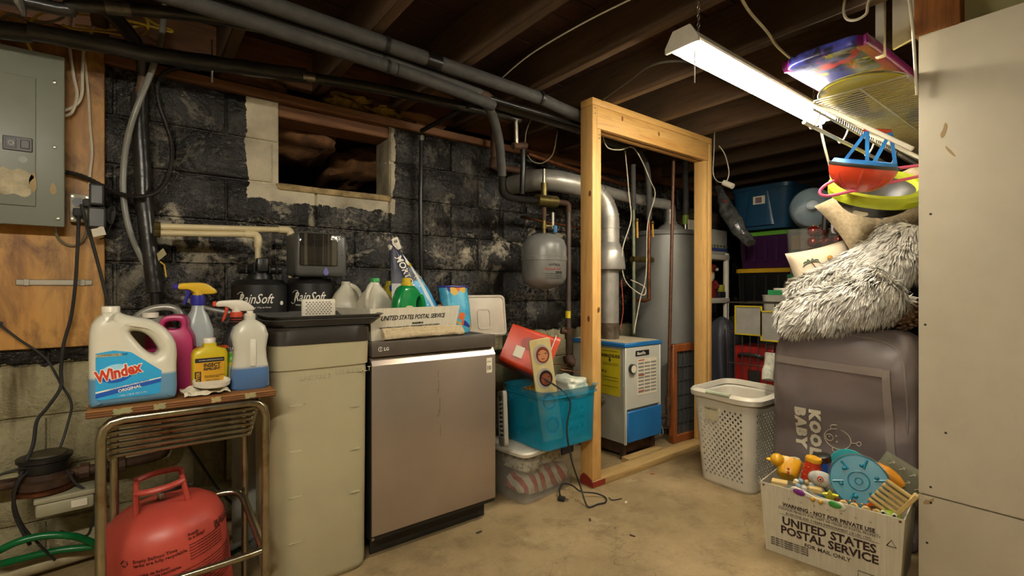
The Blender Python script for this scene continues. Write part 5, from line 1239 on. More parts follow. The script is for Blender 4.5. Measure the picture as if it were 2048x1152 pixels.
# ------------------------------------------------------------------ water heater
t = T('water_heater', 'grey cylindrical gas water heater behind the pine frame', 'water heater', (3.32, 2.3, 0))
O('jacket', G().lathe([(.24, .04), (.25, .045), (.25, 1.49), (.248, 1.53), (.235, 1.545), (.06, 1.56)], 48), mat('heater_grey', '#84837e', .36, .1, col2='#7a7973', scale=3), t)
O('base_ring', G().lathe([(.23, 0), (.23, .045)], 40), M_DGREY, t)
O('top_seam', G().lathe([(.2515, 1.5), (.253, 1.505), (.2515, 1.51)], 48, cap0=False, cap1=False), M_DGREY, t)
O('draft_cone', G().lathe([(.10, 1.552), (.09, 1.575), (.05, 1.6), (.05, 1.615)], 24, (-.04, -.08, 0)), M_GALV, t)
for k in range(3):
    b = math.radians(-100 + k * 120); O('cone_leg', G().box(-.04 + .08 * math.cos(b) - .004, -.04 + .08 * math.cos(b) + .004, -.08 + .08 * math.sin(b) - .004, -.08 + .08 * math.sin(b) + .004, 1.54, 1.56), M_GALV, t)
vp = [(-.04, -.08, 1.6), (-.04, -.08, 1.70), (-.055, -.078, 1.735), (-.10, -.07, 1.75), (-.2, -.04, 1.755), (-.45, .0, 1.77), (-.75, .0, 1.79)]
O('vent_pipe', G().tube(vp, .04, 18, 3), M_GALV, t)
for x in (-.11, -.32): O('vent_joint', G().tube([(x - .006, -.06 if x > -.2 else -.02, 1.752 if x > -.2 else 1.762), (x + .006, -.062 if x > -.2 else -.022, 1.752 if x > -.2 else 1.762)], .043, 18), M_GALV, t)
O('cold_nipple', G().cyl((.07, -.14, 1.54), (.07, -.14, 1.62), .018, 12), M_STEEL, t)
O('relief_valve', G().cyl((.115, -.13, 1.54), (.115, -.13, 1.585), .02, 12), M_STEEL, t)
O('hot_riser', G().tube([(.07, -.14, 1.66), (.075, -.14, 1.8), (.1, -.12, 1.95), (.12, -.1, 2.13)], .022, 12, 4), M_FOAM, t)
O('green_tape', G().cyl((.07, -.14, 1.60), (.07, -.14, 1.67), .024, 12), mat('green_tape', '#8fa83a', .5), t)
O('warning_card', G().rbox(-.02, .17, -.23, -.215, 1.545, 1.62, .002, 1), M_PAPER, t)

# wooden screen frame in front of the heater
t = T('wooden_screen', 'reddish wooden frame with a wire grid leaning at the heater foot', 'screen', (3.25, 1.985, 0), math.radians(-4))
M_REDW = wood('reddish_timber', '#8a4a20', '#a05a28', '#5c2d10', 'z', 1., .5)
O('rail', G().rbox(-.28, .19, -.015, .02, .645, .70, .004, 1), M_REDW, t)
O('rail', G().rbox(-.28, .19, -.015, .02, .0, .055, .004, 1), M_REDW, t)
O('stile', G().rbox(.145, .19, -.017, .022, .0, .70, .004, 1), M_REDW, t)
O('stile', G().rbox(-.28, -.235, -.017, .022, .0, .70, .004, 1), M_REDW, t)
O('backing', G().box(-.24, .15, .005, .01, .05, .65), mat('dull_dark_panel', '#4c5050', .5, .2), t)
for k in range(7): O('wire', G().cyl((-.2 + k * .05, -.004, .055), (-.2 + k * .05, -.004, .645), .003, 6), M_STEEL, t)
for k in range(5): O('wire', G().cyl((-.235, -.006, .14 + k * .1), (.145, -.006, .14 + k * .1), .003, 6), M_STEEL, t)

# ------------------------------------------------------------------ plumbing in the middle
def pipe(label, segs, base=None, cat='pipe', name='pipe'):
    t = T(name, label, cat, base or segs[0][2][-1])
    for nm, m, pts, r, k in segs: O(nm, G().tube(pts, r, 14, k), m, t, world=True)
    return t
pipe('thin black gas pipe running down the black wall with an angled branch above', [
    ('drop', M_DKPIPE, [(1.307,2.56,1.998), (1.3,2.56,1.616), (1.307,2.56,1.191), (1.313,2.56,0.912)], .0125, 0),
    ('branch', M_DKPIPE, [(1.296,2.54,2.014), (1.394,2.1,2.077)], .013, 0),
    ('clamp', M_STEEL, [(1.307,2.56,1.992), (1.307,2.56,1.963)], .017, 0)])
pipe('rusty elbow with a grey foam-sleeved pipe bending down to the brass fitting', [
    ('elbow', M_RUST, [(1.328,2,2.045), (1.354,1.99,2.064), (1.385,1.99,2.053)], .026, 3),
    ('foam_sleeve', M_FOAM, [(1.358,2,2.053), (1.455,2.05,1.998), (1.533,2.1,1.899), (1.572,2.13,1.776), (1.583,2.14,1.719)], .024, 5),
    ('bare_pipe', M_DKPIPE, [(1.583,2.14,1.725), (1.598,2.16,1.653), (1.634,2.18,1.624), (1.721,2.2,1.619), (1.911,2.22,1.629)], .019, 4)])
pipe('pair member: upper shiny black pipe running from the rusty elbow behind the frame'.replace('pair member: ', ''), [('run', M_DKPIPE, [(1.385,1.99,2.056), (2.072,2.02,2.07), (2.522,2.05,2.057)], .014, 0)])
pipe('lower black pipe running just under the shiny one behind the frame', [('run', M_FOAM, [(1.444,2.08,2.075), (1.751,2.1,2.082), (2.154,2.1,2.072), (2.583,2.1,2.043)], .022, 0)])
pipe('short steel pipe with a tee dropping from the end of the wrapped pipe', [
    ('cross_piece', M_DKPIPE, [(1.599,2.18,2.077), (1.712,2.16,2.062)], .017, 0),
    ('drop', M_STEEL, [(1.697,2.16,2.059), (1.709,2.17,1.921)], .013, 0),
    ('tee', M_RUST, [(1.683,2.17,1.91), (1.779,2.17,1.928)], .019, 0),
    ('lower_drop', M_DKPIPE, [(1.765,2.18,1.927), (1.765,2.18,1.802), (1.774,2.2,1.652)], .016, 0)])
pipe('rusty horizontal pipe along the wall behind the brass fitting', [
    ('run', M_RUST, [(1.774,2.5,1.877), (2.174,2.5,1.883), (2.564,2.5,1.874), (3.4,2.5,1.842)], .021, 0),
    ('riser', M_RUST, [(1.786,2.5,1.878), (1.782,2.5,2.123)], .02, 0),
    ('elbow', M_RUST, [(1.794,2.5,1.924), (1.778,2.5,1.883), (1.833,2.5,1.873)], .027, 2)])
pipe('copper pipe sloping along the wall above the rusty one', [('run', M_COPPER, [(2.022,2.45,1.984), (2.513,2.45,1.941), (3.075,2.45,1.909)], .016, 0)])
pipe('thin copper pipe crossing the wall behind the expansion tank', [('run', M_COPPER, [(2.007,2.5,1.573), (2.267,2.5,1.554), (2.59,2.5,1.544)], .009, 0)])
pipe('olive brass air separator above the expansion tank', [
    ('body', M_BRASS, [(1.903,2.22,1.634), (2.063,2.22,1.639)], .036, 0),
    ('vent_cap', M_BRASS, [(1.963,2.22,1.641), (1.963,2.22,1.745)], .02, 0),
    ('vent_stem', M_STEEL, [(1.963,2.22,1.745), (1.963,2.22,1.831)], .01, 0)], cat='fitting', name='air_separator')
pipe('brown return pipe dropping beside the expansion tank with a yellow tape band', [
    ('outlet', M_RUST, [(2.055,2.22,1.638), (2.132,2.22,1.641), (2.168,2.22,1.632), (2.172,2.22,1.584)], .018, 3),
    ('drop', mat('brown_pipe', '#5d4f44', .5, .3, col2='#4a3f36'), [(2.172,2.22,1.6), (2.172,2.22,0.847)], .0165, 0),
    ('tape_band', M_TAPEY, [(2.168,2.22,0.953), (2.168,2.22,0.908)], .018, 0),
    ('tee', M_RUST, [(2.172,2.22,0.847), (2.172,2.22,0.773)], .024, 0),
    ('branch', M_RUST, [(2.172,2.22,0.818), (2.125,2.24,0.826)], .019, 0),
    ('lower_drop', M_RUST, [(2.172,2.22,0.78), (2.172,2.22,0.655)], .018, 0),
    ('bottom_elbow', M_RUST, [(2.172,2.22,0.664), (2.171,2.21,0.633), (2.193,2.2,0.62)], .036, 3)])
pipe('tall pipe pair member with foam sleeve behind the frame opening, left of two'.replace('pair member ', '').replace(', left of two', ' beside the flue'), [
    ('foam_sleeve', M_FOAM, [(2.795,2.2,1.982), (2.8,2.2,1.749), (2.8,2.2,1.66)], .018, 0),
    ('copper', mat('green_copper', '#8a8468', .55, .4, col2='#5f7058', scale=16), [(2.8,2.2,1.667), (2.806,2.2,0.77)], .0125, 0),
    ('manifold', M_BRASS, [(2.784,2.2,1.307), (3.017,2.2,1.309)], .022, 0)])
pipe('foam-sleeved pipe bending from the ceiling down past the manifold', [
    ('foam_sleeve', M_FOAM, [(2.742,2.12,2.062), (2.841,2.14,2.02), (2.914,2.16,1.92), (2.953,2.18,1.746), (2.953,2.18,1.599)], .021, 5),
    ('copper', M_COPPER, [(2.953,2.18,1.606), (2.953,2.18,1.342), (2.953,2.18,1.012)], .0125, 0),
    ('return_bend', M_COPPER, [(2.953,2.18,1.019), (2.919,2.19,1.005), (2.817,2.2,1.014)], .0125, 0)])
pipe('slim rusty gas pipe rising from the floor in front of the heater', [
    ('riser', mat('spotted_brown_pipe', '#6a4630', .5, .4, col2='#4a3222', scale=30), [(2.961,1.98,1.998), (2.931,1.98,1.156), (2.896,1.98,0.271)], .0115, 0),
    ('union', M_RUST, [(2.896,1.98,0.351), (2.896,1.98,0.282)], .019, 0),
    ('stub', M_RUST, [(2.896,1.98,0.282), (2.896,1.98,0.15)], .016, 0),
    ('branch', M_RUST, [(2.896,1.98,0.219), (2.872,2.02,0.201)], .015, 0)])
for i, (p0, p1, lab) in enumerate((((2.801,2.17,1.585), (2.807,2.17,1.457), 'yellow valve lever on the copper pipe beside the flue'), ((2.954,2.15,1.577), (2.96,2.15,1.472), 'yellow valve lever on the pipe nearer the heater'))):
    t = T('valve_lever', lab, 'valve', p0)
    O('lever', G().tube([p0, p1], .008, 6), mat('lever_orange', '#c9922c', .4), t, world=True)
    O('hub', G().ball(p0, .014, 10, 6), M_BRASS, t, world=True)
# wires round the boiler
for pts, m, lab in (
    ([(2.247,2,2.04), (2.293,2,1.971), (2.411,2,1.977), (2.536,2,2.015), (2.655,2.02,1.957), (2.788,2.05,1.847), (2.887,2.08,1.759), (2.828,2.1,1.544), (2.838,2.12,1.192), (2.796,2.14,1.015), (2.742,2.15,0.788)], M_WCABLE, 'cream wire hanging inside the pine frame down to the boiler'),
    ([(2.583,2.1,2.029), (2.609,2.1,1.865), (2.625,2.1,1.731), (2.646,2.1,1.563), (2.582,2.12,1.357), (2.632,2.14,1.155), (2.824,2.14,1.05), (2.853,2.14,1.104), (2.697,2.14,1.156)], M_WCABLE, 'thin white thermostat wire curling past the draft hood'),
    ([(1.815,2.2,1.888), (1.854,2.2,1.856), (1.933,2.2,1.859), (2.015,2.2,1.922), (2.045,2.2,2.02), (2.057,2.2,2.078)], mat('grey_cable', '#7d745d', .55), 'grey cable looping below the black pipes beside the frame'),
    ([(1.796,2.2,1.929), (1.804,2.2,2.019), (1.842,2.2,2.101), (1.893,2.2,2.172)], mat('grey_cable', '#7d745d', .55), 'short grey cable rising from the tee to the black pipes'),
    ([(1.995,2.2,0.596), (1.954,2.2,0.615), (2.057,2.2,0.626), (2.211,2.2,0.599), (2.079,2.2,0.593), (2.205,2.15,0.565)], M_COPPER, 'thin brown wire tangled round the return pipe'),
    ([(2.608,2.15,1.155), (2.624,2.15,0.949), (2.592,2.15,0.813)], mat('red_wire', '#a8452c', .5), 'thin red wire dropping to the boiler beside the flue')):
    cable('wire', pts, .0032 if m is not M_WCABLE else .0038, m, lab, 'wire', 6, 6)

# ------------------------------------------------------------------ laundry basket
def rr(s, a, b, r):
    """point at arc length fraction s on a rounded rectangle of half sizes a, b"""
    L = [2 * (a - r), PI * r / 2, 2 * (b - r), PI * r / 2] * 2
    tot = 4 * (a - r) + 4 * (b - r) + 2 * PI * r
    segs = [((-a + r, -b), 0, 2 * (a - r)), ((a - r, -b + r), -90, 0), ((a, -b + r), 90, 2 * (b - r)), ((a - r, b - r), 0, 0), ((a - r, b), 180, 2 * (a - r)), ((-a + r, b - r), 90, 0), ((-a, b - r), 270, 2 * (b - r)), ((-a + r, -b + r), 180, 0)]
    d = (s % 1) * tot
    for (p, ang, ln) in segs:
        if ln:
            if d <= ln:
                t = math.radians(ang); return (p[0] + d * math.cos(t), p[1] + d * math.sin(t))
            d -= ln
        else:
            if d <= PI * r / 2:
                t = math.radians(ang) + d / r; return (p[0] + r * math.cos(t), p[1] + r * math.sin(t))
            d -= PI * r / 2
    return (-a + r, -b)
M_LB = mat('basket_white', '#d8d2c2', .4, col2='#cec7b5', scale=3)
lb = T('laundry_basket', 'tall white plastic laundry basket with rows of small holes', 'laundry basket', (2.72, 1.385, 0), math.radians(-3))
BH = .50
def bs(s, z):
    f = (z / BH); a = .165 + .035 * f; b = .155 + .03 * f; p = rr(s, a, b, .06); return Vector((p[0], p[1], z))
NS, NZ = 92, 30
g = G()
def solid_cell(i, j):
    if j < 3 or j > NZ - 5 or (i + j) % 2: return True
    q = ((i + .5) / NS) % 1; a = .18; b = .17; r = .06
    p = rr(q, a, b, r); return abs(p[0]) > a - r * .75 and abs(p[1]) > b - r * .75
for j in range(NZ):
    for i in range(NS):
        s0, s1, z0, z1 = i / NS, (i + 1) / NS, j * BH / NZ, (j + 1) * BH / NZ
        # hand holes under the rim on the two long faces
        if solid_cell(i, j):
            g.add([bs(s0, z0), bs(s1, z0), bs(s1, z1), bs(s0, z1)], [(0, 1, 2, 3)]); continue
        sq = [(0, 0), (.5, 0), (1, 0), (1, .5), (1, 1), (.5, 1), (0, 1), (0, .5)]
        sh = .0 if j % 2 else .0
        cx = .5; ro = .4
        hole = [(cx + ro * math.cos(math.radians(225 + 45 * k)), .5 + (ro + .03) * math.sin(math.radians(225 + 45 * k))) for k in range(8)]
        P = lambda q: bs(s0 + (s1 - s0) * q[0], z0 + (z1 - z0) * q[1])
        g.add([P(q) for q in sq] + [P(q) for q in hole], [(k, (k + 1) % 8, 8 + (k + 1) % 8, 8 + k) for k in range(8)])
bmw = bmesh.new()
vs_ = [bmw.verts.new(p) for p in g.v]
for f in g.f: bmw.faces.new([vs_[i] for i in f])
bmesh.ops.remove_doubles(bmw, verts=bmw.verts[:], dist=.0002)
g = G().bm(bmw)
o = O('basket_wall', g, M_LB, lb, ang=60)
md = o.modifiers.new('thickness', 'SOLIDIFY'); md.thickness = .0028
O('basket_floor', G().loft([[bs(k / 40, .0) * 1.0 for k in range(40)], [bs(k / 40, .004) for k in range(40)]]), M_LB, lb)
def rim(h, e):
    out = []
    for k in range(80):
        p = rr(k / 80, .20 + e, .185 + e, .065 + e); z = BH + h
        c = abs(p[0]); dip = .004 * math.sin(p[0] * 12) + .003 * math.sin(p[1] * 12)
        out.append(Vector((p[0], p[1], z + dip)))
    return out
O('rim', G().loft([rim(-.002, .0), rim(-.012, .022), rim(.014, .026), rim(.03, .012), rim(.03, .0), rim(0, -.004)], False, False), M_LB, lb)
for s in (-1, 1):
    O('handle_grip', G().tube([(-.2 - .018 if s < 0 else .218, y, BH + .02) for y in (-.07, -.04, 0, .04, .07)], .012, 10, 3), mat('sage_grip', '#aeb59c', .5), lb)
lab = decal(rpoly(.08, .075, .003, 2), fr_u((-.1975, .055, .40)), mat('cream_label', '#c9bf9c', .6), lb, 'label')
txt('brightroom', .0165, fr_u((-.1985, .09, .42)), mat('dark_grey_print', '#35342f', .6), lb, sx=.9)
for i, (c, s, m, l) in enumerate((((2.78, 1.44, .30), (.11, .1, .09), mat('beige_towel', '#b9a883', .95, bump=.4), 'beige towel inside the laundry basket'), ((2.70, 1.36, .38), (.1, .1, .05), mat('dark_laundry', '#4c4f45', .95), 'dark garment inside the laundry basket'))):
    heap('laundry_item', c, s, m, l, 'laundry', 30 + i, .2)
O('striped_cloth', G().tube([(2.8,1.268,0.581), (2.82,1.269,0.649), (2.83,1.265,0.734)], .03, 12, 4).jitter(.01, 20), mat('white_striped_cloth', '#c9c4b4', .8, col2='#8f9585', scale=30), label='white striped cloth squeezed between the basket and the grey bag', cat='cloth')

# ------------------------------------------------------------------ folded play yard bag
def fabric(name, c0, c1, rough=.6):
    return mat(name, c0, rough, col2=c1, scale=5, bump=.15, bscale=7)
def nylon():
    a = NT('taupe_grey_nylon'); p_ = a.coords('Object', (1, 1, 1), (0, .6, 0))
    wv = a.noise(a.coords('Object', (1.6, 1, 3.6), (0, .5, 0)), 1.5, 2, .45, .5); wv2 = a.noise(a.coords('Object', (3.6, 1, 1.6), (0, .4, 0)), 1.4, 2, .45, .5)
    a.link(a.mix(a.ramp(wv, .35, .7), srgb('#776b68'), srgb('#665c5a')), a.b.inputs['Base Color'])
    a.b.inputs['Roughness'].default_value = .42
    a.bump(a.math('ADD', wv, wv2), .4, .02); return a.m
M_BAG = nylon()
bag = T('carry_bag', 'large taupe-grey nylon carry bag printed with a bear, standing behind the toy tote', 'bag', (2.48, .825, 0), math.radians(-90))
g = G(); rings = []
for k in range(40):
    z = .92 * (k / 39); b = .115; a = .288
    if z > .76: q = (z - .76) / .16; a = .288 - .075 * (1 - math.sqrt(max(0, 1 - q * q))); b = .115 - .05 * q * q
    if z < .05: b = .1 + .3 * z; a = .27 + .36 * z
    rings.append(sec(0, .12, z, a, b, 6, 96))
g.loft(rings)
for i, p in enumerate(g.v):
    f = noise.fractal(Vector((p.x * 5, p.y * 3, p.z * 4)), 1., 2.1, 4); f2 = noise.noise(Vector((p.x * 2 + p.z * 7, p.y, p.z * 3 - p.x * 6)))
    g.v[i] = p + Vector((0, -.018 * f - .016 * f2, .006 * f)) * (1 if p.y < .12 else -1)
O('shell', g, M_BAG, bag, ang=75)
drape = draper([p for p in g.v if p.y < .07])
M_BAGS = fabric('taupe_strap', '#8a7f78', '#7c716b')
drape(O('strap', G().sheet(lambda a, b: (-.285 + .46 * a, 0, .735 - .012 * a + .035 * b), 24, 2, .004, (0, -1, 0)), M_BAGS, bag), .001, 0)
drape(O('strap', G().sheet(lambda a, b: (.172 + .028 * b + .075 * a * a, 0, .755 - .70 * a), 24, 2, .004, (0, -1, 0)), M_BAGS, bag), .001, 0)
drape(O('piping', G().tube([(-.235, 0, .845), (-.2, 0, .872), (-.1, 0, .885), (0, 0, .888), (.12, 0, .88), (.2, 0, .85), (.235, 0, .8), (.25, 0, .7), (.252, 0, .5)], .004, 8, 6), M_BAGS, bag), .0, 0)
M_CREAMP = mat('cream_print', '#d5cdb6', .6)
drape(txt('KOOL', .06, fr((-.104, -.026, .535), (0, 0, -1), (1, 0, 0)), M_CREAMP, bag, fat=.0045, gap=1.28, sx=1.1, ext=0))
drape(txt('BABY', .06, fr((-.166, -.026, .535), (0, 0, -1), (1, 0, 0)), M_CREAMP, bag, fat=.0045, gap=1.28, sx=1.1, ext=0))
def outline(pts, r=.0016, par=bag, m=M_CREAMP, close=True, y=-.0255, k=4):
    q = [Vector((p[0], y, p[1])) for p in pts]
    if close: q = q + [q[0]]
    return drape(O('bear_print', G().tube(q, r, 6, k), m, par), .001, y)
cx, cz = .005, .42
outline([(cx + .052 * math.cos(a * PI / 8) * (1.0), cz + .045 * math.sin(a * PI / 8)) for a in range(16)])
outline([(cx - .01 + .016 * math.cos(a * PI / 6), cz + .05 + .013 * math.sin(a * PI / 6)) for a in range(-1, 8)], close=False)
outline([(cx - .005 + .016 * math.cos(a * PI / 6), cz - .05 - .013 * math.sin(a * PI / 6)) for a in range(-1, 8)], close=False)
outline([(cx - .032 + .015 * math.cos(a * PI / 6), cz + .0 + .015 * math.sin(a * PI / 6)) for a in range(12)])
outline([(cx + .052, cz - .005), (cx + .07, cz - .002), (cx + .082, cz + .008), (cx + .09, cz), (cx + .082, cz - .012), (cx + .072, cz - .004)], close=False)
for dx, dz in ((-.032, .004), (-.005, .012), (-.003, -.014)): drape(O('bear_print', G().ball((cx + dx, 0, cz + dz), .004, 8, 6, (1, .4, 1)), M_CREAMP, bag), .001, 0)

# ------------------------------------------------------------------ toy tote
TR = math.atan2(-.474, .054)
tote = mail_tray('mail_tote', 'white corrugated postal tote full of baby toys on the floor', .477, .32, .285, (2.097, .731, 0), TR, None)
TM = Matrix.Translation((2.097, .731, 0)) @ Matrix.Rotation(TR, 4, 'Z')
tl2 = math.atan2(.018, .285)
def on_tote(x, z): return fr((x, .018 * (1 - z / .285) - .0008, z), (1, 0, 0), (0, -math.sin(tl2), math.cos(tl2)))
M_INK = mat('brown_ink', '#3a2420', .6)
txt('WARNING - NOT FOR PRIVATE USE', .0205, on_tote(0, .208), M_INK, tote, fat=.0006, ax='CENTER', sx=.93)
txt('MAXIMUM PENALTY FOR THEFT OR MISUSE OF POSTAL PROPERTY', .0128, on_tote(0, .192), M_INK, tote, ax='CENTER', sx=.88)
txt('$1,000 FINE AND 3 YEARS IMPRISONMENT (18 USC 1707)', .0128, on_tote(0, .176), M_INK, tote, ax='CENTER', sx=.88)
txt('UNITED STATES', .0445, on_tote(0, .132), M_INK, tote, fat=.0014, ax='CENTER', sx=.98)
txt('POSTAL SERVICE', .0445, on_tote(0, .093), M_INK, tote, fat=.0014, ax='CENTER', sx=.98)
txt('FOR MAIL ONLY', .021, on_tote(0, .066), M_INK, tote, fat=.0003, ax='CENTER')
for k in range(4): txt('RETURN TO NEAREST POST OFFICE', .0085, on_tote(-.2, .058 - k * .009), M_INK, tote, fat=.0002)
for z in (.2045, .172): O('rule', G().prism([(-.165, 0), (.165, 0), (.165, .0012), (-.165, .0012)], on_tote(0, z), .0006), M_INK, tote)
O('recycling_mark', G().tube([on_tote(.2 + dx, .175 + dz) @ Vector((0, 0, .0006)) for dx, dz in ((-.014, 0), (.014, 0), (0, .024), (-.014, 0))], .0016, 6), M_INK, tote)
O('print_box', G().tube([on_tote(x, z) @ Vector((0, 0, .0006)) for x, z in ((.1, .02), (.2, .02), (.2, .045), (.1, .045), (.1, .02))], .0012, 5), M_INK, tote)
for k in range(7): O('rivet', G().ball((-.13 + k * .045, .0, .245), .004, 8, 5, (1, .4, 1)), mat('tote_rivet', '#bfb59a', .6), tote)
for s in (-1, 1): O('corner_rivet', G().ball((s * .225, .004, .275), .006, 8, 5), mat('rust_rivet', '#7a3d22', .7), tote)

# the toys, each its own thing; q() is a point in the tote's frame
def q(x, y, z): return tuple(TM @ Vector((x, y, z)))
def toy(name, label, cat, x, y, z, rot=(0, 0, 0)):
    t = T(name, label, cat, q(x, y, z), rot=(rot[0], rot[1], rot[2] + TR)); return t
M_TYEL = mat('toy_yellow', '#e0a51c', .35); M_TORG = mat('toy_orange', '#d9701a', .45, col2='#c9641a'); M_TRED = mat('toy_red', '#cf3d1c', .35); M_TTEAL = mat('toy_teal', '#1d7f97', .35, col2='#1a7389'); M_TBLUE = mat('toy_blue', '#1c5fc0', .35)
M_TWOOD = mat('toy_wood', '#d3b778', .55, col2='#c2a464', scale=6, stretch=(1, 1, 8)); M_TLIME = mat('toy_lime', '#9ab52a', .4); M_TGREEN = mat('toy_green', '#3f9a3f', .4)
# filler below the visible layer: more toys
for i, (x, y, s, m, l) in enumerate(((-.12, .16, .09, M_TTEAL, 'teal toy block buried in the toy tote under the yellow scoop'), (.03, .17, .09, M_TORG, 'orange toy block buried in the middle of the toy tote'), (.14, .16, .08, M_TLIME, 'lime toy block buried at the drywall end of the toy tote'))):
    O('toy_block', G().rbox(-s * .8, s * .8, -s, s, 0, .2, .01, 2).xf(TM @ Matrix.Translation((x, y, .008))), m, label=l, cat='toy')
t = toy('toy_scoop', 'yellow duck-shaped bath scoop at the corner of the toy tote', 'toy', -.17, .12, .29, (0, .1, .2))
O('cup', G().loft([sec(0, 0, z, a, b, 3, 24) for z, a, b in ((0, .03, .025), (.01, .04, .034), (.07, .05, .04), (.075, .05, .04), (.07, .045, .036), (.02, .03, .026))]).xf(Matrix.Rotation(-.9, 4, 'X')), M_TYEL, t)
O('head', G().ball((-.045, .02, .055), .028, 16, 10), M_TYEL, t)
O('beak', G().ball((-.072, .018, .05), .012, 10, 6, (1.3, 1, .6)), M_TYEL, t)
for s in (0, 1): O('eye', G().ball((.004 + .0 * s, -.05, .052 - .016 * s), .005, 8, 6), M_TRED, t)
t = toy('toy_shell', 'pale plastic scallop shell behind the yellow scoop', 'toy', -.16, .19, .315)
O('shell', G().loft([sec(0, 0, z, a, b, 2, 20) for z, a, b in ((0, .035, .03), (.02, .034, .029), (.04, .02, .018))]), mat('pale_shell', '#cfc6a8', .5), t)
for k in range(5): O('ridge', G().tube([(-.025 + k * .0125, -.03, .01), (-.015 + k * .0075, -.02, .035), (0, 0, .044)], .003, 6, 3), mat('pale_shell2', '#b5ab8a', .5), t)
t = toy('stacking_cup', 'textured red stacking cup with a yellow rim', 'toy', -.085, .13, .29, (0, .12, 0))
O('cup', G().lathe([(.034, 0), (.036, .004), (.032, .05), (.028, .092)], 24), M_TRED, t)
for z in (.015, .032, .049, .066):
    for k in range(10): O('stud', G().ball(((.0345 - z * .08) * math.cos(k * PI / 5 + z * 30), (.0345 - z * .08) * math.sin(k * PI / 5 + z * 30), z), .0055, 6, 4), M_TRED, t)
O('rim', G().lathe([(.03, .09), (.031, .1), (.028, .106), (.02, .106)], 24), M_TYEL, t)
t = toy('toy_binoculars', 'blue toy cylinder with a black top behind the red cup', 'toy', -.045, .19, .30, (.1, -.15, 0))
O('barrel', G().lathe([(.032, 0), (.032, .07), (.036, .074)], 20), M_TBLUE, t)
O('cap', G().lathe([(.036, .074), (.036, .096), (.03, .1)], 20), M_BLKPL, t)
t = toy('toy_plate', 'round teal plate standing behind the orange dinosaur', 'toy', .03, .215, .285, (math.radians(-12), .0, 0))
O('plate', G().lathe([(.072, 0), (.075, .004), (.074, .01), (.066, .006), (.0, .005)], 36, (0, 0, .07), 'y'), mat('light_teal', '#2ba0a8', .35), t)
t = toy('toy_dinosaur', 'orange rubber dinosaur with a bumpy skin leaning over the toys', 'toy', .04, .17, .35, (0, math.radians(52), .1))
g = G().tube([(0, 0, -.08), (0, 0, -.03), (0, .004, .02), (.006, .002, .06), (.02, 0, .09), (.036, 0, .105)], .03, 16, 5, rs=lambda s: .012 + .026 * math.sin(min(1, s * 1.25) * PI) ** .8 + .006)
O('body', g.jitter(.005, 60), M_TORG, t)
for sy in (-1, 1):
    for z in (-.02, .03): O('leg', G().tube([(-.0, sy * .02, z), (-.03, sy * .03, z - .01), (-.045, sy * .032, z - .012)], .011, 8), M_TORG, t)
for k in range(6): O('crest', G().rbox(.028, .042, -.003, .003, -.03 + k * .02, -.02 + k * .02, .002, 1), M_TORG, t)
t = toy('toy_dinosaur', 'orange-yellow rubber lizard lying behind the round maze', 'toy', .15, .17, .375, (0, .35, -.1))
O('body', G().tube([(-.06, 0, .0), (-.02, 0, .012), (.03, 0, .01), (.07, 0, -.004)], .022, 14, 5, rs=lambda s: .012 + .014 * math.sin(s * PI)).jitter(.003, 60), mat('toy_amber', '#d98f1c', .45), t)
for sx in (-.02, .035): O('leg', G().tube([(sx, -.015, 0), (sx + .006, -.035, -.015)], .007, 8), mat('toy_amber', '#d98f1c', .45), t)
t = toy('arrow_pouch', 'grey-green soft pouch printed with white arrows at the drywall end of the tote', 'pouch', .17, .2, .30, (-.15, .5, .1))
g = G()
def pch(a, b, k): 
    x, z = (a - .5) * .17, (b - .5) * .13; th = .032 * (1 - (2 * a - 1) ** 4) ** .5 * (1 - (2 * b - 1) ** 4) ** .5
    return (x, k * th, z + .07)
g.grid(lambda a, b: pch(a, b, -1), 16, 14); g.grid(lambda a, b: pch(1 - a, b, 1), 16, 14)
O('cushion', g, mat('sage_print_cloth', '#6d6c58', .85), t, ang=70)
for i in range(4):
    for j in range(3):
        x0, z0 = -.06 + i * .035, .03 + j * .035; th = .032 * (1 - (2 * ((x0 + .006) / .17)) ** 4) ** .5 * (1 - (2 * ((z0 + .008 - .07) / .13)) ** 4) ** .5
        O('arrow_print', G().tube([(x0, -th - .0012, z0), (x0 + .012, -th - .0014, z0 + .016)], .001, 4).tube([(x0 + .004, -th - .0014, z0 + .016), (x0 + .012, -th - .0014, z0 + .016), (x0 + .012, -th - .0012, z0 + .008)], .001, 4), M_CREAMP, t)
t = toy('ball_maze', 'round teal ball maze with a clear cover propped up in the toy tote', 'toy', .085, .06, .262, (math.radians(-20), math.radians(4), .1))
O('disc', G().lathe([(.092, 0), (.096, .004), (.096, .02), (.09, .022)], 48, (0, 0, .098), 'y'), M_TTEAL, t)
O('clear_rim', G().lathe([(.0985, -.008), (.1, -.004), (.1, .02), (.0985, .024)], 48, (0, 0, .098), 'y', False, False), mat('clear_rim', '#9fb4b4', .15, alpha=.6), t)
for rr_ in (.012, .034):
    O('raised_ring', G().tube([(rr_ * math.cos(k * PI / 12), -.002, .098 + rr_ * math.sin(k * PI / 12)) for k in range(25)], .0028, 6), M_TTEAL, t)
for k in range(6):
    a = k * PI / 3 + .3
    O('spoke', G().tube([(.05 * math.cos(a), -.001, .098 + .05 * math.sin(a)), (.085 * math.cos(a), -.001, .098 + .085 * math.sin(a))], .005, 6).ball((.06 * math.cos(a + .16), -.002, .098 + .06 * math.sin(a + .16)), .008, 8, 5), M_TTEAL, t)
for k, cm in enumerate((M_TRED, M_TYEL, M_TRED, M_TORG, M_TYEL, M_TRED)): O('bead', G().ball((-.03 + k * .012, -.004, .014 + .003 * (k % 3)), .004, 8, 6), cm, t)
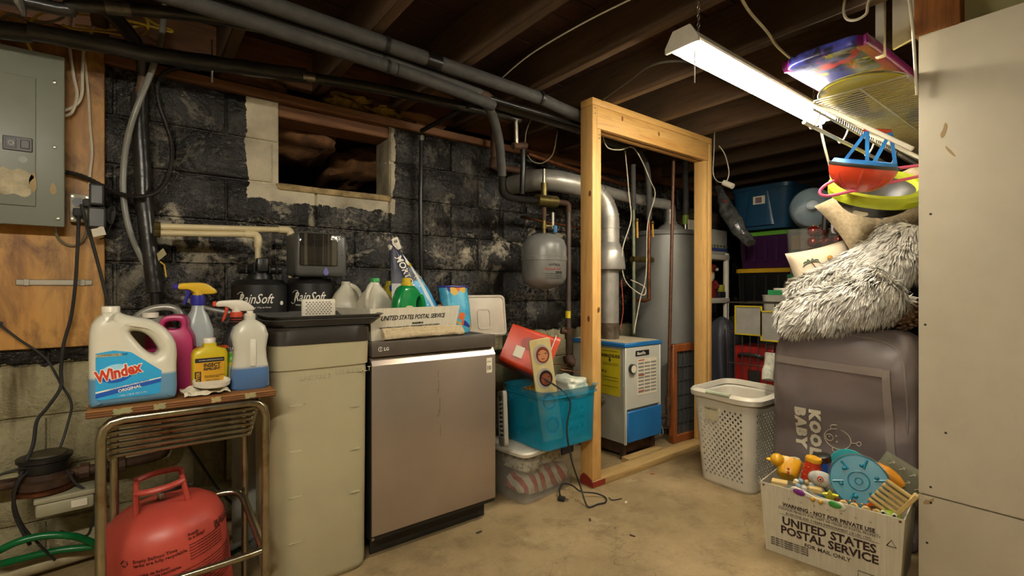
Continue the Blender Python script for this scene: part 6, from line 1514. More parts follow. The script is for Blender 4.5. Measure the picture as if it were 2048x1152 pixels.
t = toy('plush_elephant', 'grey plush elephant with a red-ringed eye among the toys', 'plush', -.04, .09, .305, (0, .2, .3))
O('head', G().ball((0, 0, .02), .04, 18, 12, (1.2, .8, .8)), mat('grey_plush', '#9a9a94', .9, col2='#bdbab0', scale=40, bump=.6), t)
O('snout', G().ball((.042, -.012, .0), .03, 16, 10, (1, .9, .9)), mat('grey_plush_dark', '#6e706c', .9, bump=.6), t)
O('eye', G().lathe([(.011, -.036), (.011, -.03)], 16, (-.008, 0, .03), 'y'), M_TRED, t)
O('eye_ring', G().lathe([(.007, -.0375), (.007, -.03)], 16, (-.008, 0, .03), 'y'), M_WHITE, t)
O('pupil', G().lathe([(.004, -.039), (.004, -.03)], 12, (-.008, 0, .03), 'y'), M_BLACK, t)
t = toy('bead_teether', 'ring of pale blue, white and tan teething beads', 'toy', -.09, .06, .292)
for k in range(9):
    a = k * 2 * PI / 9; O('bead', G().ball((.032 * math.cos(a), .02 * math.sin(a), .004 + .006 * math.sin(a)), .0115, 12, 8), (mat('bead_blue', '#7f9fb0', .5), M_WHITEPL, mat('bead_tan', '#b39a6a', .5))[k % 3], t)
t = toy('foil_pack', 'clear plastic pack holding a dark gadget near the tote front', 'pack', -.085, .028, .272, (.2, .1, .05))
O('blister', G().ball((0, 0, .0), .05, 20, 10, (1.4, .55, .42)), mat('clear_blister', '#b7b5aa', .1, alpha=.35), t)
O('gadget', G().rbox(-.045, .02, -.012, .012, -.008, .01, .004, 2), M_BLKPL, t)
O('bright_part', G().ball((.035, 0, .0), .012, 10, 6), M_TORG, t)
for i, (x, y, z, w, l) in enumerate(((-.175, .04, .275, .03, 'square wooden block at the corner of the toy tote'), (-.045, .05, .283, .022, 'small flat wooden block under the teething beads'))):
    O('wooden_block', G().rbox(-w, w, -.02, .02, 0, .02, .003, 1).xf(TM @ Matrix.Translation((x, y, z)) @ Matrix.Rotation(.2, 4, 'Z')), M_TWOOD, label=l, cat='toy')
t = toy('plastic_rattle', 'white rattle with purple and green ends lying over the tote edge', 'toy', -.03, .006, .268, (0, .09, 0))
O('frame', plate(smooth_loop([(-.095, .004), (-.08, .018), (-.04, .012), (0, .004), (.04, .012), (.08, .016), (.095, .0), (.08, -.012), (.04, -.006), (0, -.008), (-.04, -.006), (-.08, -.008)], 4), [], fr((0, 0, .008)), .012, .003, 2), M_WHITEPL, t)
for x, m in ((-.062, mat('toy_purple', '#7a2a80', .4)), (.06, M_TGREEN)): O('disc', G().ball((x, -.009, .011), .026, 16, 8, (1, .25, .5)), m, t)
for x in (-.012, .014): O('bead', G().ball((x, -.014, .004), .008, 10, 6), M_TYEL, t)
t = toy('toy_star', 'yellow plastic star beside the round maze', 'toy', .0, .055, .285, (.4, 0, .3))
O('star', plate([(.03 * (1 if k % 2 == 0 else .5) * math.cos(k * PI / 5 + PI / 2), .03 * (1 if k % 2 == 0 else .5) * math.sin(k * PI / 5 + PI / 2)) for k in range(10)], [], fr((0, 0, 0)), .012, .003, 2), mat('toy_lemon', '#d8cf3a', .4), t)
for i, (x, rz_, l) in enumerate(((.05, .1, 'rounded wooden peg in the row at the tote front, nearest the star'), (.085, -.1, 'narrow wooden peg second in the row at the tote front'), (.12, .15, 'wooden peg third in the row at the tote front'), (.155, -.1, 'wooden peg last in the row, next to the lime frog'))):
    O('wooden_peg', plate(smooth_loop([(-.014, 0), (.014, 0), (.015, .03), (.006, .042), (-.006, .042), (-.015, .03)], 3), [], TM @ Matrix.Translation((x, .04, .243)) @ Matrix.Rotation(rz_, 4, 'Z') @ fr((0, 0, 0)), .014, .003, 1), M_TWOOD, label=l, cat='toy')
t = toy('toy_frog', 'lime green rubber frog peeking over the tote edge', 'toy', .19, .045, .252)
O('head', G().ball((0, 0, .015), .032, 18, 10, (1.1, .8, .75)), M_TLIME, t)
for s in (-1, 1):
    O('eye', G().ball((s * .016, -.018, .03), .009, 10, 6), M_WHITEPL, t); O('pupil', G().ball((s * .016, -.026, .031), .005, 8, 5), M_BLACK, t)
t = toy('dowel_rack', 'wooden toy rack of round dowels tilted against the drywall', 'toy', .165, .05, .28, (.1, math.radians(32), .1))
O('rail', G().rbox(.03, .046, -.012, .012, -.01, .13, .003, 1), M_TWOOD, t)
for k in range(6): O('dowel', G().cyl((-.05, 0, .008 + k * .02), (.035, 0, .008 + k * .02), .0075, 12), M_TWOOD, t)
t = toy('toy_ring', 'small orange ring toy between the maze and the frog', 'toy', .145, .06, .275, (.5, 0, 0))
O('ring', G().tube([(.022 * math.cos(k * PI / 8), .0, .022 * math.sin(k * PI / 8)) for k in range(17)], .007, 8), M_TORG, t)

# ------------------------------------------------------------------ drywall details
M_DENT = mat('torn_drywall_paper', '#a58b62', .9)
WALL_R = bpy.data.objects['wall_right']
def dry(poly, y, z, m=M_DENT, name='dent'):
    return O(name, G().prism(poly, fr_u((DX, y, z)), .0008), m, WALL_R, world=True)
for pts, y, z in (([(0, 0), (.008, .012), (.014, .04), (.008, .05), (.003, .03), (-.004, .012)], .41, 1.62), ([(0, .03), (.012, .014), (.026, -.012), (.016, -.004), (.002, .018)], .40, 1.56), ([(0, 0), (.02, .006), (.03, .03), (.016, .018), (.006, .016)], .46, .335)):
    dry(smooth_loop(pts, 4), y, z)
for y, z in ((.44, 1.36), (.455, .97), (.44, .4), (.44, .345), (.45, .2), (.40, .6)):
    O('nail_hole', G().lathe([(.004, 0), (.003, .0008)], 10, (0, 0, 0)).xf(fr_u((DX, y, z))), mat('nail_dark', '#3a2c1c', .9), WALL_R, world=True)
t = T('painted_trim', 'loose white painted trim boards hanging beside the rough beam', 'trim', (2.28, .56, 2.0))
O('strip', G().rbox(-.05, -.03, .02, .05, -.02, .22, .003, 1), M_WHITEPL, t)
O('board', G().prism([(0, .0), (.07, .02), (.11, .24), (.0, .24)], fr_u((-.02, .0, 0)), .015), M_WHITEPL, t)

# ------------------------------------------------------------------ wire shelf and what lies or hangs on it
t = T('wire_shelf', 'white wire closet shelf above the grey bag', 'shelf', (2.8, .63, 1.85))
M_WIRE = mat('white_vinyl_wire', '#d5cdb8', .4)
SHX0, SHX1, SHY0, SHY1 = 2.14 - 2.8, 3.7 - 2.8, .49 - .63, .79 - .63
wm = mesh('shelf_wire', G().tube([(0, SHY0, .0), (0, SHY1, 0), (0, SHY1 + .003, -.03)], .0029, 6), M_WIRE)
for k in range(60):
    o = bpy.data.objects.new('shelf_wire', wm); COL.objects.link(o); o.parent = t
    o.location = (SHX0 + k * (SHX1 - SHX0) / 59, 0, 0)
for y, z, r in ((SHY0, -.004, .004), (SHY1, -.004, .004), (.0, -.004, .0035), (SHY1 + .003, -.03, .0045), (SHY1 + .035, -.075, .008)):
    O('long_rod', G().tube([(SHX0, y, z), (SHX1, y, z)], r, 8), M_WIRE, t)
for x in (SHX0 + .08, SHX0 + .4, SHX0 + .75, SHX0 + 1.1): O('rod_hook', G().tube([(x, SHY1, -.004), (x, SHY1 + .012, -.05), (x, SHY1 + .035, -.085), (x, SHY1 + .046, -.07)], .004, 8, 4), M_WIRE, t)
for x in (SHX0 + .06, SHX0 + .62): O('brace', G().tube([(x, SHY1 - .005, -.006), (x, SHY0 + .0, -.25)], .0085, 8), M_WIRE, t)
# yellow snowboard
def board_mat(name, base, spots, sc):
    a = NT(name); p_ = a.coords('Object', (1, 2.2, 1)); col = srgb(base)
    for i, (h, lo, hi) in enumerate(spots):
        f = a.ramp(a.noise(a.coords('Object', (1 + i * .3, 2.0, 1), (0, 0, i * 1.3)), sc + i * .7, 2), lo, hi)
        col = a.mix(f, col, srgb(h))
    a.link(col, a.b.inputs['Base Color']); a.b.inputs['Roughness'].default_value = .35; return a.m
t = T('snowboard', 'yellow snowboard with dark graphics lying on the wire shelf', 'snowboard', (2.75, .645, 1.862))
n = 40; half = []
outl = []
for k in range(n + 1):
    a = PI / 2 + PI * k / n; outl.append((-.52 + .19 * math.cos(a), .145 * math.sin(a)))
for k in range(n + 1):
    a = -PI / 2 + PI * k / n; outl.append((.75 + .15 * math.cos(a), .145 * math.sin(a)))
O('deck', plate(outl, [], Matrix.Identity(4), .012, .003, 1), board_mat('snowboard_yellow', '#cfc21c', [('#2a2c28', .55, .57), ('#3f6fb8', .70, .72)], 2.4), t)
O('edge', G().tube([Vector((p[0], p[1], .006)) for p in outl] + [Vector((*outl[0], .006))], .0035, 6), M_STEEL, t)
for x in (-.25, .3): O('binding', G().rbox(x - .06, x + .06, -.09, .09, .012, .03, .01, 2), M_BLKPL, t)
# body board lying under the joists
t = T('body_board', 'purple-edged foam body board airbrushed red, blue and yellow, tucked under the joists', 'body board', (2.65, .735, 2.0), rot=(0, math.radians(-2), 0))
ob = smooth_loop([(-.60, .08), (-.57, .13), (-.5, .15), (.3, .155), (.45, .14), (.5, .0), (.45, -.14), (.3, -.155), (-.5, -.15), (-.57, -.13), (-.60, -.08)], 4)
a_ = NT('body_board_art'); p_ = a_.coords('Object'); s_ = a_.new('ShaderNodeSeparateXYZ'); a_.link(p_, s_.inputs[0])
col = a_.mix(a_.ramp(a_.noise(p_, 7, 3), .42, .55), srgb('#15121c'), srgb('#3a3f8c'))
col = a_.mix(a_.ramp(a_.noise(a_.coords('Object', (1, 1, 1), (0, 0, 2)), 6, 3), .55, .64), col, srgb('#a02a3a'))
col = a_.mix(a_.ramp(a_.noise(a_.coords('Object', (1, 1, 1), (0, 0, 4)), 6, 3), .58, .66), col, srgb('#a8a032'))
ed = a_.math('GREATER_THAN', a_.math('ABSOLUTE', s_.outputs['Y']), .115)
col = a_.mix(ed, col, srgb('#7a2468'))
a_.link(col, a_.b.inputs['Base Color']); a_.b.inputs['Roughness'].default_value = .25
O('board', plate(ob, [], Matrix.Identity(4), .045, .012, 3), a_.m, t)
# red child's helmet (plain) with blue straps
hc = Vector((2.45,0.72,1.596))
t = T('child_helmet', 'plain red child bike helmet with blue straps hanging upside down from the shelf', 'helmet', hc, rot=(math.radians(14), math.radians(14), math.radians(-68)))
g = G(); rings = []
for k in range(14):
    th = (PI / 2) * k / 13; r = math.cos(th) if k < 13 else .02
    rings.append(sec(0, 0, .03 - .115 * math.sin(th) ** 1.0, .125 * r, .10 * r, 2.2, 40))
g.loft([[p * .97 for p in rings[0]]] + rings, True, True)
O('shell', g, mat('helmet_red', '#c03a1c', .3, coat=.3), t)
O('trim_band', G().loft([sec(0, 0, z, a, b, 2.2, 40) for z, a, b in ((.022, .1265, .1015), (.028, .1275, .1025), (.036, .126, .101), (.036, .112, .088), (.024, .112, .088))], False, False), M_BLKPL, t)
M_STRAPB = mat('strap_blue', '#1f78c0', .6)
O('liner', G().loft([sec(0, 0, z, a, b, 2.2, 32) for z, a, b in ((.036, .118, .094), (.05, .112, .088), (.05, .1, .078), (.03, .095, .074))], False, True), M_STRAPB, t)
for x0, x1, y0, y1 in ((-.08, -.03, -.04, 0), (-.0, -.03, -.085, 0), (.02, .05, -.085, 0), (.1, .05, -.03, .0)):
    O('strap', G().sheet(lambda a, b: (x0 + (x1 - x0) * a + .014 * b, y0 + (y1 - y0) * a, .04 + .13 * a), 8, 1, .002, (0, -1, 0)), M_STRAPB, t)
O('buckle', G().rbox(-.04, .06, -.006, .006, .165, .18, .004, 1), mat('helmet_red', '#c03a1c', .3), t)
for sx in (-.05, 0, .05):
    O('ridge', G().tube([(sx * 1.6, -.094 + abs(sx) * .5, .015), (sx * 1.5, -.088 + abs(sx) * .4, -.02), (sx, -.062 + abs(sx) * .3, -.06)], .006, 8, 4), mat('helmet_red', '#c03a1c', .3), t)
# lime skate helmet
hc = Vector((2.66,0.724,1.552))
t = T('skate_helmet', 'black and lime helmet hanging behind the red one', 'helmet', hc, rot=(math.radians(36), math.radians(14), math.radians(-72)))
g = G(); rings = []
for k in range(12):
    th = (PI / 2) * k / 11; r = math.cos(th) if k < 11 else .02
    rings.append(sec(0, 0, -.13 * math.sin(th), .16 * r, .13 * r, 2.2, 40))
O('shell', g.loft(rings, False, True), M_BLKPL, t)
O('lime_brim', G().loft([sec(0, 0, z, a, b, 2.2, 40) for z, a, b in ((-.03, .163, .133), (-.02, .185, .152), (.012, .19, .157), (.03, .178, .148), (.03, .15, .122), (.0, .14, .112))], False, False), mat('helmet_lime', '#b5c22c', .4), t)
O('padding', G().loft([sec(0, 0, z, a, b, 2.2, 32) for z, a, b in ((.01, .145, .115), (.0, .12, .095), (-.06, .08, .06))], False, True), M_DGREY, t)
O('badge', G().prism(ell(.06, .026), fr((-.03, -.112, -.07), (1, -.1, 0), (0, .5, 1)), .004), M_PAPER, t)
# pink hanger
t = T('clothes_hanger', 'pink plastic hanger poking out past the helmets', 'hanger', (2.38,0.843,1.521))
O('loop', G().tube([(2.6,0.558,1.617), (2.5,0.666,1.6), (2.42,0.77,1.582), (2.38,0.823,1.555), (2.36,0.845,1.526), (2.36,0.834,1.504), (2.38,0.795,1.503), (2.45,0.688,1.529), (2.6,0.558,1.571)], .0065, 8, 6), mat('hot_pink_plastic', '#d85a7c', .4), t, world=True)

# ------------------------------------------------------------------ burlap cushions, pillow, cone, blanket
def cushion(name, label, M, w, h, th, m, cat='cushion', e=4):
    g = G()
    def f(a, b, k):
        x, y = (a - .5), (b - .5); p = (1 - (2 * x) ** e) * (1 - (2 * y) ** e); pinch = 1 - .10 * (1 - abs(2 * x)) * 0
        return M @ Vector((x * w * (1 - .07 * (1 - (2 * y) ** 2)), y * h * (1 - .07 * (1 - (2 * x) ** 2)), k * th * max(p, 0) ** .5))
    g.grid(lambda a, b: f(a, b, 1), 18, 18); g.grid(lambda a, b: f(1 - a, b, -1), 18, 18)
    return g
M_BURLAP = mat('burlap', '#a8977a', .95, col2='#8f7f63', scale=60, bump=.5, bscale=160)
c = Vector((2.95,0.867,1.491))
O('burlap_cushion', cushion('', '', fr(c, (.5, -.8, .55), (.45, -.45, 1)), .3, .3, .06, M_BURLAP), M_BURLAP, label='plain burlap cushion with one corner pointing down, beside the helmets', cat='cushion', ang=75)
c = Vector((2.98,0.689,1.521))
t = T('burlap_cushion', 'burlap cushion with black script lettering wedged by the drywall edge', 'cushion', c - Vector((0, 0, .16)))
Mc = fr(c, (.1, -1, .35), (.2, .3, 1))
O('cover', cushion('', '', Mc, .34, .34, .07, M_BURLAP), M_BURLAP, t, ang=75, world=True)
for row in range(3):
    O('script_print', G().tube([Mc @ Vector((-.12 + .012 * k, .07 - .06 * row + .016 * math.sin(k * 1.9 + row), .071 - .9 * ((-.12 + .012 * k) ** 2))) for k in range(20)], .003, 6, 3), M_BLACK, t, world=True)
c = Vector((2.95,1.033,1.157))
t = T('palm_pillow', 'cream pillow printed with palm trees and pineapples above the fur blanket', 'pillow', c - Vector((0, 0, .2)))
Mp = fr(c, (.55, -1, .28), (.1, .12, 1))
O('cover', cushion('', '', Mp, .30, .36, .06, None, e=6), mat('cream_pillow', '#d2c3ab', .85, col2='#c7b79d'), t, ang=75, world=True)
M_PALM = mat('palm_green', '#4d5f4c', .8); M_TRUNK = mat('palm_trunk', '#6d4030', .8); M_PINE = mat('pineapple_gold', '#c08a2c', .8)
for (x, y) in ((-.05, .09), (-.06, .01)):
    O('palm_print', G().tube([Mp @ Vector((x, y, .062)), Mp @ Vector((x + .012, y - .03, .063)), Mp @ Vector((x + .012, y - .065, .062))], .003, 6, 3), M_TRUNK, t, world=True)
    for k in range(6):
        a = math.radians(-10 + 40 * k); O('palm_print', G().tube([Mp @ Vector((x, y, .062)), Mp @ Vector((x + .03 * math.cos(a), y + .02 * math.sin(a) - .002, .062)), Mp @ Vector((x + .042 * math.cos(a), y + .024 * math.sin(a) - .012, .060))], .0026, 5, 3), M_PALM, t, world=True)
for (x, y) in ((.04, .09), (.01, .05), (.06, .03)): O('pineapple_print', G().ball(Mp @ Vector((x, y, .058)), .014, 12, 8), M_PINE, t, world=True)
# storage behind the grey bag that carries the blanket
def storage_tote(name, label, x0, x1, y0, y1, z0, z1, m, lm, group='lidded totes in the far corner', rot=0, ribs=True, lidh=.035):
    t = T(name, label, 'storage tote', ((x0 + x1) / 2, (y0 + y1) / 2, z0), rot, group=group)
    a, b, h = (x1 - x0) / 2, (y1 - y0) / 2, z1 - z0
    O('tote_body', G().loft([sec(0, 0, z, a + qd, b + qd, 8, 40) for z, qd in ((0, -.03), (.006, -.026), (h - lidh - .01, -.008), (h - lidh, -.002))]), m, t)
    O('tote_lid', G().loft([sec(0, 0, z, a + qd, b + qd, 8, 40) for z, qd in ((h - lidh, .004), (h - .006, .006), (h, -.004), (h, -.02))]), lm, t)
    if ribs:
        for k in range(5):
            y = -b * .7 + k * b * .35; O('rib', G().box(-a + .004, -a + .016, y - .008, y + .008, .05, h - lidh - .02), m, t)
            x = -a * .7 + k * a * .35; O('rib', G().box(x - .008, x + .008, -b + .004, -b + .016, .05, h - lidh - .02), m, t)
    return t
M_OLIVE = mat('dark_olive_plastic', '#2c2b20', .45); M_TBLK = mat('tote_black', '#161514', .4); M_TYL = mat('tote_yellow_lid', '#c79a1a', .4)
storage_tote('storage_tote', 'dark olive tote buried behind the grey bag', 2.80, 3.25, .52, 1.06, 0, .62, M_OLIVE, M_OLIVE)
storage_tote('storage_tote', 'dark olive lidded tote under the burlap cushions', 2.86, 3.3, .52, .93, .625, 1.18, M_OLIVE, M_OLIVE)
# pine cone decoration
c = Vector((2.6,0.612,0.994)); c.y = max(c.y, .56)
t = T('pine_cone', 'large brown pine cone beside the fur blanket near the drywall edge', 'pine cone', c - Vector((0, 0, .07)))
g = G(); M_CONE = mat('cone_brown', '#4c3320', .7, col2='#7a5a38', scale=30)
O('core', G().ball((0, 0, .07), .05, 14, 10, (.9, .9, 1.2)), M_CONE, t)
for i in range(90):
    ph = math.acos(1 - 2 * (i + .5) / 90); a = i * 2.39996
    d = Vector((math.sin(ph) * math.cos(a), math.sin(ph) * math.sin(a), math.cos(ph))); p0 = Vector((0, 0, .07)) + Vector((d.x * .046, d.y * .046, d.z * .06))
    g.ball(p0 + d * .012, .011, 6, 4, (1, 1, .6))
O('scales', g, M_CONE, t, kind='stuff')
O('dry_leaf', G().sheet(lambda a, b: (-.08 + .02 * b * math.sin(a * PI), .02 + .02 * b * math.sin(a * PI), .03 + .10 * a), 8, 2, .002, (0, 1, 0)), mat('dry_leaf', '#8a7a4c', .7), t)
for k in range(9):
    a = random.uniform(-1, 1); O('fir_twig', G().tube([(0, 0, .03), (.03 + .03 * a, .03, .01 + .02 * a), (.07 + .03 * a, .06 + .03 * a, -.03 + .012 * k)], .004, 5, 3), mat('fir_green', '#1f2f1f', .8), t)

# fur blanket
paths = [([(2.56,1.062,0.96), (2.54,0.91,0.991), (2.54,0.75,1.051), (2.56,0.63,1.134)], .085, .105),
         ([(2.72,1.068,1.037), (2.74,0.937,1.128), (2.78,0.791,1.211), (2.78,0.703,1.231)], .075, .10),
         ([(2.66,0.691,1.181), (2.66,0.636,1.268), (2.7,0.619,1.336)], .10, .095)]
t = T('fur_blanket', 'shaggy white and grey faux fur blanket heaped on the grey bag', 'blanket', (2.6, .82, .9))
M_FUR = mat('fur_strand', '#e6e2d8', .7, col2='#b5b2aa', scale=20, lo=.45, hi=.68)
M_FURB = mat('fur_backing', '#6f6d67', .95, col2='#85827b', scale=10)
gb = G(); surf = []
for pts, r0, r1 in paths:
    g1 = G().tube(pts, r0, 20, 8, rs=lambda s: (r0 + (r1 - r0) * s) * (1 if .08 < s < .95 else .75))
    for i, p in enumerate(g1.v):
        p = p + noise.noise_vector(p * 9) * .022
        p.y = max(p.y, .50); g1.v[i] = p
    gb.add(g1.v, g1.f); surf.append(g1)
O('backing', gb, M_FURB, t, ang=80, world=True)
random.seed(21)
gf = G(); vs = []; fs = []
for g1, (pts, r0, r1) in zip(surf, paths):
    axis = [Vector(p) for p in pts]
    tris = []
    for f in g1.f:
        if len(f) == 4:
            A_, B_, C_, D_ = (g1.v[i] for i in f); ar = ((B_ - A_).cross(D_ - A_)).length; tris.append((ar, A_, B_, C_, D_))
    tot = sum(x[0] for x in tris); N = int(tot * 42000)
    acc = 0.; k = 0
    for ar, A_, B_, C_, D_ in tris:
        cnt = ar / tot * N + acc; m_ = int(cnt); acc = cnt - m_
        nrm = (B_ - A_).cross(D_ - A_)
        if nrm.length < 1e-9: continue
        nrm.normalize(); mid = (A_ + B_ + C_ + D_) / 4
        near = min(axis, key=lambda q_: (q_ - mid).length)
        if nrm.dot(mid - near) < 0: nrm = -nrm
        if nrm.x > .55 and nrm.z < .3: continue
        for _ in range(m_):
            a, b = random.random(), random.random()
            p = A_ * (1 - a) * (1 - b) + B_ * a * (1 - b) + C_ * a * b + D_ * (1 - a) * b
            fl = noise.noise_vector(p * 8) * .55 + noise.noise_vector(p * 40) * .35
            d = (nrm * .6 + fl + Vector((-.2, .25, -.6)) + Vector((random.uniform(-.14, .14), random.uniform(-.14, .14), random.uniform(-.14, .14)))).normalized()
            L = random.uniform(.034, .06); sd = d.cross(nrm)
            if sd.length < 1e-4: continue
            sd.normalize(); w = random.uniform(.0018, .0034)
            m1 = p + d * L * .5 + nrm * .004; m2 = p + d * L + Vector((0, 0, -.006))
            m1.y = max(m1.y, .48); m2.y = max(m2.y, .48)
            o_ = len(vs); vs += [p - sd * w, p + sd * w, m1 + sd * w, m1 - sd * w, m2]
            fs += [(o_, o_ + 1, o_ + 2, o_ + 3), (o_ + 3, o_ + 2, o_ + 4)]
gf.v = vs; gf.f = fs; gf.mi = [0] * len(fs)
O('fur', gf, M_FUR, t, kind='stuff', world=True, ang=None)

# ------------------------------------------------------------------ far storage corner
storage_tote('storage_tote', 'black tote with a yellow lid on the floor of the far corner', 3.98, 4.45, 1.52, 2.08, 0, .575, M_TBLK, M_TYL)
storage_tote('storage_tote', 'taller black tote with a yellow lid under the purple tote', 3.98, 4.45, 1.55, 2.08, .58, 1.26, M_TBLK, M_TYL)
storage_tote('storage_tote', 'purple tote with a green lid in the far stack', 4.0, 4.42, 1.58, 2.08, 1.265, 1.56, mat('tote_purple', '#3a163f', .35), mat('tote_green_lid', '#5f9a2c', .4))
storage_tote('storage_tote', 'grey tote carrying the clear patterned bin in the far corner', 3.58, 3.95, 1.02, 1.5, 0, .80, mat('tote_grey', '#5f5d57', .45), mat('tote_grey', '#5f5d57', .45))
storage_tote('storage_tote', 'black lidded tote under the ornament box', 3.3, 3.54, .92, 1.33, 0, 1.0, M_TBLK, M_TBLK)
bt = storage_tote('blue_tote', 'big dusty blue tote tilted on top of the far stack', 3.95, 4.38, 1.62, 2.10, 1.575, 1.93, mat('tote_blue', '#1f4a68', .4, col2='#1a3f5a'), mat('tote_blue_lid', '#1d4560', .4), ribs=False)
O('bulged_panel', G().loft([sec(-.205, -.0, z, .014, w_, 3, 20) for z, w_ in ((.03, .12), (.15, .10), (.3, .075))]), mat('tote_blue', '#1f4a68', .4), bt)
st = O('sticker', G().rbox(-.2235, -.221, -.055, .04, .20, .265, .001, 1), M_PAPER, bt)
O('sticker_art', G().rbox(-.2245, -.2232, -.03, .02, .21, .255, .001, 1), mat('sticker_art', '#4a5f78', .6, col2='#a06040', scale=40), st)
# clear bin with patterned cloth
t = T('clear_bin', 'clear bin with a green lid base holding floral cloth, next to the ornaments', 'storage bin', (3.72, 1.36, .805), math.radians(0))
O('green_base', G().rbox(-.15, .15, -.13, .13, .36, .39, .01, 2), mat('dark_green_plastic', '#1f5a34', .4), t)
O('bin_body', G().loft([sec(0, 0, z, a, b, 8, 40) for z, a, b in ((.39, .13, .125), (.70, .15, .145), (.70, .146, .141), (.395, .126, .121))]), clear_mat('clear_grey_bin', '#8f8d84', .35), t)
O('stand_box', G().rbox(-.14, .14, -.13, .13, 0, .36, .006, 1), mat('brown_carton', '#8a6234', .8, col2='#7a5529'), t)
txt('S', .08, fr_u((-.1405, .06, .2)), M_PAPER, t, fat=.001)
O('kraft_sheet', G().rbox(-.118, .1, -.11, .11, .56, .66, .004, 1), mat('kraft_tan', '#a8834c', .8), t)
O('teal_sheet', G().rbox(-.12, .1, -.11, .11, .53, .56, .004, 1), mat('teal_sheet', '#2c6a74', .7), t)
O('floral_cloth', G().rbox(-.122, .1, -.11, .11, .40, .53, .006, 1), mat('floral_cloth', '#39484c', .9, col2='#b0b09a', scale=26, lo=.48, hi=.54), t)
# ornaments
t = T('ornament_box', 'clear box packed with shiny red baubles', 'box', (3.40, 1.17, 1.005))
O('box', G().loft([sec(0, 0, z, a, b, 10, 32) for z, a, b in ((.14, .09, .13), (.46, .1, .14), (.46, .098, .138), (.145, .088, .128))]), clear_mat('clear_box', '#a5a39a', .10), t)
O('plinth', G().rbox(-.09, .09, -.13, .13, 0, .14, .005, 1), mat('brown_carton', '#8a6234', .8), t)
orn = T('red_bauble', 'shiny red bauble in the clear ornament box', 'bauble', (3.3, 1.1, 1.18), group='red baubles in the clear box')
O('ball', G().ball((0, 0, 0), .034, 16, 10), mat('bauble_red', '#8a1c10', .15, .6, coat=.5), orn)
O('cap', G().cyl((0, 0, .033), (0, 0, .04), .007, 8), M_BRASS, orn)
random.seed(5); k_ = 0
for lz in range(5):
    for iy in range(3):
        for ix in range(2):
            loc = (3.36 + ix * .072 + random.uniform(-.004, .004), 1.098 + iy * .074 + random.uniform(-.004, .004), 1.185 + lz * .068)
            if lz == 0 and iy == 0 and ix == 0: orn.location = loc
            else: dup(orn, loc)
# water bottle lying down
t = T('water_bottle', 'big pale blue water cooler bottle lying on its side by the blue tote', 'water bottle', (3.58, 1.33, 1.66), rot=(0, math.radians(90), math.radians(20)))
O('bottle', G().lathe([(.03, -.005), (.03, .03), (.06, .05), (.12, .08), (.135, .11), (.13, .16), (.135, .2), (.13, .25), (.135, .3), (.135, .40), (.12, .42)], 36), mat('pale_blue_clear', '#8fa3ad', .12, alpha=.75), t)
for z in (.13, .18, .23, .28): O('hoop', G().lathe([(.134, z), (.139, z + .006), (.134, z + .012)], 36, cap0=False, cap1=False), mat('pale_blue_clear2', '#7f949f', .15, alpha=.8), t)
O('cap_ring', G().lathe([(.033, -.012), (.033, .0), (.024, .0), (.024, -.012)], 20, cap0=False, cap1=False), M_WHITEPL, t)
XF[t.name] = Matrix.Identity(4)
# chair frame and pale panel behind
t = T('chair_frame', 'black metal folding chair frame standing among the stored boxes', 'chair', (3.2, 1.06, 1.48))
O('frame', G().tube([(3.25,1.143,1.448), (3.25,1.132,1.582), (3.25,1.116,1.61), (3.25,1.039,1.561), (3.25,1.034,1.423)], .016, 8, 4), M_BLKPL, t, world=True)
O('leg', G().tube([(3.25,1.064,1.412), (3.25,1.059,1.705)], .016, 8), M_BLKPL, t, world=True)
O('leg', G().tube([(3.28,1.023,1.41), (3.28,1.013,1.613)], .01, 8), M_BLKPL, t, world=True)
O('seat_back', G().prism(rpoly(.14, .22, .02, 4), fr((3.36,1.069,1.54), (.3, -1, 0)), .012), mat('pale_grey_panel', '#aeb0ac', .5), t, world=True)
# white bin with rolled papers
t = T('white_bin', 'white plastic waste bin holding paper rolls in the far corner', 'bin', (3.66, 1.57, .80))
O('bin', G().loft([sec(0, 0, z, a, b, 4, 32) for z, a, b in ((0, .08, .08), (.24, .1, .1), (.25, .104, .104), (.25, .1, .1), (.01, .076, .076))]), mat('bin_white', '#b8b4a4', .4), t)
for x, y, h_, r in ((-.03, .0, .30, .03), (.03, -.02, .29, .028)): O('paper_roll', G().cyl((x, y, .1), (x, y, h_), r, 16), M_PAPER, t)
O('green_folder', G().rbox(-.08, -.07, -.05, .05, .1, .285, .002, 1), mat('green_folder', '#2f9a5a', .5), t)
O('plastic_crate', G().rbox(3.57, 3.76, 1.52, 1.68, 0, .795, .01, 2), mat('dark_crate', '#23211e', .6), label='dark crate holding up the white waste bin', cat='crate')
# white plastic shelf unit with its load
t = T('shelf_unit', 'white plastic shelf unit beside the water heater', 'shelf', (3.84, 2.37, 0))
for x in (-.2, .2):
    for y in (-.19, .19): O('post', G().cyl((x, y, 0), (x, y, 1.40), .024, 14), M_WHITEPL, t)
for z in (.08, .54, 1.0, 1.37): O('shelf', G().rbox(-.22, .22, -.215, .215, z - .03, z + .015, .008, 2), M_WHITEPL, t)
t = T('printed_carton', 'white carton with blue arrows and a patterned border on top of the shelf unit', 'box', (3.86, 2.375, 1.387))
O('carton', G().rbox(-.24, .19, -.2, .2, 0, .21, .004, 1), mat('white_carton', '#b9b4a6', .7), t)
O('blue_band', G().box(-.242, .192, -.202, .2, .025, .055), mat('blue_border', '#3f4f8c', .6), t)
for k in range(8): O('border_square', G().box(-.2425, -.24, -.19 + k * .045, -.165 + k * .045, .06, .08), mat('olive_border', '#5f6a3c', .6), t); 
for k in range(9): O('border_square', G().box(-.23 + k * .05, -.2 + k * .05, -.2025, -.2, .06, .08), mat('olive_border', '#5f6a3c', .6), t)
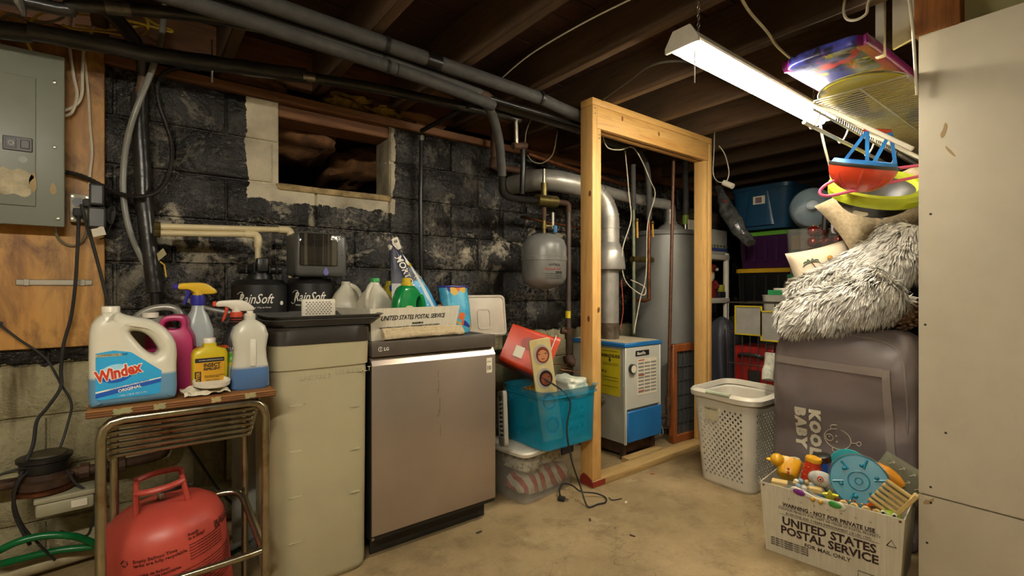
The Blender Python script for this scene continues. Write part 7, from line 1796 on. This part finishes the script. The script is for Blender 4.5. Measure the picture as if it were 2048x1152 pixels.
for y in (-.12, .0): O('arrow_print', G().prism([(-.008, 0), (.008, 0), (.008, .05), (.018, .05), (0, .08), (-.018, .05), (-.008, .05)], fr_u((-.2405, y, .1)), .001), mat('blue_border', '#3f4f8c', .6), t)
heap('plastic_sack', (3.85, 2.36, 1.69), (.2, .18, .09), mat('brown_film', '#3b3128', .25, col2='#5a4d40', scale=12, bump=.6, bscale=20), 'brown plastic-wrapped bundle on top of the printed carton', 'sack', 41, .25)
heap('white_cloth', (4.2, 1.85, 1.60), (.10, .1, .05), mat('white_cloth', '#b5b1a8', .9), 'crumpled white cloth on the purple tote', 'cloth', 44, .2)
t = T('wrapped_bundle', 'clear film-wrapped bundle slanting down in front of the shelf unit', 'bundle', (3.75,1.83,1.473))
O('bundle', G().tube([(3.75,2.092,1.937), (3.75,2.032,1.773), (3.75,1.929,1.58), (3.75,1.822,1.441)], .05, 14, 6, rs=lambda s: .012 + .05 * math.sin(min(1, s * 1.1 + .1) * PI * .8)).jitter(.02, 14), mat('grey_film', '#3a3a38', .2, col2='#6a6a66', scale=18, bump=.8, bscale=30), t, world=True)
O('tie_wire', G().tube([(3.75,2.092,1.937), (3.6, 2.1, 2.1), (3.5, 2.1, 2.16)], .002, 5), M_STEEL, t, world=True)
O('red_tip', G().ball((3.7,2.005,1.796), .012, 10, 6), M_TRED, t, world=True)
# santa figure and small boxes on the shelf
t = T('santa_figure', 'small santa ornament in red with a white beard on the shelf unit', 'ornament', (3.90, 2.25, 1.016))
O('robe', G().loft([sec(0, 0, z, a, b, 2.2, 20) for z, a, b in ((0, .06, .05), (.02, .065, .055), (.12, .05, .045), (.17, .03, .03))]), mat('santa_red', '#7d1c18', .6), t)
O('head', G().ball((-.0, -.005, .2), .036, 16, 10), mat('santa_skin', '#c99a78', .6), t)
O('beard', G().ball((-.02, -.02, .175), .032, 14, 8, (1, .9, 1.3)).jitter(.005, 50), mat('santa_white', '#c9c2b2', .8), t)
O('hat', G().tube([(0, 0, .215), (.01, 0, .25), (.04, -.01, .275), (.07, -.02, .255)], .034, 14, 5, rs=lambda s: .038 * (1 - .8 * s)), mat('santa_red', '#7d1c18', .6), t)
O('hat_ball', G().ball((.075, -.022, .245), .016, 10, 6), mat('santa_white', '#c9c2b2', .8), t)
O('arm', G().tube([(.03, -.03, .14), (.02, -.06, .1), (-.02, -.065, .09)], .015, 8, 3), mat('santa_red', '#7d1c18', .6), t)
for i, (x, y, z, sx, sy, sz, c_, l) in enumerate(((3.97, 2.22, 1.016, .05, .05, .05, '#24222a', 'flat dark box on the shelf unit tier'), (3.99, 2.2, 1.067, .025, .025, .06, '#b0a83a', 'small yellow-green packet standing on the dark box'),)):
    O('small_box', G().rbox(x - sx, x + sx, y - sy, y + sy, z, z + sz, .003, 1), mat('small_box%d' % i, c_, .5), label=l, cat='box')
t = T('bakery_box', 'little cream box with a red oval print below the shelf tier', 'box', (3.92, 2.22, .557))
O('carton', G().rbox(-.02, .06, -.05, .05, 0, .09, .003, 1), mat('cream_carton', '#c4b48c', .6), t)
O('oval_print', G().prism(ell(.05, .025), fr_u((-.0205, .0, .055)), .001), mat('red_print', '#c53a1e', .4), t)
O('yellow_packet', G().rbox(3.99, 4.03, 2.18, 2.24, .557, .64, .003, 1), mat('yellow_packet', '#c9b41c', .5), label='yellow packet beside the little cream box on the shelf unit', cat='packet')
O('laptop_bag', G().rbox(3.70, 4.02, 2.22, 2.5, .097, .42, .03, 3), mat('dark_bag', '#17171a', .6), label='dark bag on the bottom tier of the shelf unit', cat='bag')
# dark jacket draped over a rail
t = T('rain_jacket', 'dark grey jacket draped over a crate by the frame', 'jacket', (3.52, 1.93, 0))
g = G(); rings = []
for k in range(30):
    f = k / 29; z = .02 + .86 * f; a = .15 - .04 * f; b = .13 - .04 * f
    if f > .8: qd = (f - .8) / .2; a *= math.sqrt(max(.02, 1 - qd * qd)); b *= math.sqrt(max(.02, 1 - qd * qd))
    ring = sec(0, 0, z, a, b, 2.6, 56)
    for i, p in enumerate(ring):
        an = 2 * PI * i / 56; f3 = 1 + .10 * math.sin(an * 7 + z * 4) * (1 - f * .6) + .08 * noise.noise(Vector((p.x * 6, p.y * 6, z * 5))); ring[i] = Vector((p.x * f3, p.y * f3, z))
    rings.append(ring)
O('cloth', g.loft(rings), mat('jacket_grey', '#3b3c44', .55, col2='#2f3037', scale=4), t, ang=80)
O('zip', G().tube([(-.125, -.09, .8), (-.15, -.11, .55), (-.17, -.13, .3)], .004, 6, 4), M_BLKPL, t)
# wire cart
t = T('wire_cart', 'old wire shopping cart with yellow-framed signs in the storage corner', 'cart', (3.40, 1.6, 0))
M_WR = mat('dull_wire', '#5d574c', .4, .7)
cx0, cx1, cy0, cy1 = -.14, .16, -.17, .15
for z in (.14, .36, .58, .8, 1.0):
    O('hoop', G().tube([(cx0, cy0, z), (cx1, cy0, z), (cx1, cy1, z), (cx0, cy1, z), (cx0, cy0, z)], .004, 6), M_WR, t)
for k in range(7): O('upright', G().cyl((cx0, cy0 + k * .0533, .02), (cx0, cy0 + k * .0533, .78 if k not in (0, 6) else 1.0), .0035, 6), M_WR, t)
for k in range(5): O('upright', G().cyl((cx0 + k * .075, cy0, .02), (cx0 + k * .075, cy0, .78), .0035, 6), M_WR, t)
for y, z0 in ((.0, .78), (-.175, .75)):
    fz = O('sign_frame', plate(rpoly(.185, .2, .004, 2, 0, .1), [rpoly(.165, .18, .003, 2, 0, .1)], fr_u((-.142, y, z0)), .01, .001, 1), mat('sign_yellow', '#b5a01c', .5), t)
    O('sign_panel', G().prism(rpoly(.168, .183, .003, 2, 0, .1), fr_u((-.143, y, z0)), .004), mat('grey_sign', '#8f8c84', .5), fz)
t = T('red_case', 'red plastic case with a black handle inside the wire cart', 'case', (3.41, 1.6, .30))
O('shell', G().rbox(-.11, .13, -.15, .13, 0, .40, .02, 3), mat('case_red', '#8f1714', .35), t)
O('handle', G().tube([(-.12, -.08, .33), (-.14, -.05, .345), (-.14, .05, .345), (-.12, .08, .33)], .014, 8, 4), M_BLKPL, t)
O('latch', G().rbox(-.122, -.108, -.06, .02, .1, .24, .006, 2), M_BLKPL, t)
t = T('yellow_carton', 'yellow and white printed carton under the red case in the cart', 'box', (3.41, 1.6, .02))
O('carton', G().rbox(-.125, .14, -.155, .135, 0, .27, .004, 1), mat('carton_yellow', '#c9b41c', .5), t)
O('print_panel', G().box(-.1265, -.125, -.14, .12, .1, .24), M_PAPER, t)
for k in range(8): O('red_mark', G().box(-.1265, -.125, -.12 + k * .028, -.103 + k * .028, .055, .08), M_TRED, t)
for k in range(3): O('print_picture', G().box(-.1275, -.126, -.12 + k * .08, -.07 + k * .08, .13, .21), mat('grey_print', '#8d8a80', .8), t)

# ------------------------------------------------------------------ ceiling cables and debris on the floor
cable('white_cable', [(1.674,0.852,2.13), (1.804,0.88,2.13), (1.981,0.897,2.12), (2.091,0.913,2.11), (2.207,0.916,2.1), (2.282,0.916,2.1)], .0055, M_WCABLE, 'white cable sagging below the joists beside the shop light')
cable('white_cable', [(2.1,0.665,2.202), (2.1,0.673,2.149), (2.1,0.662,2.11), (2.1,0.633,2.094), (2.1,0.602,2.102), (2.1,0.597,2.133), (2.1,0.587,2.161)], .005, M_WCABLE, 'white cable hanging in a loop over the body board')
cable('white_cable', [(2.12,0.483,2.122), (2.12,0.474,2.03), (2.14,0.473,1.949), (2.15,0.471,1.864), (2.17,0.471,1.781)], .005, M_WCABLE, 'white cable hanging down along the drywall edge')
cable('white_cable', [(2.791,1,1.964), (2.817,1,1.899), (2.871,1,1.817), (2.925,1,1.746), (2.939,1,1.689)], .006, M_WCABLE, 'loose white cable end hanging from the far end of the shop light')
cable('grey_cable', [(2.023,1.801,2.14), (1.938,1.544,2.14), (1.89,1.389,2.14), (1.939,1.289,2.14), (2.102,1.212,2.14)], .006, mat('dim_cable', '#4a4032', .7), 'dusty cable running between the joists behind the shop light')
cable('ceiling_wire', [(1.43,1.95,2.145), (1.383,1.659,2.145), (1.383,1.348,2.145), (1.408,1.1,2.145)], .003, M_WCABLE, 'thin pale wire stapled along a joist above the foam pipes', 'wire')
t = T('lamp_socket', 'white porcelain lamp socket dangling on its wire behind the frame', 'socket', (3.3,1.759,1.812))
O('socket', G().tube([(3.3,1.799,1.854), (3.3,1.73,1.814)], .02, 14), M_WHITEPL, t, world=True)
O('flex', G().tube([(3.3,1.799,1.851), (3.3,1.848,1.874), (3.3,1.879,1.941), (3.3,1.871,2.103), (3.3,1.864,2.384)], .004, 6, 4).tube([(3.3,1.781,1.848), (3.3,1.759,1.918), (3.3,1.788,2.049), (3.3,1.833,2.123)], .004, 6, 4), M_WCABLE, t, world=True)
random.seed(12)
for i, (x, y, l) in enumerate(((958, 1065, 'dark wood chip on the concrete in front of the dishwasher'), (1180, 1040, 'brown crumb on the floor beyond the cord loop'), (1265, 1072, 'small brown splinter in the middle of the floor'), (1305, 948, 'reddish paint flake near the frame bottom plate'), (1252, 1005, 'pale chip beside the cord loop'))):
    px_ = {0: (1.206,1.804,0), 1: (1.687,1.58,0), 2: (1.728,1.363,0), 3: (2.397,1.745,0), 4: (1.971,1.596,0)}[i]
    O('floor_chip', G().rbox(-.014, .014, -.005, .005, 0, .004, .001, 1).jitter(.004, 90, i).xf(Matrix.Translation(px_) @ Matrix.Rotation(i * .9, 4, 'Z')), mat('chip%d' % i, ('#3f3120', '#5a3a20', '#4a3218', '#a0402c', '#cfc3a4')[i], .9), label=l, cat='debris')
cable('floor_wire', [(1.942,1.684,0.003), (1.934,1.653,0.003), (1.985,1.636,0.003)], .003, M_BLKRUB, 'short black wire scrap on the floor in front of the frame', 'wire')
